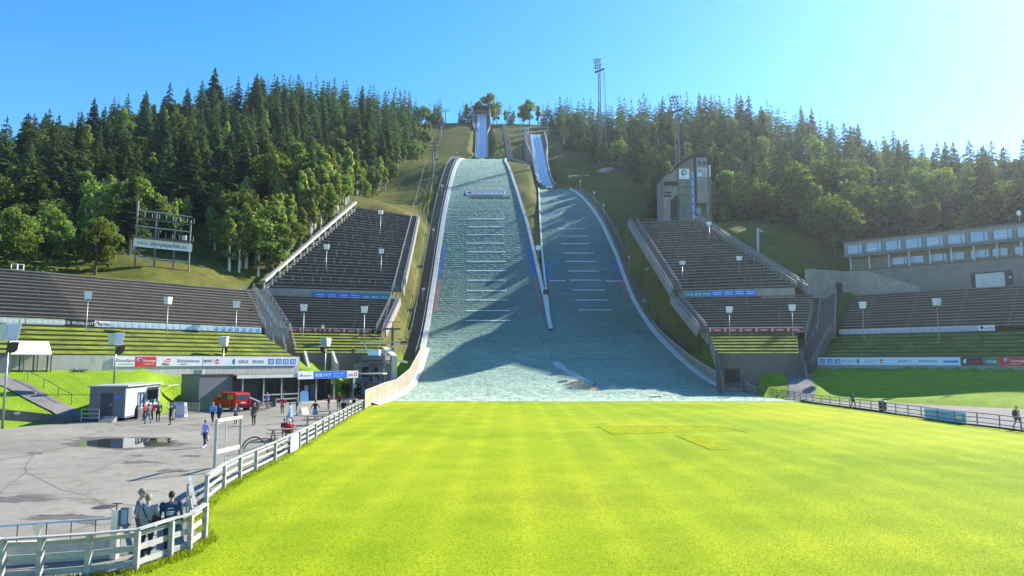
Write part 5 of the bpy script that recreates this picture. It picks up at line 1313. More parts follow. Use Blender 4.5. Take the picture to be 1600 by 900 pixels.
for t in (.55, .97):
    q = pp_[0].lerp(pp_[2], t); mb = MB(); mb.ext([(q.x - .16, q.y, q.z), (q.x + .02, q.y, q.z - .42), (q.x + .16, q.y, q.z)], (0, .05, 0)); mb.build('bracket', RAILM, o)
gp = G(178, 873); o = thing('gauge_post', 'grey post with a small box and vane beside the left man in grey', 'post', tuple(gp))
mb = MB(); mb.box(gp.x - .09, gp.x + .09, gp.y - .09, gp.y + .09, 0, 1.28); mb.build('post', RAILM, o)
mb = MB(); mb.box(gp.x + .14, gp.x + .36, gp.y - .06, gp.y + .1, .85, 1.35); mb.build('display_box', GREYP, o)
mb = MB(); mb.box(gp.x + .17, gp.x + .33, gp.y - .067, gp.y - .062, .92, 1.3); mb.build('screen', GLASSB, o)
mb = MB(); mb.beam((gp.x, gp.y, 1.28), (gp.x, gp.y, 1.46), .03, .03); mb.beam((gp.x - .12, gp.y, 1.46), (gp.x + .14, gp.y, 1.46), .025, .025); mb.build('vane', STEELD, o)
# frame of beams behind the fence, bike stand
o = thing('goal_frame', 'tall narrow wooden frame standing behind the far fence on the plaza', 'frame', tuple(G(336, 738))); PALEW = mat('pale_timber', (.62, .55, .42), .7, .2, 1.2, .2, 10)
fa, fb = G(335, 738), G(374, 727); hh = 2.45
for p in (fa, fb):
    mb = MB(); mb.beam(p, p + UP * hh, .12, .12); mb.build('upright', STEEL, o)
mb = MB(); mb.beam(fa + UP * hh, fb + UP * hh, .14, .14); mb.build('top_beam', PALEW, o)
mb = MB(); mb.beam(fa + UP * .95, fb + UP * .95, .06, .2); mb.build('cross_board', PALEW, o)
m_ = fa.lerp(fb, .38); mb = MB(); mb.tube([m_, m_ + UP * hh], .025, 6); mb.build('rod', PALEW, o)
bs = G(397, 709); o = thing('bike_stand', 'low dark tubular hoop stand beside the far fence', 'stand', tuple(bs)); mb = MB()
mb.tube([bs + Vector((.75 * math.cos(t), .1 * math.cos(t), .95 * math.sin(t))) for t in np.linspace(0, math.pi, 13)], .045, 6); mb.build('hoop', STEELD, o)
bk = bs + Vector((-.2, 1.7, 0)); mb = MB(); mb.tube([bk + Vector((1.2 * math.cos(t), .5, .62 * math.sin(t))) for t in np.linspace(0, math.pi, 11)], .04, 6); mb.build('rear_hoop', STEELD, o)
mb = MB(); mb.tube([bs + Vector((-.7, .2, .1)), bk + Vector((.9, .5, .55))], .03, 6); mb.build('stay', STEELD, o)
# ------------------------------------------------------------------ picnic tables
def picnic(label, loc, rot):
    o = thing('picnic_table', label, 'table', loc, rot, 'picnic tables on the plaza')
    for k in range(1):
        mb = MB(); [mb.box(-.95, .95, y - .085, y + .085, .72, .76) for y in (-.3, -.1, .1, .3)]; mb.box(-.9, .9, -.05, .05, .68, .72); mb.build('tabletop', WOODD, o, local=True)
    for s in (-1, 1):
        mb = MB(); mb.box(-.95, .95, s * .68 - .13, s * .68 + .13, .42, .46); mb.build('seat', WOODD, o, local=True)
        mb = MB(); x = s * .6; mb.beam((x, -.75, .0), (x, -.2, .7), .06, .09); mb.beam((x, .75, 0), (x, .2, .7), .06, .09); mb.beam((x, -.8, .39), (x, .8, .39), .05, .09); mb.build('trestle', WOODD, o, local=True)
    return o
pt_ = [(441, 688, .5, 'dark picnic table where a person in a red coat sits'), (492, 664, .35, 'dark picnic table behind the woman in the long blue coat'), (505, 655, .45, 'dark picnic table beside the person in the blue skirt'), (545, 641, .6, 'picnic table by the plank fence where people in black sit'), (411, 640, .25, 'picnic table in front of the shop porch windows')]
T0 = picnic(pt_[0][3], tuple(G(pt_[0][0], pt_[0][1])), pt_[0][2])
for px, py, r, lb in pt_[1:]: dup(T0, tuple(G(px, py)), r, lb)
# ------------------------------------------------------------------ kiosk
K0 = Vector((-37.75, 63.6, 0)); kw, kl, kh = 3.0, 8.6, 3.05
ka = math.radians(7.5)
def kp(x, y, z): return Vector((K0.x + x * math.cos(ka) - y * math.sin(ka), K0.y + x * math.sin(ka) + y * math.cos(ka), z))
o = thing('kiosk', 'small grey and white kiosk cabin with an open serving hatch', 'kiosk', tuple(K0))
SID = mat('white_siding', (.37, .38, .375), .6, .06, 1)
def kbox(nm, x0, x1, y0, y1, z0, z1, m, par=None):
    mb = MB(); mb.hexa([kp(x0, y0, z0), kp(x1, y0, z0), kp(x1, y1, z0), kp(x0, y1, z0)], [kp(x0, y0, z1), kp(x1, y0, z1), kp(x1, y1, z1), kp(x0, y1, z1)]); 
    if par is not None and par.parent is not None and par.name not in ORG: ORG[par.name] = ORG[o.name]
    return mb.build(nm, m, par or o)
kbox('end_wall', 0, kw, 0, .12, .25, kh, GREYP); kbox('rear_wall', 0, .12, .12, kl, .25, kh, GREYP); kbox('far_wall', .12, kw, kl - .12, kl, .25, kh, GREYP)
mb = MB(); z = .25
while z < kh - .1:
    z1 = min(z + .19, kh)
    for y0, y1, lo, hi in ((.12, 2.8, 0, 9), (4.4, 5.2, 0, 9), (8.2, 8.48, 0, 9), (2.8, 4.4, 0, 1.05), (2.8, 4.4, 2.35, 9), (5.2, 8.2, 0, 1.1), (5.2, 8.2, 2.5, 9)):
        if z >= lo - .05 and z1 <= hi + .1: mb.hexa([kp(kw - .1, y0, z), kp(kw + .02, y0, z), kp(kw + .02, y1, z), kp(kw - .1, y1, z)], [kp(kw - .1, y0, z1 - .004), kp(kw - .012, y0, z1 - .004), kp(kw - .012, y1, z1 - .004), kp(kw - .1, y1, z1 - .004)])
    z = z1
mb.build('siding', SID, o)
kbox('floor', .12, kw - .1, .12, kl - .12, .25, .4, WOODD); kbox('roof', -.15, kw + .25, -.15, 4.7, kh, kh + .12, SID); kbox('roof', -.15, kw + .25, 4.7, kl + .15, kh + .02, kh + .14, SID)
w_ = kbox('window', kw - .06, kw - .03, 2.85, 4.35, 1.05, 2.35, GLASSB)
for y in (2.8, 3.5, 4.3): kbox('window_frame', kw - .08, kw + .05, y, y + .08, 1.0, 2.4, DKGREY, w_)
kbox('window_frame', kw - .08, kw + .05, 2.88, 4.3, 2.33, 2.42, DKGREY, w_)
d_ = kbox('door', .95, 1.95, -.04, 0, .45, 2.5, DKGREY); kbox('handle', 1.82, 1.87, -.08, -.04, 1.35, 1.6, STEEL, d_)
sg = kbox('sign', 2.05, 2.62, -.03, 0, 1.95, 2.2, BLUE)
kbox('counter', kw - .05, kw + .35, 5.2, 8.2, 1.05, 1.12, STEEL); kbox('hatch_shelf', .5, 1.2, 5.3, 8.1, 1.2, 1.9, WHITEB); kbox('hatch_backwall', .3, .34, 5.0, 8.3, .4, kh, DKGREY)
for i, (y, z, m) in enumerate(((5.6, 1.12, WHITE), (6.4, 1.12, TEAL), (7.4, 1.12, STEEL))): kbox('counter_display', kw - .45, kw - .1, y, y + .5, z, z + .45, m)
mb = MB(); mb.hexa([kp(kw, 5.1, kh - .32), kp(kw + 1.9, 5.1, kh - .12), kp(kw + 1.9, 8.3, kh - .12), kp(kw, 8.3, kh - .32)], [kp(kw, 5.1, kh - .24), kp(kw + 1.9, 5.1, kh - .04), kp(kw + 1.9, 8.3, kh - .04), kp(kw, 8.3, kh - .24)]); mb.build('hatch_flap', SID, o)
for y in (5.15, 8.25):
    mb = MB(); mb.beam(kp(kw, y, 1.9), kp(kw + 1.75, y, kh - .14), .03, .03); mb.build('flap_strut', STEELD, o)
mb = MB()
for i in range(4): mb.hexa([kp(1.4 + .0 * i, -.3 - .3 * (3 - i), 0), kp(2.5, -.3 - .3 * (3 - i), 0), kp(2.5, -.02 - .3 * (3 - i), 0), kp(1.4, -.02 - .3 * (3 - i), 0)], [kp(1.4, -.3 - .3 * (3 - i), .12 * (i + 1)), kp(2.5, -.3 - .3 * (3 - i), .12 * (i + 1)), kp(2.5, -.02 - .3 * (3 - i), .12 * (i + 1)), kp(1.4, -.02 - .3 * (3 - i), .12 * (i + 1))])
mb.build('steps', WOODG, o)
mb = MB()
for x in (-.1, 1.35): mb.beam(kp(x, -1.1, 0), kp(x, -1.1, 1.15), .06, .06)
for z in (1.15, .75, .4): mb.beam(kp(-.1, -1.1, z), kp(1.35, -1.1, z), .05, .05)
mb.build('landing_rail', STEEL, o)
mb = MB()
for i in range(22): mb.beam(kp(kw + .9, .7 + i * .14, .05), kp(kw + .9, .7 + i * .14, 1.05), .03, .03)
for z in (.1, 1.05): mb.beam(kp(kw + .9, .6, z), kp(kw + .9, 3.8, z), .05, .05)
fe = thing('metal_barrier', 'steel bar barrier in front of the kiosk window', 'railing', tuple(kp(kw + .9, .7, 0))); ORG[fe.name] = tuple(kp(kw + .9, .7, 0)); mb.build('bars', STEEL, fe)
fe2 = thing('metal_barrier', 'steel bar barrier behind the queue right of the kiosk hatch', 'railing', tuple(kp(kw + 1.2, 6.5, 0))); mb = MB()
for i in range(24): mb.beam(kp(kw + .8 + i * .14, 8.2, .05), kp(kw + .8 + i * .14, 8.2, 1.1), .03, .03)
for z in (.1, 1.1): mb.beam(kp(kw + .7, 8.2, z), kp(kw + 4.1, 8.2, z), .05, .05)
mb.build('bars', STEEL, fe2)
c_ = G(201, 654.5); bu = thing('grill_cover', 'black covered heap beside the kiosk corner', 'cover', tuple(c_)); mb = MB()
mb.ball((c_.x, c_.y, .45), (.65, .5, .5), 12, 8); mb.ball((c_.x + .5, c_.y + .3, .6), (.5, .45, .65), 12, 8); mb.ball((c_.x - .45, c_.y + .1, .35), (.4, .4, .4), 10, 7); mb.build('tarpaulin', BLACK, bu, smooth=True)
def a_board(label, loc, rot, m, w=.75, h=1.25, round_=False, txt=None):
    o = thing('sandwich_board', label, 'sign', loc, rot)
    for s in (-1, 1):
        mb = MB()
        if round_: prof = [(-w / 2, .05), (w / 2, .05), (w / 2, h - .2)] + [(w / 2 * math.cos(t), h - .2 + .2 * math.sin(t)) for t in np.linspace(.3, math.pi - .3, 6)] + [(-w / 2, h - .2)]
        else: prof = [(-w / 2, .05), (w / 2, .05), (w / 2, h), (-w / 2, h)]
        mb.ext([(x, s * (.32 - .27 * z / h), z) for x, z in prof], (0, .03 * s, 0)); mb.build('panel', m, o, local=True)
        if s < 0:
            mb = MB(); mb.ext([(x * .82, -(.325 - .27 * z / h) - .028, z) for x, z in [(-w / 2, .3), (w / 2, .3), (w / 2, h * .8), (-w / 2, h * .8)]], (0, -.005, 0)); mb.build('poster', GREYT if not round_ else LBLUE, o, local=True)
    return o
a_board('blue grey sandwich board standing right of the kiosk queue', tuple(G(279, 653)), .7, mat('board_frame_blue', (.17, .2, .36), .5, .05), .8, 1.5)
a_board('tall pale sandwich board leaning right of the blue grey board', tuple(G(285, 652)), 1.0, WHITEB, .7, 1.4)
a_board('pale blue round topped sandwich board before the shop door', tuple(G(475, 629.5)), .55, LBLUE, 1.0, 1.55, True)
a_board('white low placard board behind the man in grey trousers', tuple(G(474, 648)), 1.1, WHITEB, .9, .7)
# ------------------------------------------------------------------ shop pavilion
SA, SB = Vector((-32.9, 84.8, 0)), Vector((-22.5, 99.4, 0)); sd = (SB - SA).normalized(); sn = Vector((sd.y, -sd.x, 0)); SL = (SB - SA).length
o = thing('shop_pavilion', 'flat-roofed grey shop with a timber porch and a blue sign', 'shop', tuple(SA))
def sp(x, y, z): v = SA + sd * x - sn * y; return Vector((v.x, v.y, z))       # y runs into the building
def sbox(nm, x0, x1, y0, y1, z0, z1, m, par=None):
    mb = MB(); mb.hexa([sp(x0, y0, z0), sp(x1, y0, z0), sp(x1, y1, z0), sp(x0, y1, z0)], [sp(x0, y0, z1), sp(x1, y0, z1), sp(x1, y1, z1), sp(x0, y1, z1)])
    if par is not None: ORG[par.name] = ORG[o.name]
    return mb.build(nm, m, par or o)
sbox('side_block', -4.6, -.4, .2, 4.0, -.2, 3.75, GREYP); sbox('side_block', -.4, 3.6, .9, 4.4, -.2, 3.3, DKGREY)
sbox('wall', 3.6, 10.2, 1.3, 1.5, -.2, .9, DKGREY); sbox('wall', 3.6, 10.2, 1.3, 1.5, 2.75, 3.4, DKGREY); sbox('rear_wall', 3.6, SL, 4.2, 4.5, -.2, 3.4, DKGREY); sbox('wall', 10.2, 14.4, 2.4, 4.15, -.2, 3.4, DKGREY)
for i in range(5):
    x0 = 3.75 + i * 1.28; w_ = sbox('window', x0, x0 + 1.15, 1.36, 1.40, .9, 2.75, GLASS)
    sbox('frame', x0 - .1, x0, 1.28, 1.45, .9, 2.75, STEELD, w_)
d_ = sbox('door', 10.6, 11.5, 2.3, 2.38, 0, 2.3, GLASS); sbox('handle', 10.7, 10.75, 2.22, 2.3, .9, 1.4, STEEL, d_)
sbox('poster', 11.8, 12.4, 2.33, 2.39, 1.1, 2.1, WHITEB)
d2 = sbox('door', 12.7, 14.0, 2.3, 2.38, 0, 2.3, GREYP)
sbox('roof', -.6, SL + .6, -.9, 4.8, 3.42, 3.68, DKGREY); sbox('fascia', -.6, 8.4, -1.0, -.9, 3.3, 3.72, WHITEB); sbox('roof', -4.7, -.3, .1, 4.1, 3.75, 3.83, DKGREY)
for x in (.3, 3.2, 5.8, 8.4, 11.2, 14.2, 17.6):
    sbox('porch_post', x, x + .14, -.75, -.61, 0, 3.42, WOODG)
for x0, x1 in ((3.3, 5.8), (5.94, 8.4)):
    for z in (.55, 1.15): sbox('porch_rail', x0, x1, -.73, -.66, z, z + .16, WOODG)
sbox('porch_deck', 3, SL + .4, -1.0, 2.3, -.1, .16, WOODG)
sbox('porch_step', 8.4, 14.5, -1.5, -1.0, -.1, .08, PALEW)
sbox('bench', 14.8, 17.4, .6, 1.1, .16, .62, WOODD); sbox('open_frame', 14.6, 14.75, 1.5, 1.65, .16, 3.4, STEELD)
sb = sbox('signboard', 8.0, SL + .2, -1.14, -1.01, 3.05, 4.05, WHITE)
org = sp(8.0, -1.14, 3.05); ln = SL + .2 - 8.0
o['x'] = 0; del o['x']
patch(o, org, sd, ln * .24, ln * .8, .02, .98, BLUE); text('BOB', org + sd * (ln * .265) + UP * .28, sd, UP, .62, WHITE, o, .02, sx=.95); text('SHOP', org + sd * (ln * .39) + UP * .28, sd, UP, .62, LBLUE, o, .02, sx=.9)
text('suvenirer  billetter', org + sd * (ln * .56) + UP * .58, sd, UP, .26, LBLUE, o, .02); text('velkommen inn', org + sd * (ln * .56) + UP * .22, sd, UP, .26, LBLUE, o, .02)
text('olympiaparken', org + sd * (ln * .07) + UP * .4, sd, UP, .24, GREYT, o, .02); disc(o, org, sd, ln * .045, .5, .2, GREYT)
text('BOB', org + sd * (ln * .83) + UP * .3, sd, UP, .42, REDP, o, .02); disc(o, org, sd, ln * .955, .5, .3, REDP); patch(o, org, sd, ln * .955 - .2, ln * .955 + .2, .45, .57, WHITE, lift=.014); patch(o, org, sd, ln * .955 - .05, ln * .955 + .06, .3, .72, WHITE, lift=.016)
mb = MB(); c_ = sp(-3.6, 2, 3.83); mb.box(c_.x - .5, c_.x + .5, c_.y - .4, c_.y + .4, 3.83, 4.35); mb.build('roof_vent', STEEL, o)
sbox('notice_panel', SL - .2, SL + .05, -.72, -.66, 1.6, 3.0, WHITEB)
# ticket canopy next to the lift
o = thing('canopy_roof', 'thin flat canopy roof on posts between shop and lift station', 'canopy', (-21.5, 101, 0))
mb = MB(); mb.box(-23.2, -18.2, 100.2, 103.2, 3.5, 3.68); mb.build('roof', WHITEB, o)
for x, y in ((-22.8, 100.5), (-18.6, 100.5), (-18.6, 102.9), (-22.8, 102.9)):
    mb = MB(); mb.box(x - .07, x + .07, y - .07, y + .07, 0, 3.5); mb.build('post', STEELD, o)
hb = thing('hedge', 'clipped yellow-green hedge behind the shop and the lift', 'hedge', (-21.5, 104.5, 0)); mb = MB(); Rh = random.Random(9)
for i in range(1500):
    p = Vector((Rh.uniform(-25, -17.5), 104.6 + Rh.uniform(-.6, .6), Rh.uniform(.3, 2.1))); u = Vector((Rh.gauss(0, 1), Rh.gauss(0, 1), Rh.gauss(0, 1))).normalized() * .16; w_ = u.cross(Vector((Rh.gauss(0, 1), Rh.gauss(0, 1), Rh.gauss(0, 1)))).normalized() * .13; mb.add([p - u, p - w_, p + u, p + w_], [(0, 1, 2, 3)])
mb.build('foliage', leaf_mat('hedge_leaves', (.16, .21, .03)), hb)
cr = G(541, 633); o = thing('crate', 'small open wooden crate by the tables near the lift', 'crate', tuple(cr)); mb = MB()
for z in (.05, .25, .45): 
    for s in (-1, 1): mb.box(cr.x - .5, cr.x + .5, cr.y + s * .35 - .02, cr.y + s * .35 + .02, z, z + .15); mb.box(cr.x + s * .5 - .02, cr.x + s * .5 + .02, cr.y - .35, cr.y + .35, z, z + .15)
mb.box(cr.x - .5, cr.x + .5, cr.y - .35, cr.y + .35, 0, .05); mb.build('slat', PALEW, o)
# ------------------------------------------------------------------ red van
VL = G(361, 642); VR = math.radians(140)      # heading: local +x is forward
o = thing('van', 'red delivery van parked beside the shop with its side door open', 'van', (VL.x - .3, VL.y + .8, 0), VR)
RED = mat('red_car_paint', (.50, .008, .012), .5, .05, 1, spec=.2); TYRE = mat('tyre_rubber', (.015, .015, .016), .85, .1, 3); LGLASS = glass_mat('car_glass', (.02, .025, .03), .05)
prof = [(-2.35, .42), (-2.42, .7), (-2.4, 1.15), (-2.28, 1.85), (-2.15, 1.95), (1.05, 1.97), (1.35, 1.9), (1.95, 1.22), (2.42, 1.05), (2.5, .75), (2.45, .42), (1.95, .38), (-1.9, .38)]
mb = MB(); hw = .92; n = len(prof)
ins = [(hw if z < 1.2 else hw - .10 * (z - 1.2) / .75) for x, z in prof]
vs = [(x, -w, z) for (x, z), w in zip(prof, ins)] + [(x, w, z) for (x, z), w in zip(prof, ins)]
mb.add(vs, [tuple(range(n - 1, -1, -1)), tuple(range(n, 2 * n))] + [(i, (i + 1) % n, n + (i + 1) % n, n + i) for i in range(n)]); body = mb.build('body', RED, o, local=True)
bv = body.modifiers.new('bevel', 'BEVEL'); bv.width = .05; bv.segments = 2; bv.limit_method = 'ANGLE'
def sidepanel(pts, m, nm, s, y=.0, par=None):
    mb = MB(); mb.ext([(x, s * ((hw if z < 1.2 else hw - .10 * (z - 1.2) / .75) + .006 + y), z) for x, z in pts], (0, s * .012, 0)); return mb.build(nm, m, par or o, local=True)
for s in (-1, 1):
    sidepanel([(-2.0, 1.25), (-.75, 1.25), (-.75, 1.78), (-1.95, 1.78)], LGLASS, 'side_window', s); sidepanel([(.62, 1.25), (1.68, 1.25), (1.2, 1.78), (.62, 1.78)], LGLASS, 'side_window', s)
    for x in (-1.45, 1.5):
        mb = MB(); mb.tube([(x, s * .72, .33), (x, s * .94, .33)], .33, 18); wh = mb.build('wheel', TYRE, o, local=True)
        mb = MB(); mb.tube([(x, s * .945, .33), (x, s * .955, .33)], .2, 14); mb.build('rim', STEEL, wh, local=True)
    mb = MB(); mb.box(1.05, 1.25, s * 1.0 - .1, s * 1.0 + .1, 1.22, 1.42); mb.build('wing_mirror', BLACK, o, local=True)
    mb = MB(); mb.box(-2.44, -2.33, s * .82 - .08, s * .82 + .08, .85, 1.3); mb.build('tail_light', mat('lamp_red', (.45, .02, .02), .2, .02), o, local=True)
    mb = MB(); mb.box(2.3, 2.49, s * .7 - .15, s * .7 + .15, .82, 1.0); mb.build('headlight', GLASSB, o, local=True)
sidepanel([(-.62, .5), (.5, .5), (.5, 1.85), (-.62, 1.85)], BLACK, 'door_opening', 1); 
sidepanel([(-1.75, .5), (-.66, .5), (-.66, 1.2), (-1.75, 1.2)], RED, 'sliding_door', 1, .05)
mb = MB(); mb.ext([(-2.385, -.74, 1.22), (-2.385, .74, 1.22), (-2.31, .7, 1.76), (-2.31, -.7, 1.76)], (-.012, 0, 0)); mb.build('rear_window', LGLASS, o, local=True)
mb = MB(); mb.box(-2.5, -2.36, -.9, .9, .38, .62); mb.build('rear_bumper', BLACK, o, local=True)
mb = MB(); mb.box(-2.435, -2.40, -.27, .27, .86, .98); mb.build('number_plate', WHITE, o, local=True)
mb = MB(); mb.ext([(1.4, -.72, 1.86), (1.4, .72, 1.86), (1.93, .78, 1.28), (1.93, -.78, 1.28)], (.012, 0, .012)); mb.build('windscreen', LGLASS, o, local=True)
mb = MB()
for y in (-.62, .62): mb.beam((-1.9, y, 2.03), (.9, y, 2.03), .04, .04)
for x in (-1.7, -.4, .8): mb.beam((x, -.62, 2.0), (x, .62, 2.0), .04, .04)
mb.build('roof_rack', STEELD, o, local=True)
tr_ = G(388, 640); o = thing('hand_cart', 'dark trolley with a tilted lid behind the red van', 'cart', tuple(tr_)); mb = MB()
mb.box(tr_.x - .1, tr_.x + 1.1, tr_.y - .1, tr_.y + .8, .25, .8); mb.build('tub', DKGREY, o); mb = MB(); mb.beam((tr_.x - .1, tr_.y + .3, 1.35), (tr_.x + 1.1, tr_.y + .3, .85), .8, .05); mb.build('lid', GREYP, o)
for x in (0, 1.0):
    mb = MB(); mb.tube([(tr_.x + x, tr_.y - .15, .2), (tr_.x + x, tr_.y - .08, .2)], .2, 12); mb.build('wheel', TYRE, o)
bn = G(418, 637.5); o = thing('waste_bin', 'dark wheeled bin against the porch by the man in a blue vest', 'bin', tuple(bn)); mb = MB(); mb.hexa([(bn.x + .15, bn.y + .4, .1), (bn.x + .7, bn.y + .4, .1), (bn.x + .7, bn.y + .95, .1), (bn.x + .15, bn.y + .95, .1)], [(bn.x + .1, bn.y + .35, 1.05), (bn.x + .75, bn.y + .35, 1.05), (bn.x + .75, bn.y + 1, 1.05), (bn.x + .1, bn.y + 1, 1.05)]); mb.build('body', DKGREY, o)
mb = MB(); mb.box(bn.x + .05, bn.x + .8, bn.y + .3, bn.y + 1.05, 1.05, 1.14); mb.build('lid', BLACK, o)
rb = G(1382, 642.5); o = thing('waste_bin', 'dark cylindrical bin standing behind the right fence', 'bin', (rb.x + .1, rb.y + .5, 0)); mb = MB(); mb.tube([(rb.x + .1, rb.y + .5, 0), (rb.x + .1, rb.y + .5, 1.0)], [.36, .42], 16); mb.build('body', BLACK, o)
mb = MB(); mb.tube([(rb.x + .1, rb.y + .5, 1.0), (rb.x + .1, rb.y + .5, 1.12)], [.44, .3], 16); mb.build('lid', GREYP, o)
# ramp wall at the left, white shelter, red litter on the wall foot
o = thing('retaining_wall', 'dark grey ramp wall with two small lights left of the kiosk', 'wall', (-41.5, 58, 0)); mb = MB()
a_, b_ = Vector((-46.5, 57.3, 0)), Vector((-38.6, 64.6, 0)); d = (b_ - a_).normalized(); n = Vector((-d.y, d.x, 0)) * .3
mb.hexa([(v.x, v.y, -.3) for v in (a_, b_, b_ + n, a_ + n)], [(a_.x, a_.y, 2.05), (b_.x, b_.y, .25), ((b_ + n).x, (b_ + n).y, .25), ((a_ + n).x, (a_ + n).y, 2.05)]); mb.build('wall_body', CONCD, o)
for t in (.2, .52):
    p = a_.lerp(b_, t) - n * .02; mb = MB(); mb.beam((p.x - d.x * .2, p.y - d.y * .2, .9), (p.x + d.x * .2, p.y + d.y * .2, .9), .05, .2); mb.build('wall_light', WHITEB, o)
mb = MB(); p = a_ - n * .5; mb.box(p.x - .3, p.x + 1.4, p.y - .9, p.y - .5, -.2, .75); mb.build('wall_pier', CONC, o)
W0, W1 = Vector((*lw(16), 0)), Vector((*lw(80), 0)); d = (W1 - W0).normalized(); n = Vector((d.y, -d.x, 0))
o = thing('white_shelter', 'white awning roof on slim dark posts against the left foot wall', 'shelter', (W0.x, W0.y, 4.2)); mb = MB()
q = [W0 + n * 1.0 + UP * 6.0, W1 + n * 1.0 + UP * 6.0, W1 - n * .4 + UP * 7.35, W0 - n * .4 + UP * 7.35]; mb.ext(q, UP * .08); mb.build('roof', WHITE, o)
for t in (0, .33, .66, 1):
    p = W0.lerp(W1, t) + n * .95; mb = MB(); mb.beam(p + UP * 3.6, p + UP * 6.0, .1, .1); mb.build('post', STEELD, o)
    mb = MB(); mb.beam(p - n * .25 - d * .3 + UP * 3.6, p - n * .25 - d * .3 + UP * 5.95, .5, .04, up=d); mb.build('side_panel', GREYP, o)
W0, W1 = Vector((*lw(-80), 0)), Vector((*lw(14), 0)); d = (W1 - W0).normalized(); n = Vector((d.y, -d.x, 0))
o = thing('shed', 'dark grey shed wall against the left foot wall at the picture edge', 'shed', (W1.x, W1.y, 4)); mb = MB(); mb.prism([((W0 + n * 1.2).x, (W0 + n * 1.2).y), ((W1 + n * 1.2).x, (W1 + n * 1.2).y), (W1.x, W1.y), (W0.x, W0.y)], 3.5, 6.1); mb.build('wall', GREYP, o)
mb = MB(); mb.prism([((W0 + n * 1.4).x, (W0 + n * 1.4).y), ((W1 + n * 1.4).x, (W1 + n * 1.4).y), (W1.x, W1.y), (W0.x, W0.y)], 6.1, 6.2); mb.build('roof', DKGREY, o)
p0 = Vector((*lw(110), 0)); p1 = Vector((*lw(140), 0)); n = Vector(((p1 - p0).normalized().y, -(p1 - p0).normalized().x, 0)); o = thing('plank_pile', 'low pile of dark planks lying at the left foot wall', 'planks', (p0.x, p0.y, 4.3)); mb = MB(); Rp = random.Random(2)
for i in range(9): a_ = p0.lerp(p1, Rp.uniform(0, .4)) + n * Rp.uniform(.4, 1.2); b_ = p0.lerp(p1, Rp.uniform(.6, 1)) + n * Rp.uniform(.4, 1.2); z = 4.2 + .12 * (i // 3); mb.beam(a_ + UP * z, b_ + UP * (z + .05), .2, .1)
mb.build('plank', WOODD, o)
# rails along the ramp path at left
o = thing('handrail', 'thin dark handrail along the sloping grass by the left ramp path', 'railing', (-49, 71, 3)); mb = MB(); pr = None
for x, y in ((-48.6, 71.2), (-46.4, 70.4), (-44.2, 69.3), (-42.2, 68.2)):
    c = Vector((x, y, Tz(x, y))); mb.beam(c, c + UP * .95, .05, .05)
    if pr: mb.beam(pr + UP * .95, c + UP * .95, .05, .05)
    pr = c
mb.build('rail', STEELD, o)
# ------------------------------------------------------------------ loudspeaker / lamp masts
LAMPF = mat('lamp_face', (.62, .70, .78), .25, .04, 1, spec=.6)
def lampmast(label, group):
    o = thing('lamp_mast', label, 'lamp', (0, 0, 0), 0, group); mb = MB(); mb.tube([(0, 0, -1), (0, 0, 7.0)], [.075, .055], 8); mb.build('pole', STEEL, o, local=True, smooth=True)
    mb = MB(); mb.hexa([(-.42, -.32, 7.0), (.42, -.32, 7.0), (.36, .32, 7.0), (-.36, .32, 7.0)], [(-.52, -.4, 8.15), (.52, -.4, 8.15), (.46, .40, 8.15), (-.46, .40, 8.15)]); h = mb.build('lamp_head', WHITE, o, local=True)
    mb = MB(); mb.hexa([(-.36, -.345, 7.06), (.36, -.345, 7.06), (.36, -.333, 7.06), (-.36, -.333, 7.06)], [(-.44, -.412, 8.08), (.44, -.412, 8.08), (.44, -.40, 8.08), (-.44, -.40, 8.08)]); mb.build('lamp_glass', LAMPF, h, local=True)
    mb = MB(); mb.box(-.1, .1, -.1, .1, 6.8, 7.0); mb.build('bracket', STEELD, o, local=True); return o
GP = 'white-headed lamp masts in the arena'
P0 = None
def mast_at(px, py_head, py_foot, Y, rot, label, speaker=False):
    """head centre and foot seen at these rows; Y distance"""
    global P0
    foot = P(px, py_foot, Y); top = P(px, py_head, Y); hgt = top.z - foot.z; s = hgt / 7.55
    if P0 is None: P0 = lampmast(label, GP); note_kids(P0); r = P0; r.location = foot; r.rotation_euler = (0, 0, rot)
    else: r = dup(P0, foot, rot, label)
    k = .86 * max(.75, min(1.25, (1.5 * 12 / 1100 * Y / 1.25) / 1.15)) if not speaker else 1.0
    r.scale = (k, k, s)
    return r
LMS = [(133, 462, 541, 84, .5, 'lamp mast before the long left bench bank, in front of the black and white banners'), (259, 470, 545, 92, -.5, 'lamp mast on the left grass terraces, second from left of the tall row'), (367, 476, 546, 101, .3, 'lamp mast on the left grass terraces beside the plain concrete stair'),
       (473, 481, 548, 111, .2, 'lamp mast left of the small red-bannered block at left'), (568, 484, 550, 117, .1, 'lamp mast at the right end of the left red banners'), (509, 386, 434, 141, .1, 'lamp mast on the lower middle of the upper left stand'),
       (595, 393, 440, 145, .1, 'lower of two lamp masts at the right side of the upper left stand'), (594, 332, 376, 162, 0, 'topmost lamp mast on the upper left stand'), (1141, 484, 546, 119, -.1, 'lamp mast before the right red banners, left one'), (1240, 481, 546, 117, -.2, 'lamp mast before the right red banners, right one'),
       (1351, 477, 546, 117, -.2, 'lamp mast before the long right bench bank, left one'), (1468, 472, 546, 110, .4, 'lamp mast before the long right bench bank, right one'), (1067, 411, 448, 143, .3, 'lamp mast low on the left of the upper right stand'), (1156, 404, 447, 141, -.1, 'lamp mast low on the right of the upper right stand'), (1109, 350, 384, 158, -.3, 'lamp mast near the top of the upper right stand')]
for px, a, b, Y, r, lb in LMS: mast_at(px, a, b, Y, r, ' '.join(lb.split()[:16]))
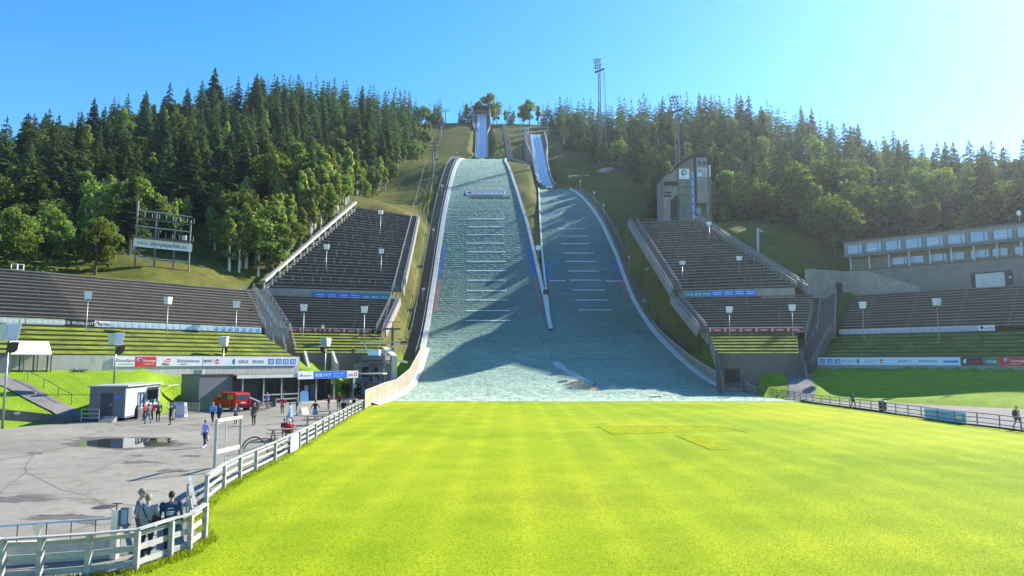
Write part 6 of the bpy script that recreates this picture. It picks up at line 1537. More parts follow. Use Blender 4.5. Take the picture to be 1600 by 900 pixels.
def bigmast(px, ph, pf, Y, rot, label, hs=1.2):
    foot = P(px, pf, Y); top = P(px, ph, Y); H_ = top.z - foot.z - .6
    o = thing('lamp_mast', label, 'lamp', tuple(foot), rot, 'lamp masts with black speakers on the plaza'); mb = MB(); mb.tube([(0, 0, -.5), (0, 0, H_)], [.1, .07], 10); mb.build('pole', STEEL, o, local=True, smooth=True)
    mb = MB(); s = hs; mb.hexa([(-.5 * s, -.42 * s, H_), (.34 * s, -.42 * s, H_), (.34 * s, .42 * s, H_), (-.5 * s, .42 * s, H_)], [(-.72 * s, -.5 * s, H_ + 1.15 * s), (.6 * s, -.5 * s, H_ + 1.25 * s), (.6 * s, .5 * s, H_ + 1.25 * s), (-.72 * s, .5 * s, H_ + 1.15 * s)]); h = mb.build('lamp_head', WHITEB, o, local=True)
    mb = MB(); mb.hexa([(.345 * s, -.36 * s, H_ + .06), (.357 * s, -.36 * s, H_ + .06), (.357 * s, .36 * s, H_ + .06), (.345 * s, .36 * s, H_ + .06)], [(.60 * s, -.44 * s, H_ + 1.2 * s), (.615 * s, -.44 * s, H_ + 1.2 * s), (.615 * s, .44 * s, H_ + 1.2 * s), (.60 * s, .44 * s, H_ + 1.2 * s)]); mb.build('lamp_glass', GLASSB, h, local=True)
    mb = MB(); mb.beam((0, 0, H_ - .5), (.45, 0, H_ - .45), .06, .06); mb.build('bracket', STEELD, o, local=True)
    mb = MB(); mb.hexa([(.3, -.3, H_ - .95), (.8, -.3, H_ - .75), (.8, .3, H_ - .75), (.3, .3, H_ - .95)], [(.45, -.3, H_ - .25), (1.0, -.3, H_ - .1), (1.0, .3, H_ - .1), (.45, .3, H_ - .25)]); mb.build('speaker_box', BLACK, o, local=True); return o
bigmast(4, 521, 662, 57, -.5, 'big lamp mast with a black speaker at the left picture edge', 1.12)
bigmast(178, 530, 597, 73, -.4, 'lamp mast with a black speaker rising behind the kiosk', 1.0)
bigmast(347, 533, 604, 92, 1.7, 'lamp mast rising behind the grey shop block and red van', 1.0)
bigmast(507, 535, 607, 104, -1.9, 'lamp mast rising behind the blue shop sign', 1.05)
pf, pt = P(1184, 398, 150), P(1184, 357, 150); o = thing('metal_pole', 'plain pale pole on the grass bank right of the upper right stand', 'pole', tuple(pf)); mb = MB(); mb.tube([pf - UP, pt], .28, 10); mb.build('pole', STEEL, o); mb = MB(); mb.beam(pt, pt + Vector((1.2, 0, -.8)), .12, .3); mb.build('bracket', STEEL, o)
# ------------------------------------------------------------------ floodlight masts
def floodmast(px, pt, pb, Y, label):
    b, t = P(px, pb, Y), P(px, pt, Y); H_ = t.z - b.z; o = thing('floodlight_mast', label, 'floodlight', tuple(b)); hb_ = H_ - 5.6
    mb = MB(); w0, w1 = .62, .36
    for sx, sy in ((-1, -1), (1, -1), (1, 1), (-1, 1)): mb.beam((sx * w0, sy * w0, -2), (sx * w1, sy * w1, hb_), .16, .16)
    n = int(hb_ / 2.6)
    for i in range(n):
        a = w0 + (w1 - w0) * i / n; c = w0 + (w1 - w0) * (i + 1) / n; z0, z1 = hb_ * i / n, hb_ * (i + 1) / n; k = [(-1, -1), (1, -1), (1, 1), (-1, 1)]
        for j in range(4):
            p, q = k[j], k[(j + 1) % 4]; mb.beam((p[0] * a, p[1] * a, z0), (q[0] * c, q[1] * c, z1), .12, .12); mb.beam((p[0] * a, p[1] * a, z0), (q[0] * a, q[1] * a, z0), .1, .1)
    mb.build('lattice', MASTM, o, local=True)
    mb = MB(); mb.beam((2.0, 0, -2), (1.7, 0, hb_), .12, .12); mb.beam((2.6, 0, -2), (2.2, 0, hb_), .12, .12); mb.build('ladder', MASTM, o, local=True)
    mb = MB(); mb.hexa([(-1.7, -.7, hb_ - .5), (2.0, -.7, hb_ + .9), (2.0, .8, hb_ + .9), (-1.7, .8, hb_ - .5)], [(-1.7, -.7, hb_ - .15), (2.0, -.7, hb_ + 1.25), (2.0, .8, hb_ + 1.25), (-1.7, .8, hb_ - .15)]); mb.build('platform', STEELD, o, local=True)
    mb = MB()
    for x in (-1.0, .1, .9): mb.beam((x - .3, 0, hb_ + .3), (x - 1.2, 0, H_), .14, .14)
    for i in range(4): mb.beam((-1.9, 0, hb_ + 1.0 + i * 1.05), (.8, 0, hb_ + 1.45 + i * 1.05), .14, .14)
    mb.build('lamp_frame', RUST, o, local=True)
    for i in range(4):
        for x in (-1.6, -.75, .2):
            z = hb_ + 1.1 + i * 1.05 + (x + 2) * .17; x = x + .25 * math.sin(i * 2.3); mb = MB(); mb.hexa([(x - .28, -.6, z - .25), (x + .28, -.6, z - .25), (x + .2, -.15, z - .1), (x - .2, -.15, z - .1)], [(x - .28, -.7, z + .25), (x + .28, -.7, z + .25), (x + .2, -.15, z + .2), (x - .2, -.15, z + .2)]); mb.build('floodlight', STEELD, o, local=True)
    return o
floodmast(938, 90, 252, 262, 'tall lattice floodlight mast standing free above the skyline'); floodmast(1059, 147, 262, 205, 'lattice floodlight mast rising behind the concrete judges tower')
# ------------------------------------------------------------------ judges tower
JY = 176.0; jx = lambda px: X(px, JY) * 1.02; jz = lambda py: P(1075, py, JY).z
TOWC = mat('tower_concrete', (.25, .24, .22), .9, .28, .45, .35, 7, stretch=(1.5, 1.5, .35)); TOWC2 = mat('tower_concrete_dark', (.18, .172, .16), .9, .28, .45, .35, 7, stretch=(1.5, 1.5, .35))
o = thing('judges_tower', 'stepped raw concrete tower above the upper right stand', 'tower', (jx(1075), JY, jz(345)))
g0 = jz(352)
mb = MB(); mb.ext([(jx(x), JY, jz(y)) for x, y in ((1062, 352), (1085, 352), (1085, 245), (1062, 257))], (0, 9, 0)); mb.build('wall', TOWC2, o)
mb = MB(); mb.ext([(jx(x), JY + 1.2, jz(y)) for x, y in ((1038, 345), (1046, 352), (1061.9, 352), (1061.9, 258), (1052, 268), (1038, 276))], (0, 8, 0)); mb.build('wall', TOWC, o)
mb = MB(); mb.box(jx(1088.5), jx(1105), JY - .6, JY + 8, jz(318), jz(247)); mb.build('wall', TOWC, o)
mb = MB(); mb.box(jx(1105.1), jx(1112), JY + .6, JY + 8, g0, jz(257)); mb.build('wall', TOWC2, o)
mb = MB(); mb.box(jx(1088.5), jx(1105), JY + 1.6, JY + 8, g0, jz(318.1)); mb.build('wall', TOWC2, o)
mb = MB(); mb.box(jx(1085.1), jx(1088.4), JY + .8, JY + 8, g0, jz(246)); mb.build('wall', DKGREY, o)
mb = MB(); mb.box(jx(1103), jx(1105), JY - .6, JY + 1.5, g0, jz(318.1)); mb.build('corner_pier', TOWC, o)
mb = MB(); mb.hexa([(jx(1058), JY - .8, jz(259.5)), (jx(1085), JY - .8, jz(243)), (jx(1085), JY + 9.5, jz(243)), (jx(1058), JY + 9.5, jz(259.5))], [(jx(1058), JY - .8, jz(258)), (jx(1085), JY - .8, jz(241.5)), (jx(1085), JY + 9.5, jz(241.5)), (jx(1058), JY + 9.5, jz(258))]); mb.build('roof', DKGREY, o)
mb = MB(); mb.hexa([(jx(1085), JY - .8, jz(243)), (jx(1107), JY - .8, jz(247)), (jx(1107), JY + 9, jz(247)), (jx(1085), JY + 9, jz(243))], [(jx(1085), JY - .8, jz(241.5)), (jx(1107), JY - .8, jz(245.5)), (jx(1107), JY + 9, jz(245.5)), (jx(1085), JY + 9, jz(241.5))]); mb.build('roof', DKGREY, o)
for i in range(6):
    a, b = 268 + i * 13.2, 268 + i * 13.2 + 9.5; w_ = None
    mb = MB(); mb.box(jx(1080.5), jx(1085), JY - .12, JY - .02, jz(b), jz(a)); w_ = mb.build('window', GLASSB, o); ORG[w_.name] = ORG[o.name]
    mb = MB(); mb.box(jx(1079), jx(1086), JY - .16, JY - .03, jz(b + 3), jz(b + .4)); mb.build('window_sill', BLUE, w_)
mb = MB(); mb.box(jx(1061.5), jx(1077.5), JY - .16, JY - .02, jz(280), jz(264)); mb.build('emblem_panel', WHITE, o); e = Vector((1, 0, 0))
org = Vector((jx(1061.5), JY - .16, jz(280))); disc(o, org, e, 1.3, 1.75, .72, NAVY); patch(o, org, e, .7, 1.1, .9, 1.9, NAVY); disc(o, org, e, 1.35, 1.75, .42, LBLUE, lift=.014); text('lillehammer', org + e * .3 + UP * .28, e, UP, .32, GREYT, o)
mb = MB(); mb.box(jx(1089), jx(1104.5), JY - .72, JY - .62, jz(277), jz(263)); mb.build('year_panel', WHITEB, o)
org = Vector((jx(1089), JY - .72, jz(277))); text('2016', org + e * .12 + UP * 1.22, e, UP, 1.12, NAVY, o, .02, sx=.9); patch(o, org, e, .08, 1.1, .15, .95, LBLUE); patch(o, org, e, 1.3, 2.3, .15, .95, GREYT); patch(o, org, e, 0, 2.5, 1.06, 1.14, CONCD, lift=.012)
mb = MB(); mb.box(jx(1089), jx(1096), JY + 1.45, JY + 1.55, jz(332), jz(322)); mb.build('window', GLASSB, o)
for a, b, x0, x1 in ((290, 282, 1039, 1061), (306, 298, 1039, 1050)):
    mb = MB(); mb.box(jx(x0), jx(x1), JY + 1.02, JY + 1.18, jz(a), jz(b)); mb.build('balcony_opening', BLACK, o)
mb = MB(); mb.ext([(jx(x), JY + 1.02, jz(y)) for x, y in ((1049, 345), (1060, 345), (1060, 302), (1049, 312))], (0, .15, 0)); mb.build('doorway', BLACK, o)
mb = MB(); mb.box(jx(1110), jx(1112), JY + .45, JY + .58, jz(276), jz(257)); mb.build('white_panel', WHITE, o)
for y in (293, 306, 320, 333):
    mb = MB(); mb.box(jx(1062.2), jx(1080), JY - .015, JY + .02, jz(y), jz(y - .7)); mb.build('floor_joint', BLACK, o)
for y in (291, 303): 
    mb = MB(); mb.box(jx(1039), jx(1060), JY + .9, JY + 1.0, jz(y), jz(y - 2)); mb.build('balcony_parapet', TOWC, o)
for x in (1065, 1071): 
    mb = MB(); mb.box(jx(x), jx(x + 4), JY - .03, JY + .03, jz(331), jz(324)); mb.build('window', GLASS, o)
for x in (1091, 1098):
    mb = MB(); mb.box(jx(x), jx(x + 4.5), JY - .64, JY - .58, jz(259), jz(252)); mb.build('window', GLASS, o)
# little wind post and rocks on the right grass
for px, py, Y, s in ((945, 287, 243, 1.5), (952, 283, 246, 1.0), (1008, 445, 160, .7), (1012, 441, 161, .45)):
    p = P(px, py, Y); z = Tz(p.x, p.y); mb = MB(); Rr = random.Random(px)
    mb.ball((p.x, p.y, z + .2), (s * 1.6, s, s * .8), 9, 6); mb.v = [(v[0] + Rr.uniform(-.2, .2) * s, v[1] + Rr.uniform(-.2, .2) * s, v[2] + Rr.uniform(-.15, .15) * s) for v in mb.v]
    tag(mb.build('rock', mat('rock', (.33, .31, .29), .9, .3, 1)), {945: 'larger pale rock at the forest edge on the right grass slope', 952: 'smaller pale rock beside the larger one at the forest edge', 1008: 'larger pale stone low on the grass strip right of the hills', 1012: 'smaller pale stone low on the grass strip right of the hills'}[px], 'rock')
p = P(958, 285, 246); o = thing('wind_post', 'thin bare post with cross arms by the rocks at the right forest edge', 'post', (p.x, p.y, Tz(p.x, p.y))); z = Tz(p.x, p.y); mb = MB(); mb.beam((p.x, p.y, z), (p.x, p.y, z + 4.5), .12, .12); mb.beam((p.x - 2.2, p.y, z + 2.2), (p.x + 2.2, p.y, z + 2.6), .1, .1); mb.build('pole', WOODG, o)
# ------------------------------------------------------------------ long building on the right
LA, LB = Vector((67.9, 142.3, 0)), Vector((67.9 + .73 * 50, 142.3 - .683 * 50, 0)); ld_ = Vector((.73, -.683, 0)); ln_ = Vector((-.683, -.73, 0))
o = thing('office_building', 'long two-storey building with bands of windows above the right stand', 'building', tuple(LA) [:2] + (18,))
CONCB = mat('building_concrete', (.20, .195, .18), .85, .2, .6, .3, 8)
CLAD = mat('grey_fibre_cladding', (.22, .22, .225), .6, .1, .7, stretch=(2, 2, .4)); CLADB = mat('brown_grey_wall', (.20, .175, .15), .7, .15, .7)
def lp(x, y, z): v = LA + ld_ * x - ln_ * y; return Vector((v.x, v.y, z))
def lbox(nm, x0, x1, y0, y1, z0, z1, m, par=None):
    mb = MB(); mb.hexa([lp(x0, y0, z0), lp(x1, y0, z0), lp(x1, y1, z0), lp(x0, y1, z0)], [lp(x0, y0, z1), lp(x1, y0, z1), lp(x1, y1, z1), lp(x0, y1, z1)])
    if par is not None: ORG[par.name] = ORG[o.name]
    return mb.build(nm, m, par or o)
lbox('upper_storey', 0, 50, 0, 10, 26.6, 29.5, CLAD); lbox('roof', -.3, 50, -.3, 10.3, 29.5, 29.75, DKGREY); lbox('upper_fascia', -.15, 50, -.15, 0, 26.35, 26.9, GREYP)
lbox('lower_storey', .8, 50, 1.6, 10, 22.0, 26.6, CLADB)
lbox('base_wall', .2, 50, 1.0, 10, 17.5, 24.2 - .6, CONCB); lbox('base_cap', .1, 50, .85, 10, 23.6, 23.75, CONCD)
x = .7; i = 0
while x < 41:
    wd_ = 2.05; w_ = lbox('window', x, x + wd_, -.10, -.02, 27.05, 28.75, GLASSB); lbox('frame', x - .09, x, -.14, -.02, 27.0, 28.8, DKGREY, w_); lbox('frame', x + wd_, x + wd_ + .09, -.14, -.02, 27.0, 28.8, DKGREY, w_); lbox('frame', x + wd_ + .7, x + wd_ + .78, -.14, -.02, 27.0, 28.8, DKGREY, w_)
    lbox('side_light', x + wd_ + .09, x + wd_ + .7, -.10, -.02, 27.05, 28.75, GLASSB, w_)
    if i % 3 == 1: lbox('transom', x, x + wd_, -.13, -.10, 27.55, 27.68, WHITE, w_)
    x += 3.55; i += 1
x = 8.2; i = 0
while x < 41:
    wd_ = 2.3; w_ = lbox('window', x, x + wd_, 1.5, 1.58, 24.3, 25.6, GLASSB); lbox('frame', x - .08, x, 1.46, 1.6, 24.25, 25.65, DKGREY, w_); lbox('frame', x + wd_, x + wd_ + .08, 1.46, 1.6, 24.25, 25.65, DKGREY, w_)
    if i % 2 == 0: lbox('side_light', x + wd_ + .1, x + wd_ + .5, 1.5, 1.58, 24.3, 25.6, GLASSB, w_)
    x += 3.35; i += 1
for k in range(11): lbox('column', .9 + k * 3.55, 1.15 + k * 3.55, .2, .45, 23.75, 26.35, STEEL)
for x0, x1, m in ((22.2, 26.6, WHITEB), (33.0, 36.0, WHITEB)): 
    d_ = lbox('garage_door', x0, x1, .9, .98, 18.2, 21.2, m); lbox('reveal', x0 - .7, x0, .92, 1.02, 18.2, 21.5, DKGREY, d_); lbox('reveal', x1, x1 + 1.2, .92, 1.02, 18.2, 21.5, DKGREY, d_); lbox('reveal', x0, x1, .92, 1.02, 21.2, 21.5, DKGREY, d_)
for x0 in (29.4, 37.4):
    d_ = lbox('door', x0, x0 + 1.6, .9, .98, 18.3, 21.3, GLASSB); [lbox('glazing_bar', x0, x0 + 1.6, .86, .9, z, z + .1, STEELD, d_) for z in (19.0, 19.8, 20.6)]
for x0 in (27.4, 36.6):
    mb = MB(); c = lp(x0, .85, 20.2); mb.ball(tuple(c), .22, 8, 6); mb.build('wall_lamp', WHITE, o)
c = lp(29.0, 4, 29.7); mb = MB(); mb.tube([c, c + UP * 2.0], .06, 6); mb.build('antenna_pole', STEEL, o); mb = MB(); mb.ball(tuple(c + UP * 2.3), (.45, .2, .5), 10, 7); mb.build('dish', WHITE, o)
# concrete terrace wall left of the building
LW0, LW1 = P(1240, 452, 133.5), P(1330, 450, 137); o = thing('retaining_wall', 'long concrete terrace wall with a dark doorway left of the long building', 'wall', (LW0.x, LW0.y, 18)); mb = MB()
A, B = Vector((56.5, 133.8, 0)), lp(1.0, -1.2, 0); d = (B - A).normalized(); n = Vector((d.y, -d.x, 0))
q = [A, B, B - n * .5, A - n * .5]; mb.hexa([(v.x, v.y, 17.5) for v in q], [(A.x, A.y, 23.0), (B.x, B.y, 23.4), (q[2].x, q[2].y, 23.4), (q[3].x, q[3].y, 23.0)]); mb.build('wall_body', CONC, o)
B2 = lp(13.5, -1.2, 0); d2 = (B2 - B).normalized(); n2 = Vector((d2.y, -d2.x, 0)); q = [B, B2, B2 - n2 * .5, B - n2 * .5]
Bm = lp(4.5, -1.2, 0)
mb = MB(); mb.add([(B.x, B.y, 17.5), (B2.x, B2.y, 17.5), (B2.x, B2.y, 19.4), (Bm.x, Bm.y, 23.2), (B.x, B.y, 23.4)] + [(v.x - n2.x * .5, v.y - n2.y * .5, z) for v, z in ((B, 17.5), (B2, 17.5), (B2, 19.4), (Bm, 23.2), (B, 23.4))], [(4, 3, 2, 1, 0), (5, 6, 7, 8, 9), (0, 1, 6, 5), (1, 2, 7, 6), (2, 3, 8, 7), (3, 4, 9, 8)]); mb.build('sloping_wall', CONC, o)
mb = MB(); a_, b_ = A.lerp(B, .66) + n * .02, A.lerp(B, .82) + n * .02; mb.prism([(v.x, v.y) for v in (a_ + n * .05, b_ + n * .05, b_, a_)], 18.0, 20.9); mb.build('door', BLACK, o)
for t in (.56, .9):
    c = A.lerp(B, t) + n * .1; mb = MB(); mb.ball((c.x, c.y, 20.9), .16, 8, 6); mb.build('wall_lamp', WHITE, o)
# ------------------------------------------------------------------ scaffold billboard on the left bank
QA, QB = P(208, 410, 116), P(297, 408, 122); QA.z = Tz(QA.x, QA.y); QB.z = Tz(QB.x, QB.y); e = Vector((QB.x - QA.x, QB.y - QA.y, 0)).normalized(); n = Vector((e.y, -e.x, 0)); L = (Vector((QB.x, QB.y)) - Vector((QA.x, QA.y))).length
zb0, zb1 = P(208, 385, 116).z, P(208, 372, 116).z; ztop = P(208, 313, 116).z
o = thing('scaffold_billboard', 'tall steel scaffold carrying a white web address banner on the left bank', 'billboard', (QA.x, QA.y, QA.z))
for t in (.03, .36, .70, .98):
    p = QA + e * (L * t); mb = MB(); mb.beam((p.x, p.y, QA.z - 1.5), (p.x, p.y, ztop - (1.6 * (t > .1)) - t * .6), .2, .2); mb.build('post', MASTM, o)
for z in (ztop - 1.6, ztop - 3.0, ztop - 4.3, zb1 + .25, QA.z + 1.6):
    mb = MB(); mb.beam((QA.x, QA.y, z), (QA.x + e.x * L, QA.y + e.y * L, z), .14, .16); mb.build('cross_beam', STEEL, o)
for z in (ztop - 3.0, zb1 + .25):
    mb = MB(); q0 = QA + n * .75
    mb.beam((q0.x, q0.y, z), (q0.x + e.x * L, q0.y + e.y * L, z), .9, .06); mb.build('catwalk', STEELD, o)
    for k in range(9):
        p = q0 + e * (L * k / 8) + n * .4; mb = MB(); mb.beam((p.x, p.y, z), (p.x, p.y, z + .9), .06, .06); mb.build('catwalk_post', STEEL, o)
mb = MB(); mb.beam((QA.x - e.x * 1.6, QA.y - e.y * 1.6, QA.z - .3), (QA.x, QA.y, zb0), .1, .1); mb.beam((QA.x, QA.y, zb0 - .3), (QA.x + e.x * L * .36, QA.y + e.y * L * .36, QA.z), .1, .1); mb.build('brace', STEEL, o)
bo, org, e2, LL = board('banner', 'white banner with a blue web address on the scaffold', (QA.x - e.x * .2, QA.y - e.y * .2), (QA.x + e.x * (L + .15), QA.y + e.y * (L + .15)), zb0, zb1, WHITE, .2)
text('www.', org + e2 * .45 + UP * .38, e2, UP, 1.05, GREYT, bo, sx=.8); text('olympiaparken.no', org + e2 * 2.55 + UP * .38, e2, UP, 1.05, NAVY, bo, sx=.79)
p = QA + e * (L * .86) + n * .4; mb = MB(); mb.box(p.x - .35, p.x + .35, p.y - .2, p.y + .2, zb1 + .5, zb1 + 1.3); mb.build('loudspeaker', WHITEB, o)
# hoop frames on top of the left bank
for i, px in enumerate((22, 32)):
    q = P(px, 432, 90); q = leftline(10, 24)(1); c = Vector((*on_line(px, 17.5, [np.array(v) for v in q]), 17.3)); o = thing('hoop_frame', ('left' if i == 0 else 'right') + ' one of two small white square frames on top of the left bench bank', 'frame', tuple(c), 0, 'small white frames'); mb = MB()
    for a_, b_ in (((-.4, 0, 0), (-.4, 0, .9)), ((.4, 0, 0), (.4, 0, .9)), ((-.4, 0, .9), (.4, 0, .9)), ((-.4, 0, .2), (.4, 0, .2))): mb.beam(a_, b_, .09, .09)
    mb.build('frame', WHITE, o, local=True)
# ------------------------------------------------------------------ chairlift
CLB = Vector((-20.7, 104, 0)); o = thing('lift_station', 'grey and blue lower chairlift station with a round drive wheel at the hill foot', 'lift station', tuple(CLB)); cx = CLB.x
mb = MB(); mb.tube([(cx, 104.5, 0), (cx, 104.5, 5.2)], .4, 12); mb.build('column', STEELD, o)
mb = MB(); mb.box(cx + 1.0, cx + 1.8, 104.1, 104.9, 0, 5.0); mb.build('column', STEELD, o)
mb = MB(); mb.tube([(cx + .3, 105, 5.05), (cx + .3, 105, 5.3)], 2.3, 28); mb.build('bull_wheel', STEELD, o)
mb = MB(); mb.box(cx - 1.2, cx + 2.2, 103.3, 108.5, 5.5, 6.2); mb.build('drive_housing', GREYP, o); mb = MB(); mb.box(cx - .2, cx + 1.3, 103.0, 104.6, 6.2, 7.0); mb.build('motor_box', LBLUE, o)
mb = MB(); mb.beam((cx - 2.6, 105.5, 6.9), (cx + 3.4, 105.5, 6.9), .2, .2); mb.beam((cx - 2.6, 109, 8.3), (cx + 3.4, 109, 8.3), .2, .2); mb.beam((cx - .6, 105, 6.2), (cx - 2.2, 109, 8.3), .15, .15); mb.beam((cx + 1.6, 105, 6.2), (cx + 3.0, 109, 8.3), .15, .15)
mb.build('guide_frame', STEEL, o)
mb = MB(); mb.beam((cx + 2.2, 108, 5.7), (cx + 4.2, 111, 5.2), .35, .3); mb.build('tension_arm', STEEL, o)
mb = MB(); mb.box(cx - 1.1, cx + 1.5, 103.0, 104.0, .6, 2.4); mb.build('operator_cabin', BLUE, o); mb = MB(); mb.box(cx - 1.0, cx + 1.4, 102.93, 102.99, 1.6, 2.3); mb.build('window', GLASS, o)
mb = MB(); mb.box(cx - 3, cx + 2.5, 102.2, 106, -.1, .6); mb.build('platform', CONCD, o)
# cables through surveyed points
def cab(pts):
    out = []
    for px, py, Y in pts:
        if 110 < Y < 300:
            a, b, c = ray(px, py); ys = np.arange(108, 320, .5); k = np.where(CH + c / b * ys - T(a / b * ys, ys) < 6.5)[0]
            if len(k): Y = min(float(ys[k[0]]), Y + 4)
        out.append(P(px, py, Y))
    return [out[0]] + [q for p, q in zip(out, out[1:]) if q.y > p.y + 1]
up_ = cab([(612, 556, 107), (628, 527, 121), (644, 460, 146), (657, 400, 176), (669, 325, 216), (680, 252, 258), (689, 205, 296), (702, 172, 350)])
dn_ = cab([(588, 556, 107), (597, 515, 123), (613, 452, 148), (630, 385, 178), (648, 315, 218), (660, 270, 250), (673, 225, 292), (692, 172, 350)])
cb = thing('chairlift_line', 'steel chairlift cables climbing left of the larger hill from station to crest', 'cable', tuple(up_[0]))
for c in (up_, dn_):
    mb = MB(); pts = []
    for a, b in zip(c, c[1:]):
        for k in range(6): t = k / 6; p = a.lerp(b, t); pts.append(p - UP * (.35 * 4 * t * (1 - t)))
    pts.append(c[-1]); mb.tube(pts, .03, 5); mb.build('cable', GREYP, cb)
def pylon(label, Y, iu, tall=None, w=None, lattice=False):
    u = up_i(up_, Y); d = up_i(dn_, Y); c = (u + d) / 2; g = Tz(c.x, c.y); o = thing('lift_pylon', label, 'pylon', (c.x, c.y, g), 0, 'chairlift pylons'); mb = MB()
    if lattice: mb.beam((c.x - .5, c.y, g - 1), (c.x - .18, c.y, c.z), .35, .35); mb.beam((c.x + .5, c.y, g - 1), (c.x + .18, c.y, c.z), .35, .35); [mb.beam((c.x - .5, c.y, g + k * 2.2), (c.x + .45, c.y, g + k * 2.2 + 1.5), .16, .16) for k in range(int((c.z - g) / 2.2))]
    else: mb.tube([(c.x, c.y, g - 1), (c.x, c.y, c.z)], [.32, .22], 8)
    mb.build('pole', STEELD, o)
    mb = MB(); mb.beam((u.x, c.y, c.z), (d.x, c.y, c.z), .3, .3); mb.beam((u.x, c.y, c.z + 1.2), (d.x, c.y, c.z + 1.2), .12, .12); mb.beam((c.x, c.y, c.z), (c.x, c.y, c.z + 1.2), .14, .14); mb.build('cross_arm', STEELD, o)
    for q in (u, d): mb = MB(); mb.box(q.x - .12, q.x + .12, q.y - 1.1, q.y + 1.1, q.z + .05, q.z + .25); mb.build('sheave', BLACK, o)
def up_i(c, Y):
    for a, b in zip(c, c[1:]):
        if a.y <= Y <= b.y: return a.lerp(b, (Y - a.y) / (b.y - a.y))
    return c[-1]
pylon('lowest slim chairlift pylon at the foot of the grass strip', 122, 0); pylon('slim chairlift pylon level with the hill crest', 255, 0); pylon('broad lattice chairlift pylon beside the hill crest', 276, 0, lattice=True); pylon('chairlift pylon below the summit left of the start house', 318, 0); pylon('chairlift pylon against the sky at the summit', 348, 0)
def chair(label, p):
    o = thing('lift_chair', label, 'chairlift chair', tuple(p), 0, 'chairs hanging on the chairlift'); mb = MB(); mb.beam((0, 0, 0), (0, 0, -1.9), .07, .07); mb.build('hanger', STEEL, o, local=True)
    mb = MB(); mb.box(-.75, .75, -.1, .4, -2.45, -2.37); mb.build('seat', STEELD, o, local=True); mb = MB(); mb.beam((-.75, .42, -2.0), (.75, .42, -2.0), .06, .5); mb.build('backrest', STEELD, o, local=True)
    mb = MB()
    for s in (-.75, .75): mb.tube([(s, .4, -2.4), (s, -.1, -2.4), (s, -.12, -1.8), (0, 0, -1.75)], .035, 5)
    mb.build('side_bar', STEEL, o, local=True); note_kids(o); return o
CH0 = None; k = 0
for c, nm in ((up_, 'right'), (dn_, 'left')):
    for i, Y in enumerate((128, 146, 167, 190, 214, 240, 266) if nm == 'right' else (137, 160, 185, 210, 236)):
        p = up_i(c, Y); lb = '%s chair from the bottom on the %s chairlift cable' % (ORD[i], nm)
        if CH0 is None: CH0 = chair(lb, p)
        else: dup(CH0, p, 0, lb)
# avalanche-net like rails on the left crest
for i, (px, py, Y) in enumerate(((655, 228, 290), (663, 236, 282))):
    p = P(px, py, Y); z = Tz(p.x, p.y); o = thing('slatted_frame', ['upper', 'lower'][i] + ' pale slatted frame lying by the chairlift near the crest', 'frame', (p.x, p.y, z)); mb = MB()
    for k in range(6): mb.beam((p.x - 1.5 + k * .6, p.y + .4 * k, z + 1.2 - .2 * k), (p.x + .2 + k * .6, p.y - 1 + .4 * k, z + .2 - .2 * k), .2, .08)
    mb.build('slat', WHITEB, o)
# sign boxes and small posts between the hills
for px, py, Y, lb in ((839, 386, 178, 'small white box on a post in the grass gap between the hills, upper one'), (845, 428, 160, 'dark board on a post in the grass gap between the hills, lower one')):
    x = (float(fBR(Y)) + float(fSL(Y))) / 2; z = max(Tz(x, Y), float(ZB(Y)) - .4); o = thing('marker_post', lb, 'post', (x, Y, z)); mb = MB(); mb.beam((x, Y, z - .3), (x, Y, z + 3.0), .14, .14); mb.build('pole', STEEL, o); mb = MB(); mb.box(x - .6, x + .6, Y - .25, Y + .1, z + 1.9, z + 3.0); mb.build('box', WHITE if py < 400 else DKGREY, o)
for i, (px, Y) in enumerate(((905, 222), (921, 208), (934, 198), (965, 172))):
    x = float(fSR(Y)) + 2.2; z = float(ZS(Y)); o = thing('lamp_pole', ['topmost', 'second', 'third', 'lowest'][i] + ' slim pole on the stair right of the smaller hill', 'pole', (x, Y, z), 0, 'slim poles beside the smaller hill'); mb = MB(); mb.beam((x, Y, z - .3), (x, Y, z + 3.8), .13, .13); mb.build('pole', STEEL, o); mb = MB(); mb.box(x - .25, x + .25, Y - .2, Y + .2, z + 3.3, z + 3.8); mb.build('lamp_head', WHITEB, o)
for i, Y in enumerate((268, 240, 210, 185, 160)):
    x = float(fBL(Y)) - 2.4; z = float(ZB(Y)); o = thing('lamp_pole', ['topmost', 'second', 'middle', 'fourth', 'lowest'][i] + ' slim pole on the stair left of the larger hill', 'pole', (x, Y, z), 0, 'slim poles beside the larger hill'); mb = MB(); mb.beam((x, Y, z - .3), (x, Y, z + 3.0), .12, .12); mb.build('pole', STEEL, o); mb = MB(); mb.box(x - .3, x + .3, Y - .2, Y + .2, z + 2.4, z + 3.0); mb.build('lamp_head', WHITEB, o)
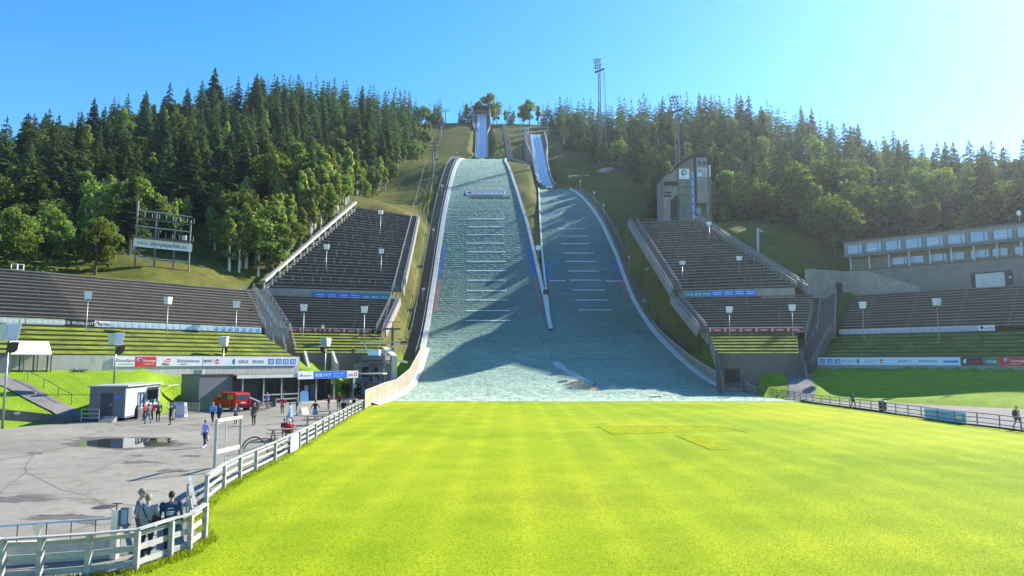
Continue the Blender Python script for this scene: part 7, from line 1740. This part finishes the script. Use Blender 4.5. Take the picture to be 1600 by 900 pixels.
# ------------------------------------------------------------------ people: limbs and trunk are merged into one skin by a voxel remesh
SKIN = mat('skin', (.52, .30, .21), .55, .06, 6); HAIRG = mat('grey_hair', (.20, .185, .165), .8, .2, 20); HAIRD = mat('dark_hair', (.03, .022, .018), .7, .2, 20); HAIRB = mat('blond_hair', (.45, .30, .10), .7, .2, 20); SHOE = mat('shoes', (.03, .03, .032), .6, .2, 5); SHOEW = mat('white_shoes', (.7, .7, .68), .6, .1, 5)
def cloth(n, c): return mat('cloth_' + n, c, .85, .16, 5, .3, 30)
CL = dict(grey=cloth('grey', (.15, .16, .165)), lgrey=cloth('light_grey', (.25, .26, .28)), navy=cloth('navy', (.022, .05, .11)), black=cloth('black', (.014, .014, .016)), jeans=cloth('jeans', (.06, .13, .30)), red=cloth('red', (.55, .03, .03)), maroon=cloth('maroon', (.2, .025, .04)), blue=cloth('blue', (.16, .32, .62)), lblue=cloth('pale_blue', (.28, .46, .72)), lilac=cloth('lilac', (.34, .32, .72)), white=cloth('white', (.7, .7, .7)), beige=cloth('beige', (.42, .36, .28)), yellow=cloth('yellow', (.55, .33, .05)), olive=cloth('olive', (.10, .10, .07)), dgrey=cloth('dark_grey', (.07, .075, .08)), denimd=cloth('dark_denim', (.025, .045, .09)))
PEOPLE = []
def taper(mb, pts, rs, n=10):
    mb.tube(pts, rs, n)
    for p, r in zip(pts, rs): mb.ball(tuple(p), r * .99, n, 6)
def person(label, px, py, face, top, leg, hair=HAIRD, H=1.74, pose='stand', arms=('down', 'down'), long_sleeve=True, shoe=SHOE, shorts=False, coat=0.0, cap=None, female=False, fine=False, loc=None, build=1.0, glasses=False, bag=None, group=None, lean=0.0, skirt=None):
    """face: heading of the person in degrees, 0 looks away from the camera (+y), 90 looks to the left (-x)"""
    loc = loc if loc is not None else G(px, py); R_ = random.Random(label); s = H / 1.75; k = build; mb = MB(); seg = []
    sit = pose == 'sit'; hipz = .50 if sit else .92; sw = .19 if not female else .165
    V = Vector; F_ = (lambda x, y, z: V((x, y, z)))
    ll = [V((-.095, 0, hipz)), V((.095, 0, hipz))]; knees = []; ank = []
    stride = {'walk': .26, 'stride': .36}.get(pose, .03)
    for i, sx in enumerate((-1, 1)):
        if sit: kn, an = V((sx * .13, .42, .50)), V((sx * .13, .40, .09))
        else:
            st = stride * (1 if i == 0 else -1)
            an = V((sx * .10, st, .085 + (.06 if st < -.2 else 0))); kn = V((sx * .10, st * .45 + .06 + (.05 if st > .1 else 0), .49))
        knees.append(kn); ank.append(an)
    lz = -math.sin(lean) ; sh_z = hipz + .52; top_y = .10 * lean * 3
    pel = V((0, 0, hipz + .02)); wa = V((0, top_y * .3, hipz + .18)); ch = V((0, top_y * .7, hipz + .38)); nk = V((0, top_y, hipz + .56)); hd = V((0, top_y + .03, hipz + .72))
    def ell(c, rx, ry, rz): mb.ball(tuple(c), (rx * k, ry * k, rz), 14, 10)
    hipw = .165 if not female else .175
    ell(pel, hipw, .125, .13); ell(wa, .145 if not female else .13, .11, .16); ell(ch + V((0, 0, -.04)), .17, .125, .2); ell(ch + V((0, .0, .08)), .185 if not female else .16, .11, .10)
    ell(V((0, .04, hipz + .16)), .13, .105 if k <= 1 else .15, .15)
    taper(mb, [nk - V((0, 0, .07)), nk + V((0, .01, .06))], [.062, .056])
    # head with nose, ears, chin
    ell2 = lambda c, r: mb.ball(tuple(c), r, 14, 10)
    ell2(hd, (.078, .098, .118)); ell2(hd + V((0, .025, -.07)), (.056, .068, .058)); ell2(hd + V((0, .105, -.012)), (.014, .02, .024))
    for sx in (-1, 1): ell2(hd + V((sx * .08, -.005, -.01)), (.012, .022, .032))
    for i, sx in enumerate((-1, 1)):
        h_ = V((sx * .095, 0, hipz)); taper(mb, [h_, h_.lerp(knees[i], .5) + V((sx * .004, .01, 0)), knees[i]], [.098 * k, .08 * k, .056]); taper(mb, [knees[i], knees[i].lerp(ank[i], .35) + V((0, -.02, 0)), ank[i]], [.056, .058, .038])
        a = ank[i]; mb.ball((a.x, a.y + .07, a.z - .045), (.048, .135, .045), 10, 6); mb.ball((a.x, a.y - .01, a.z - .03), (.042, .06, .055), 10, 6)
    hands = []
    for i, sx in enumerate((-1, 1)):
        sh = V((sx * sw * k, top_y * .9, sh_z - .03)); m = arms[i]
        if m == 'down': el, wr = V((sx * (sw * k + .055), top_y * .6 - .03, sh_z - .31)), V((sx * (sw * k + .06), top_y * .5 + .05, sh_z - .56))
        elif m == 'fwd': el, wr = V((sx * (sw * k + .05), .02, sh_z - .29)), V((sx * .12, .26, sh_z - .28))
        elif m == 'pocket': el, wr = V((sx * (sw * k + .11), -.06, sh_z - .28)), V((sx * (sw * k + .0), .08, sh_z - .48))
        elif m == 'hip': el, wr = V((sx * (sw * k + .17), -.07, sh_z - .26)), V((sx * (sw * k - .02), .06, sh_z - .42))
        elif m == 'phone': el, wr = V((sx * (sw * k + .05), .05, sh_z - .28)), V((sx * .08, .27, sh_z - .05))
        elif m == 'back': el, wr = V((sx * (sw * k + .07), -.12, sh_z - .28)), V((sx * (sw * k + .05), -.05, sh_z - .53))
        elif m == 'out': el, wr = V((sx * (sw * k + .16), .02, sh_z - .22)), V((sx * (sw * k + .24), .14, sh_z - .42))
        taper(mb, [sh, sh.lerp(el, .5), el], [.062 * k, .052 * k, .043]); taper(mb, [el, el.lerp(wr, .4), wr], [.043, .042, .028]); seg.append(('arm', sh, el)); seg.append(('fore', el, wr))
        d = (wr - el).normalized(); side = d.cross(V((0, 1, 0))); side = side.normalized() if side.length > .1 else V((1, 0, 0)); nm = side.cross(d).normalized(); side = nm.cross(d).normalized()
        pc = wr + d * .055; mb.tube([wr, wr + d * .05, wr + d * .095], [.028, .036, .032], 8); seg.append(('hand', wr, wr + d * .2)); hands.append(wr + d * .1)
        for f_, (o_, ln) in enumerate(((-.026, .068), (-.009, .08), (.009, .074), (.026, .058))):
            b_ = wr + d * .09 + side * o_; c1 = b_ + d * ln * .55 + nm * .012; c2 = c1 + d * ln * .4 + nm * .028; mb.tube([b_ - d * .02, c1, c2], [.0095, .0088, .0075], 6)
        b_ = wr + d * .03 + nm * .01 + side * -.028; mb.tube([b_, b_ + d * .03 - side * .022 + nm * .012, b_ + d * .062 - side * .022 + nm * .028], [.012, .0105, .009], 6)
    if coat:
        bz = hipz - coat; w0, w1 = .185 * k, (.23 + .12 * coat) * k
        for t in np.linspace(0, 1, 7): z = hipz + .15 - (hipz + .15 - bz) * t; r = w0 + (w1 - w0) * t; mb.ball((0, 0, z), (r, r * .72, .085), 14, 6)
    if skirt:
        for t in np.linspace(0, 1, 7): z = hipz + .05 - .5 * t; r = .17 + .10 * t; mb.ball((0, 0, z), (r, r * .75, .085), 14, 6)
    o = bpy.data.objects.new('tmp', mb.mesh('tmp', SKIN)); COL.objects.link(o)
    vx = .0085 if fine else .017; r = o.modifiers.new('r', 'REMESH'); r.mode = 'VOXEL'; r.voxel_size = vx; r.use_smooth_shade = True
    sm = o.modifiers.new('s', 'SMOOTH'); sm.factor = .5; sm.iterations = 2
    if fine: pass
    PEOPLE.append(dict(o=o, label=label, loc=loc, face=face, s=s, top=top, leg=leg, hair=hair, hd=hd, hipz=hipz, seg=seg, ank=ank, knees=knees, ls=long_sleeve, shoe=shoe, shorts=shorts, coat=coat, cap=cap, female=female, glasses=glasses, bag=bag, hands=hands, group=group, sit=sit, sw=sw * k, ch=ch, skirt=skirt, k=k))
A_ = person
# the three men behind the near fence
A_('man in a grey t-shirt and sunglasses facing the two others by the near fence', 0, 0, -75, CL['grey'], CL['olive'], HAIRG, 1.72, arms=('down', 'pocket'), long_sleeve=False, fine=True, loc=Vector((-10.45, 20.35, 0)), glasses=True, build=1.1)
A_('man in a light grey t-shirt and cap with a dark strap across his back', 0, 0, 8, CL['lgrey'], CL['denimd'], HAIRG, 1.68, arms=('fwd', 'fwd'), long_sleeve=False, fine=True, loc=Vector((-9.95, 19.75, 0)), cap='grey', build=1.22, bag='strap')
A_('man in a navy jacket and cap with white print on the back by the near fence', 0, 0, 20, CL['navy'], CL['denimd'], HAIRD, 1.70, arms=('down', 'down'), fine=True, loc=Vector((-9.45, 20.05, 0)), cap='navy', build=1.2, bag='print')
# kiosk queue
A_('person in a red jacket queuing beside the kiosk wall', 225, 657, 100, CL['red'], CL['black'], HAIRG, 1.7)
A_('woman in a grey top and blue jeans seen from behind in the kiosk queue', 231, 662.5, 60, CL['grey'], CL['jeans'], HAIRD, 1.72, 'walk', female=True)
A_('person in a red and white top in the kiosk queue', 238, 656, 150, CL['red'], CL['denimd'], HAIRD, 1.66, female=True, bag='white')
A_('broad man in a dark jacket seen from behind in the kiosk queue', 246.5, 659, 40, CL['dgrey'], CL['black'], HAIRG, 1.78, build=1.15)
A_('slim man all in black standing apart right of the kiosk queue', 266, 664, 130, CL['black'], CL['black'], HAIRD, 1.76, arms=('phone', 'down'))
A_('person in a black shirt beside the sandwich board at the kiosk', 271, 656, 90, CL['navy'], CL['beige'], HAIRD, 1.72)
# plaza
A_('walker in a lilac shirt carrying a grey bag past the puddle', 320, 699, 170, CL['lilac'], CL['denimd'], HAIRG, 1.68, 'walk', arms=('down', 'down'), long_sleeve=False, shoe=SHOEW, bag='carry', female=True)
A_('man in a blue shirt walking beside a woman in navy', 332, 661, 185, CL['blue'], CL['black'], HAIRG, 1.78, 'walk')
A_('woman in navy walking beside a man in a blue shirt', 342, 662.5, 185, CL['navy'], CL['black'], HAIRD, 1.68, 'stride', female=True, shoe=SHOEW)
A_('person in a navy jacket with a pale front behind the wooden frame', 368, 662, 180, CL['navy'], CL['black'], HAIRG, 1.66, arms=('hip', 'out'), bag='white')
A_('tall man in a dark coat standing in the middle of the plaza', 396.5, 664.5, 170, CL['dgrey'], CL['black'], HAIRG, 1.86, coat=.12, arms=('pocket', 'down'))
A_('man in a blue vest standing by the dark bin at the porch', 417, 638.5, 150, CL['blue'], CL['jeans'], HAIRG, 1.8, arms=('down', 'fwd'))
A_('person in a red jacket with hands at the waist before the porch', 441, 646.5, 180, CL['red'], CL['dgrey'], HAIRG, 1.76, arms=('hip', 'hip'), build=1.1)
A_('woman in a long pale blue coat walking across the plaza', 453, 661, 80, CL['lblue'], CL['jeans'], HAIRG, 1.74, 'walk', coat=.38, female=True)
A_('blond person in a dark jacket and grey trousers near the sandwich board', 464, 649.5, 100, CL['navy'], CL['lgrey'], HAIRB, 1.76, arms=('fwd', 'down'))
A_('person in a black jacket and blue skirt walking away over the plaza', 492, 655.5, 0, CL['black'], CL['blue'], HAIRD, 1.74, 'walk', arms=('out', 'out'), female=True, skirt=True)
A_('person in a maroon jacket carrying bags by the tables', 513.5, 643, 120, CL['maroon'], CL['jeans'], HAIRG, 1.76, arms=('down', 'fwd'), bag='carry')
A_('tall person in dark clothes standing behind the seated people in black', 529, 639, 20, CL['maroon'], CL['black'], HAIRG, 1.8)
A_('person in black sitting at a table with the back to the camera', 536.5, 645, 10, CL['black'], CL['black'], HAIRD, 1.72, 'sit', arms=('fwd', 'fwd'), build=1.1)
A_('person in navy sitting at the table nearest the plank fence', 553, 638, 60, CL['navy'], CL['black'], HAIRD, 1.7, 'sit', arms=('fwd', 'fwd'))
A_('man in black standing near the lift station with legs apart', 561, 622, 180, CL['black'], CL['black'], HAIRB, 1.78, 'walk', arms=('hip', 'out'))
A_('white-haired person in a red coat sitting at the table behind the far fence', 452, 686, 35, CL['red'], CL['dgrey'], mat('white_hair', (.75, .74, .7), .8, .1, 20), 1.74, 'sit', arms=('fwd', 'fwd'), build=1.25, female=True)
A_('person in dark red sitting opposite the red coat', 444, 683, 200, CL['maroon'], CL['black'], HAIRD, 1.68, 'sit', arms=('fwd', 'fwd'))
# right apron
A_('dark walker behind the right metal fence', 1333, 638, 200, CL['dgrey'], CL['black'], HAIRD, 1.76, 'walk', bag='pack')
A_('walker in a yellow shirt and shorts with a big dark jacket over one shoulder', 1590, 671, 195, CL['yellow'], CL['navy'], HAIRB, 1.84, 'walk', long_sleeve=False, shorts=True, build=1.1, bag='pack')
# far ones on the terraces and at the lift
p_ = P(504, 519, 112.5); A_('person in black and white standing on the terraces before the red banners', 0, 0, 150, CL['white'], CL['black'], HAIRD, 1.75, loc=Vector((p_.x, p_.y, 9.62)))
p_ = P(552, 560, 105); A_('person in dark clothes sitting on the dark wall behind the lift', 0, 0, 180, CL['black'], CL['dgrey'], HAIRD, 1.74, 'sit', arms=('fwd', 'fwd'), loc=Vector((A.x * 0 + X(552, 109), 109.3, 6.2)))
A_('lift attendant in dark red beside the blue operator cabin', 0, 0, 170, CL['maroon'], CL['black'], HAIRD, 1.74, loc=Vector((CLB.x + 2.1, 102.6, .6)))
A_('person in a white top waiting left of the blue operator cabin', 0, 0, 60, CL['white'], CL['dgrey'], HAIRD, 1.7, loc=Vector((CLB.x - 1.9, 102.5, .6)))
bpy.context.view_layer.update(); dg = bpy.context.evaluated_depsgraph_get()
def segd(p, a, b):
    d = b - a; t = np.clip(((p - a) @ d) / (d @ d), 0, 1); return np.linalg.norm(p - a - t[:, None] * d, axis=1)
for q in PEOPLE:
    me = bpy.data.meshes.new_from_object(q['o'].evaluated_get(dg)); me.name = 'person'; o_ = q['o']
    me.materials.clear()
    for m in (SKIN, q['top'], q['leg'], q['shoe']): me.materials.append(m)
    nf = len(me.polygons); c = np.empty(nf * 3, np.float32); me.polygons.foreach_get('center', c); c = c.reshape(-1, 3).astype(float)
    mi = np.ones(nf, np.int32); hz = q['hipz']
    legm = c[:, 2] < hz + .03
    if q['sit']: legm = (c[:, 2] < hz + .10) & ((c[:, 1] > .10) | (c[:, 2] < hz))
    if q['coat']: legm = c[:, 2] < hz - q['coat']
    hemj = .0
    mi[legm] = 2
    da = np.full(nf, 9.); df = np.full(nf, 9.); dh = np.full(nf, 9.)
    for kind, a, b in q['seg']:
        d = segd(c, np.array(a), np.array(b))
        if kind == 'arm': da = np.minimum(da, d)
        elif kind == 'fore': df = np.minimum(df, d)
        else: dh = np.minimum(dh, d)
    far = np.abs(c[:, 0]) > q['sw'] * .72
    armf = ((np.minimum(da, df) < .075) & far) | (df < .055)
    mi[armf] = 1
    if not q['ls']: mi[(df < da) & (df < .06)] = 0; 
    mi[(dh < df) & (dh < .09)] = 0
    if q['shorts']: mi[(c[:, 2] < .5) & (c[:, 2] > .13)] = 0
    if q['skirt']: mi[(c[:, 2] < .42) & (c[:, 2] > .13)] = 0
    for a in q['ank']: mi[(np.linalg.norm((c - np.array((a.x, a.y + .05, a.z - .04))) / np.array((1, 2.4, 1)), axis=1) < .085) & (c[:, 2] < .14)] = 3
    hd = np.array(q['hd']); mi[(c[:, 2] > hd[2] - .155)] = 0
    me.polygons.foreach_set('material_index', mi); me.polygons.foreach_set('use_smooth', [True] * nf); me.update()
    ob = bpy.data.objects.new('person', me); COL.objects.link(ob); tag(ob, ' '.join(q['label'].split()[:16]), 'person')
    ob.location = q['loc']; ob.rotation_euler = (0, 0, math.radians(q['face'])); ob.scale = (q['s'],) * 3; ORG[ob.name] = (0, 0, 0)
    h = q['hd']
    if q['cap']:
        cm = CL['lgrey'] if q['cap'] == 'grey' else CL['navy']; mb = MB(); ring = []
        for i in range(6):
            t = i / 5 * math.pi / 2; ring.append([(h.x + .088 * math.cos(t) * math.cos(a), h.y + .108 * math.cos(t) * math.sin(a), h.z + .035 + .098 * math.sin(t)) for a in np.linspace(0, 2 * math.pi, 17)])
        mb.grid(ring); mb.add([(h.x + .075 * math.cos(a) * f, h.y + (.09 + .0) * math.sin(a) * 1.0 + (f - 1) * .0 + (.10 if f > 1 else 0) * math.sin(a), h.z + .04 - (.02 if f > 1 else 0)) for f in (1, 1.05) for a in np.linspace(.25, math.pi - .25, 8)], [(i, i + 1, 9 + i, 8 + i) for i in range(7)])
        mb.build('cap', cm, ob, smooth=True, local=True)
    mb = MB(); rows = []
    for i in range(7):
        t = -.45 + (math.pi / 2 + .45) * i / 6; row = []
        for a in np.linspace(0, 2 * math.pi, 19):
            back = .5 - .5 * math.sin(a); lo = (-.15 - .75 * back) if not q['female'] else (-.2 - 1.2 * back); tt = lo + (math.pi / 2 - lo) * i / 6
            rr = 1.09 if not q['female'] else 1.16
            row.append((h.x + .078 * rr * math.cos(tt) * math.cos(a), h.y - .012 + .096 * rr * math.cos(tt) * math.sin(a), h.z + .03 + .105 * (rr - .02) * math.sin(tt)))
        rows.append(row)
    mb.grid(rows); mb.build('hair', q['hair'], ob, smooth=True, local=True)
    mb = MB()
    for sx in (-1, 1): mb.ball((h.x + sx * .032, h.y + .088, h.z + .012), (.013, .008, .008), 8, 5)
    mb.build('eyes', HAIRD, ob, local=True)
    mb = MB(); mb.ball((h.x, h.y + .083, h.z - .062), (.025, .008, .006), 8, 5); mb.build('mouth', mat('lips', (.35, .12, .1), .5, .05), ob, local=True)
    if q['glasses']:
        mb = MB()
        for sx in (-1, 1): mb.ball((h.x + sx * .034, h.y + .098, h.z + .012), (.027, .009, .019), 10, 6); mb.beam((h.x + sx * .06, h.y + .092, h.z + .018), (h.x + sx * .082, h.y, h.z + .012), .006, .008)
        mb.beam((h.x - .02, h.y + .104, h.z + .016), (h.x + .02, h.y + .104, h.z + .016), .006, .006); mb.build('sunglasses', BLACK, ob, local=True)
    b = q['bag']; k = q['k']
    if b == 'strap':
        mb = MB(); z0 = q['hipz'] + .54; mb.tube([(-.13, .10 * k, z0 - .02), (-.12, 0, z0 + .02), (-.09, -.105 * k, z0 - .06), (0, -.145 * k, z0 - .22), (.11, -.15 * k, z0 - .42), (.19 * k, -.06, z0 - .52)], .017, 6); mb.build('shoulder_strap', BLACK, ob, local=True); mb = MB(); mb.box(.15, .30, -.06, .14, q['hipz'] + .02, q['hipz'] + .25); mb.build('shoulder_bag', BLACK, ob, local=True)
    elif b == 'print':
        mb = MB(); z0 = q['hipz']; Y_ = -.142 * k
        for i, (x0, x1, z) in enumerate(((-.07, .07, .40), (-.10, .10, .31), (-.08, .09, .27), (-.10, .06, .23))): mb.beam((x0, Y_ - .012, z0 + z), (x1, Y_ - .012, z0 + z), .012, .02)
        mb.build('back_print', WHITEB, ob, local=True)
    elif b == 'white':
        mb = MB(); mb.ball((0, .10 * k, q['hipz'] + .34), (.085, .05, .2), 10, 8); mb.build('shirt_front', CL['white'], ob, smooth=True, local=True)
    elif b == 'carry':
        hp = q['hands'][0]; mb = MB(); mb.ball((hp.x, hp.y, hp.z - .22), (.07, .16, .19), 10, 8); mb.tube([hp + Vector((0, -.08, -.08)), hp + Vector((0, 0, .03)), hp + Vector((0, .08, -.08))], .012, 5); bo_ = mb.build('carried_bag', CL['lgrey'], ob, smooth=True, local=True)
    elif b == 'pack':
        mb = MB(); s_ = 1 if q['shorts'] else .7; mb.ball((.17 * s_ + .03, .02, q['hipz'] + .22), (.2 * s_, .16 * s_, .34 * s_), 12, 9); mb.build('slung_jacket', CL['dgrey'], ob, smooth=True, local=True)
    bpy.data.objects.remove(o_)
# ------------------------------------------------------------------ real grass blades where the lawn is near, taller weeds along the fences
def blades(n, fx, hmin, hmax, name, m):
    r = np.random.default_rng(5); xs, ys = fx(n, r); n = len(xs); h = r.uniform(hmin, hmax, n); a = r.uniform(0, 6.28, n); ln = r.uniform(-.5, .5, (n, 2)) * h[:, None]; w = h * r.uniform(.10, .2, n)
    V = np.zeros((n, 3, 3), np.float32); V[:, 0, 0] = xs - np.cos(a) * w; V[:, 0, 1] = ys - np.sin(a) * w; V[:, 1, 0] = xs + np.cos(a) * w; V[:, 1, 1] = ys + np.sin(a) * w; V[:, 2, 0] = xs + ln[:, 0]; V[:, 2, 1] = ys + ln[:, 1]; V[:, 2, 2] = h
    me = bpy.data.meshes.new(name); me.vertices.add(n * 3); me.vertices.foreach_set('co', V.ravel()); me.loops.add(n * 3); me.loops.foreach_set('vertex_index', np.arange(n * 3, dtype=np.int32)); me.polygons.add(n); me.polygons.foreach_set('loop_start', np.arange(0, n * 3, 3, dtype=np.int32)); me.polygons.foreach_set('loop_total', np.full(n, 3, np.int32)); me.materials.append(m); me.update(calc_edges=True)
    o = bpy.data.objects.new(name, me); COL.objects.link(o); tag(o, kind='stuff')
def on_lawn(n, r):
    y = 15 + 30 * r.random(n) ** 1.7; x = (r.random(n) * 2 - 1) * (y * .75 + 1); k = inpoly(lawn_poly, x, y); return x[k], y[k]
GB = leaf_mat('grass_blades', (.265, .365, .018), .01, .4, .15)
blades(150000, on_lawn, .02, .05, 'grass_blades', GB)
ln_ = [Vector((p.x, p.y, 0)) for p in FN1] + [Vector((-10.6, 24, 0))] + [Vector((p.x, p.y, 0)) for p in FN2]
def on_edge(n, r):
    k = r.integers(0, len(ln_) - 1, n); t = r.random(n); A_ = np.array([(p.x, p.y) for p in ln_]); q = A_[k] + (A_[k + 1] - A_[k]) * t[:, None] + r.normal(0, .16, (n, 2)); return q[:, 0] + .12, q[:, 1] - .05
blades(9000, on_edge, .04, .15, 'fence_weeds', leaf_mat('weed_leaves', (.20, .24, .02), .04, .4, .4))
# ------------------------------------------------------------------ lettering becomes mesh
if TEXTS:
    bpy.context.view_layer.update()
    dg = bpy.context.evaluated_depsgraph_get()
    for o in TEXTS:
        me = bpy.data.meshes.new_from_object(o.evaluated_get(dg)); me.name = 'lettering'
        n = bpy.data.objects.new('lettering', me); COL.objects.link(n); n.parent = o.parent; n.matrix_local = o.matrix_local
    for o in TEXTS: bpy.data.objects.remove(o)
# ------------------------------------------------------------------ light, air, camera
SUN_EL, SUN_AZ = math.radians(33.5), math.radians(48.0)     # azimuth east of the view direction
sdir = Vector((math.sin(SUN_AZ) * math.cos(SUN_EL), math.cos(SUN_AZ) * math.cos(SUN_EL), math.sin(SUN_EL)))
ld = bpy.data.lights.new('sun', 'SUN'); ld.energy = 5.0; ld.angle = math.radians(.53); ld.color = (1, .93, .82)
lo = bpy.data.objects.new('sun', ld); COL.objects.link(lo); lo.rotation_euler = sdir.to_track_quat('Z', 'Y').to_euler(); lo.location = (100, 100, 200)
w = bpy.data.worlds.new('World'); S.world = w; w.use_nodes = True; nt = w.node_tree; bg = nt.nodes['Background']
sky = nt.nodes.new('ShaderNodeTexSky'); sky.sky_type = 'NISHITA'; sky.sun_disc = False; sky.sun_elevation = SUN_EL; sky.sun_rotation = SUN_AZ
sky.air_density = 1.0; sky.dust_density = .05; sky.ozone_density = 3.5; sky.altitude = 200
hs = nt.nodes.new('ShaderNodeHueSaturation'); hs.inputs['Saturation'].default_value = 1.32; nt.links.new(sky.outputs[0], hs.inputs['Color']); nt.links.new(hs.outputs[0], bg.inputs[0]); bg.inputs[1].default_value = SKY_STR
if HAZE > 0:
    hm = bpy.data.materials.new('haze_air'); hm.use_nodes = True; hn = hm.node_tree; hn.nodes.clear()
    out = hn.nodes.new('ShaderNodeOutputMaterial'); pv = hn.nodes.new('ShaderNodeVolumePrincipled')
    pv.inputs['Color'].default_value = (.80, .90, 1, 1); pv.inputs['Density'].default_value = HAZE; pv.inputs['Anisotropy'].default_value = .7
    hn.links.new(pv.outputs[0], out.inputs['Volume'])
    mb = MB(); mb.box(-950, 950, -450, 1550, -6, 175); hz = mb.build('haze', hm); tag(hz, kind='stuff')
cd = bpy.data.cameras.new('camera'); cam = bpy.data.objects.new('camera', cd); COL.objects.link(cam)
cd.sensor_width = 36; cd.lens = 36 * F / 1600; cd.clip_end = 5000; cd.clip_start = .5
cam.location = (0, 0, CH); cam.rotation_euler = (math.pi / 2 + TH, 0, 0); S.camera = cam
S.view_settings.view_transform = 'Standard'; S.view_settings.look = 'None'; S.view_settings.gamma = 1; S.view_settings.use_curve_mapping = False
S.view_settings.exposure = EXPO
S.render.resolution_x, S.render.resolution_y = 1024, 576
S.cycles.max_bounces = 5; S.cycles.diffuse_bounces = 3; S.cycles.transparent_max_bounces = 8; S.cycles.volume_bounces = 0
S.cycles.use_denoising = True
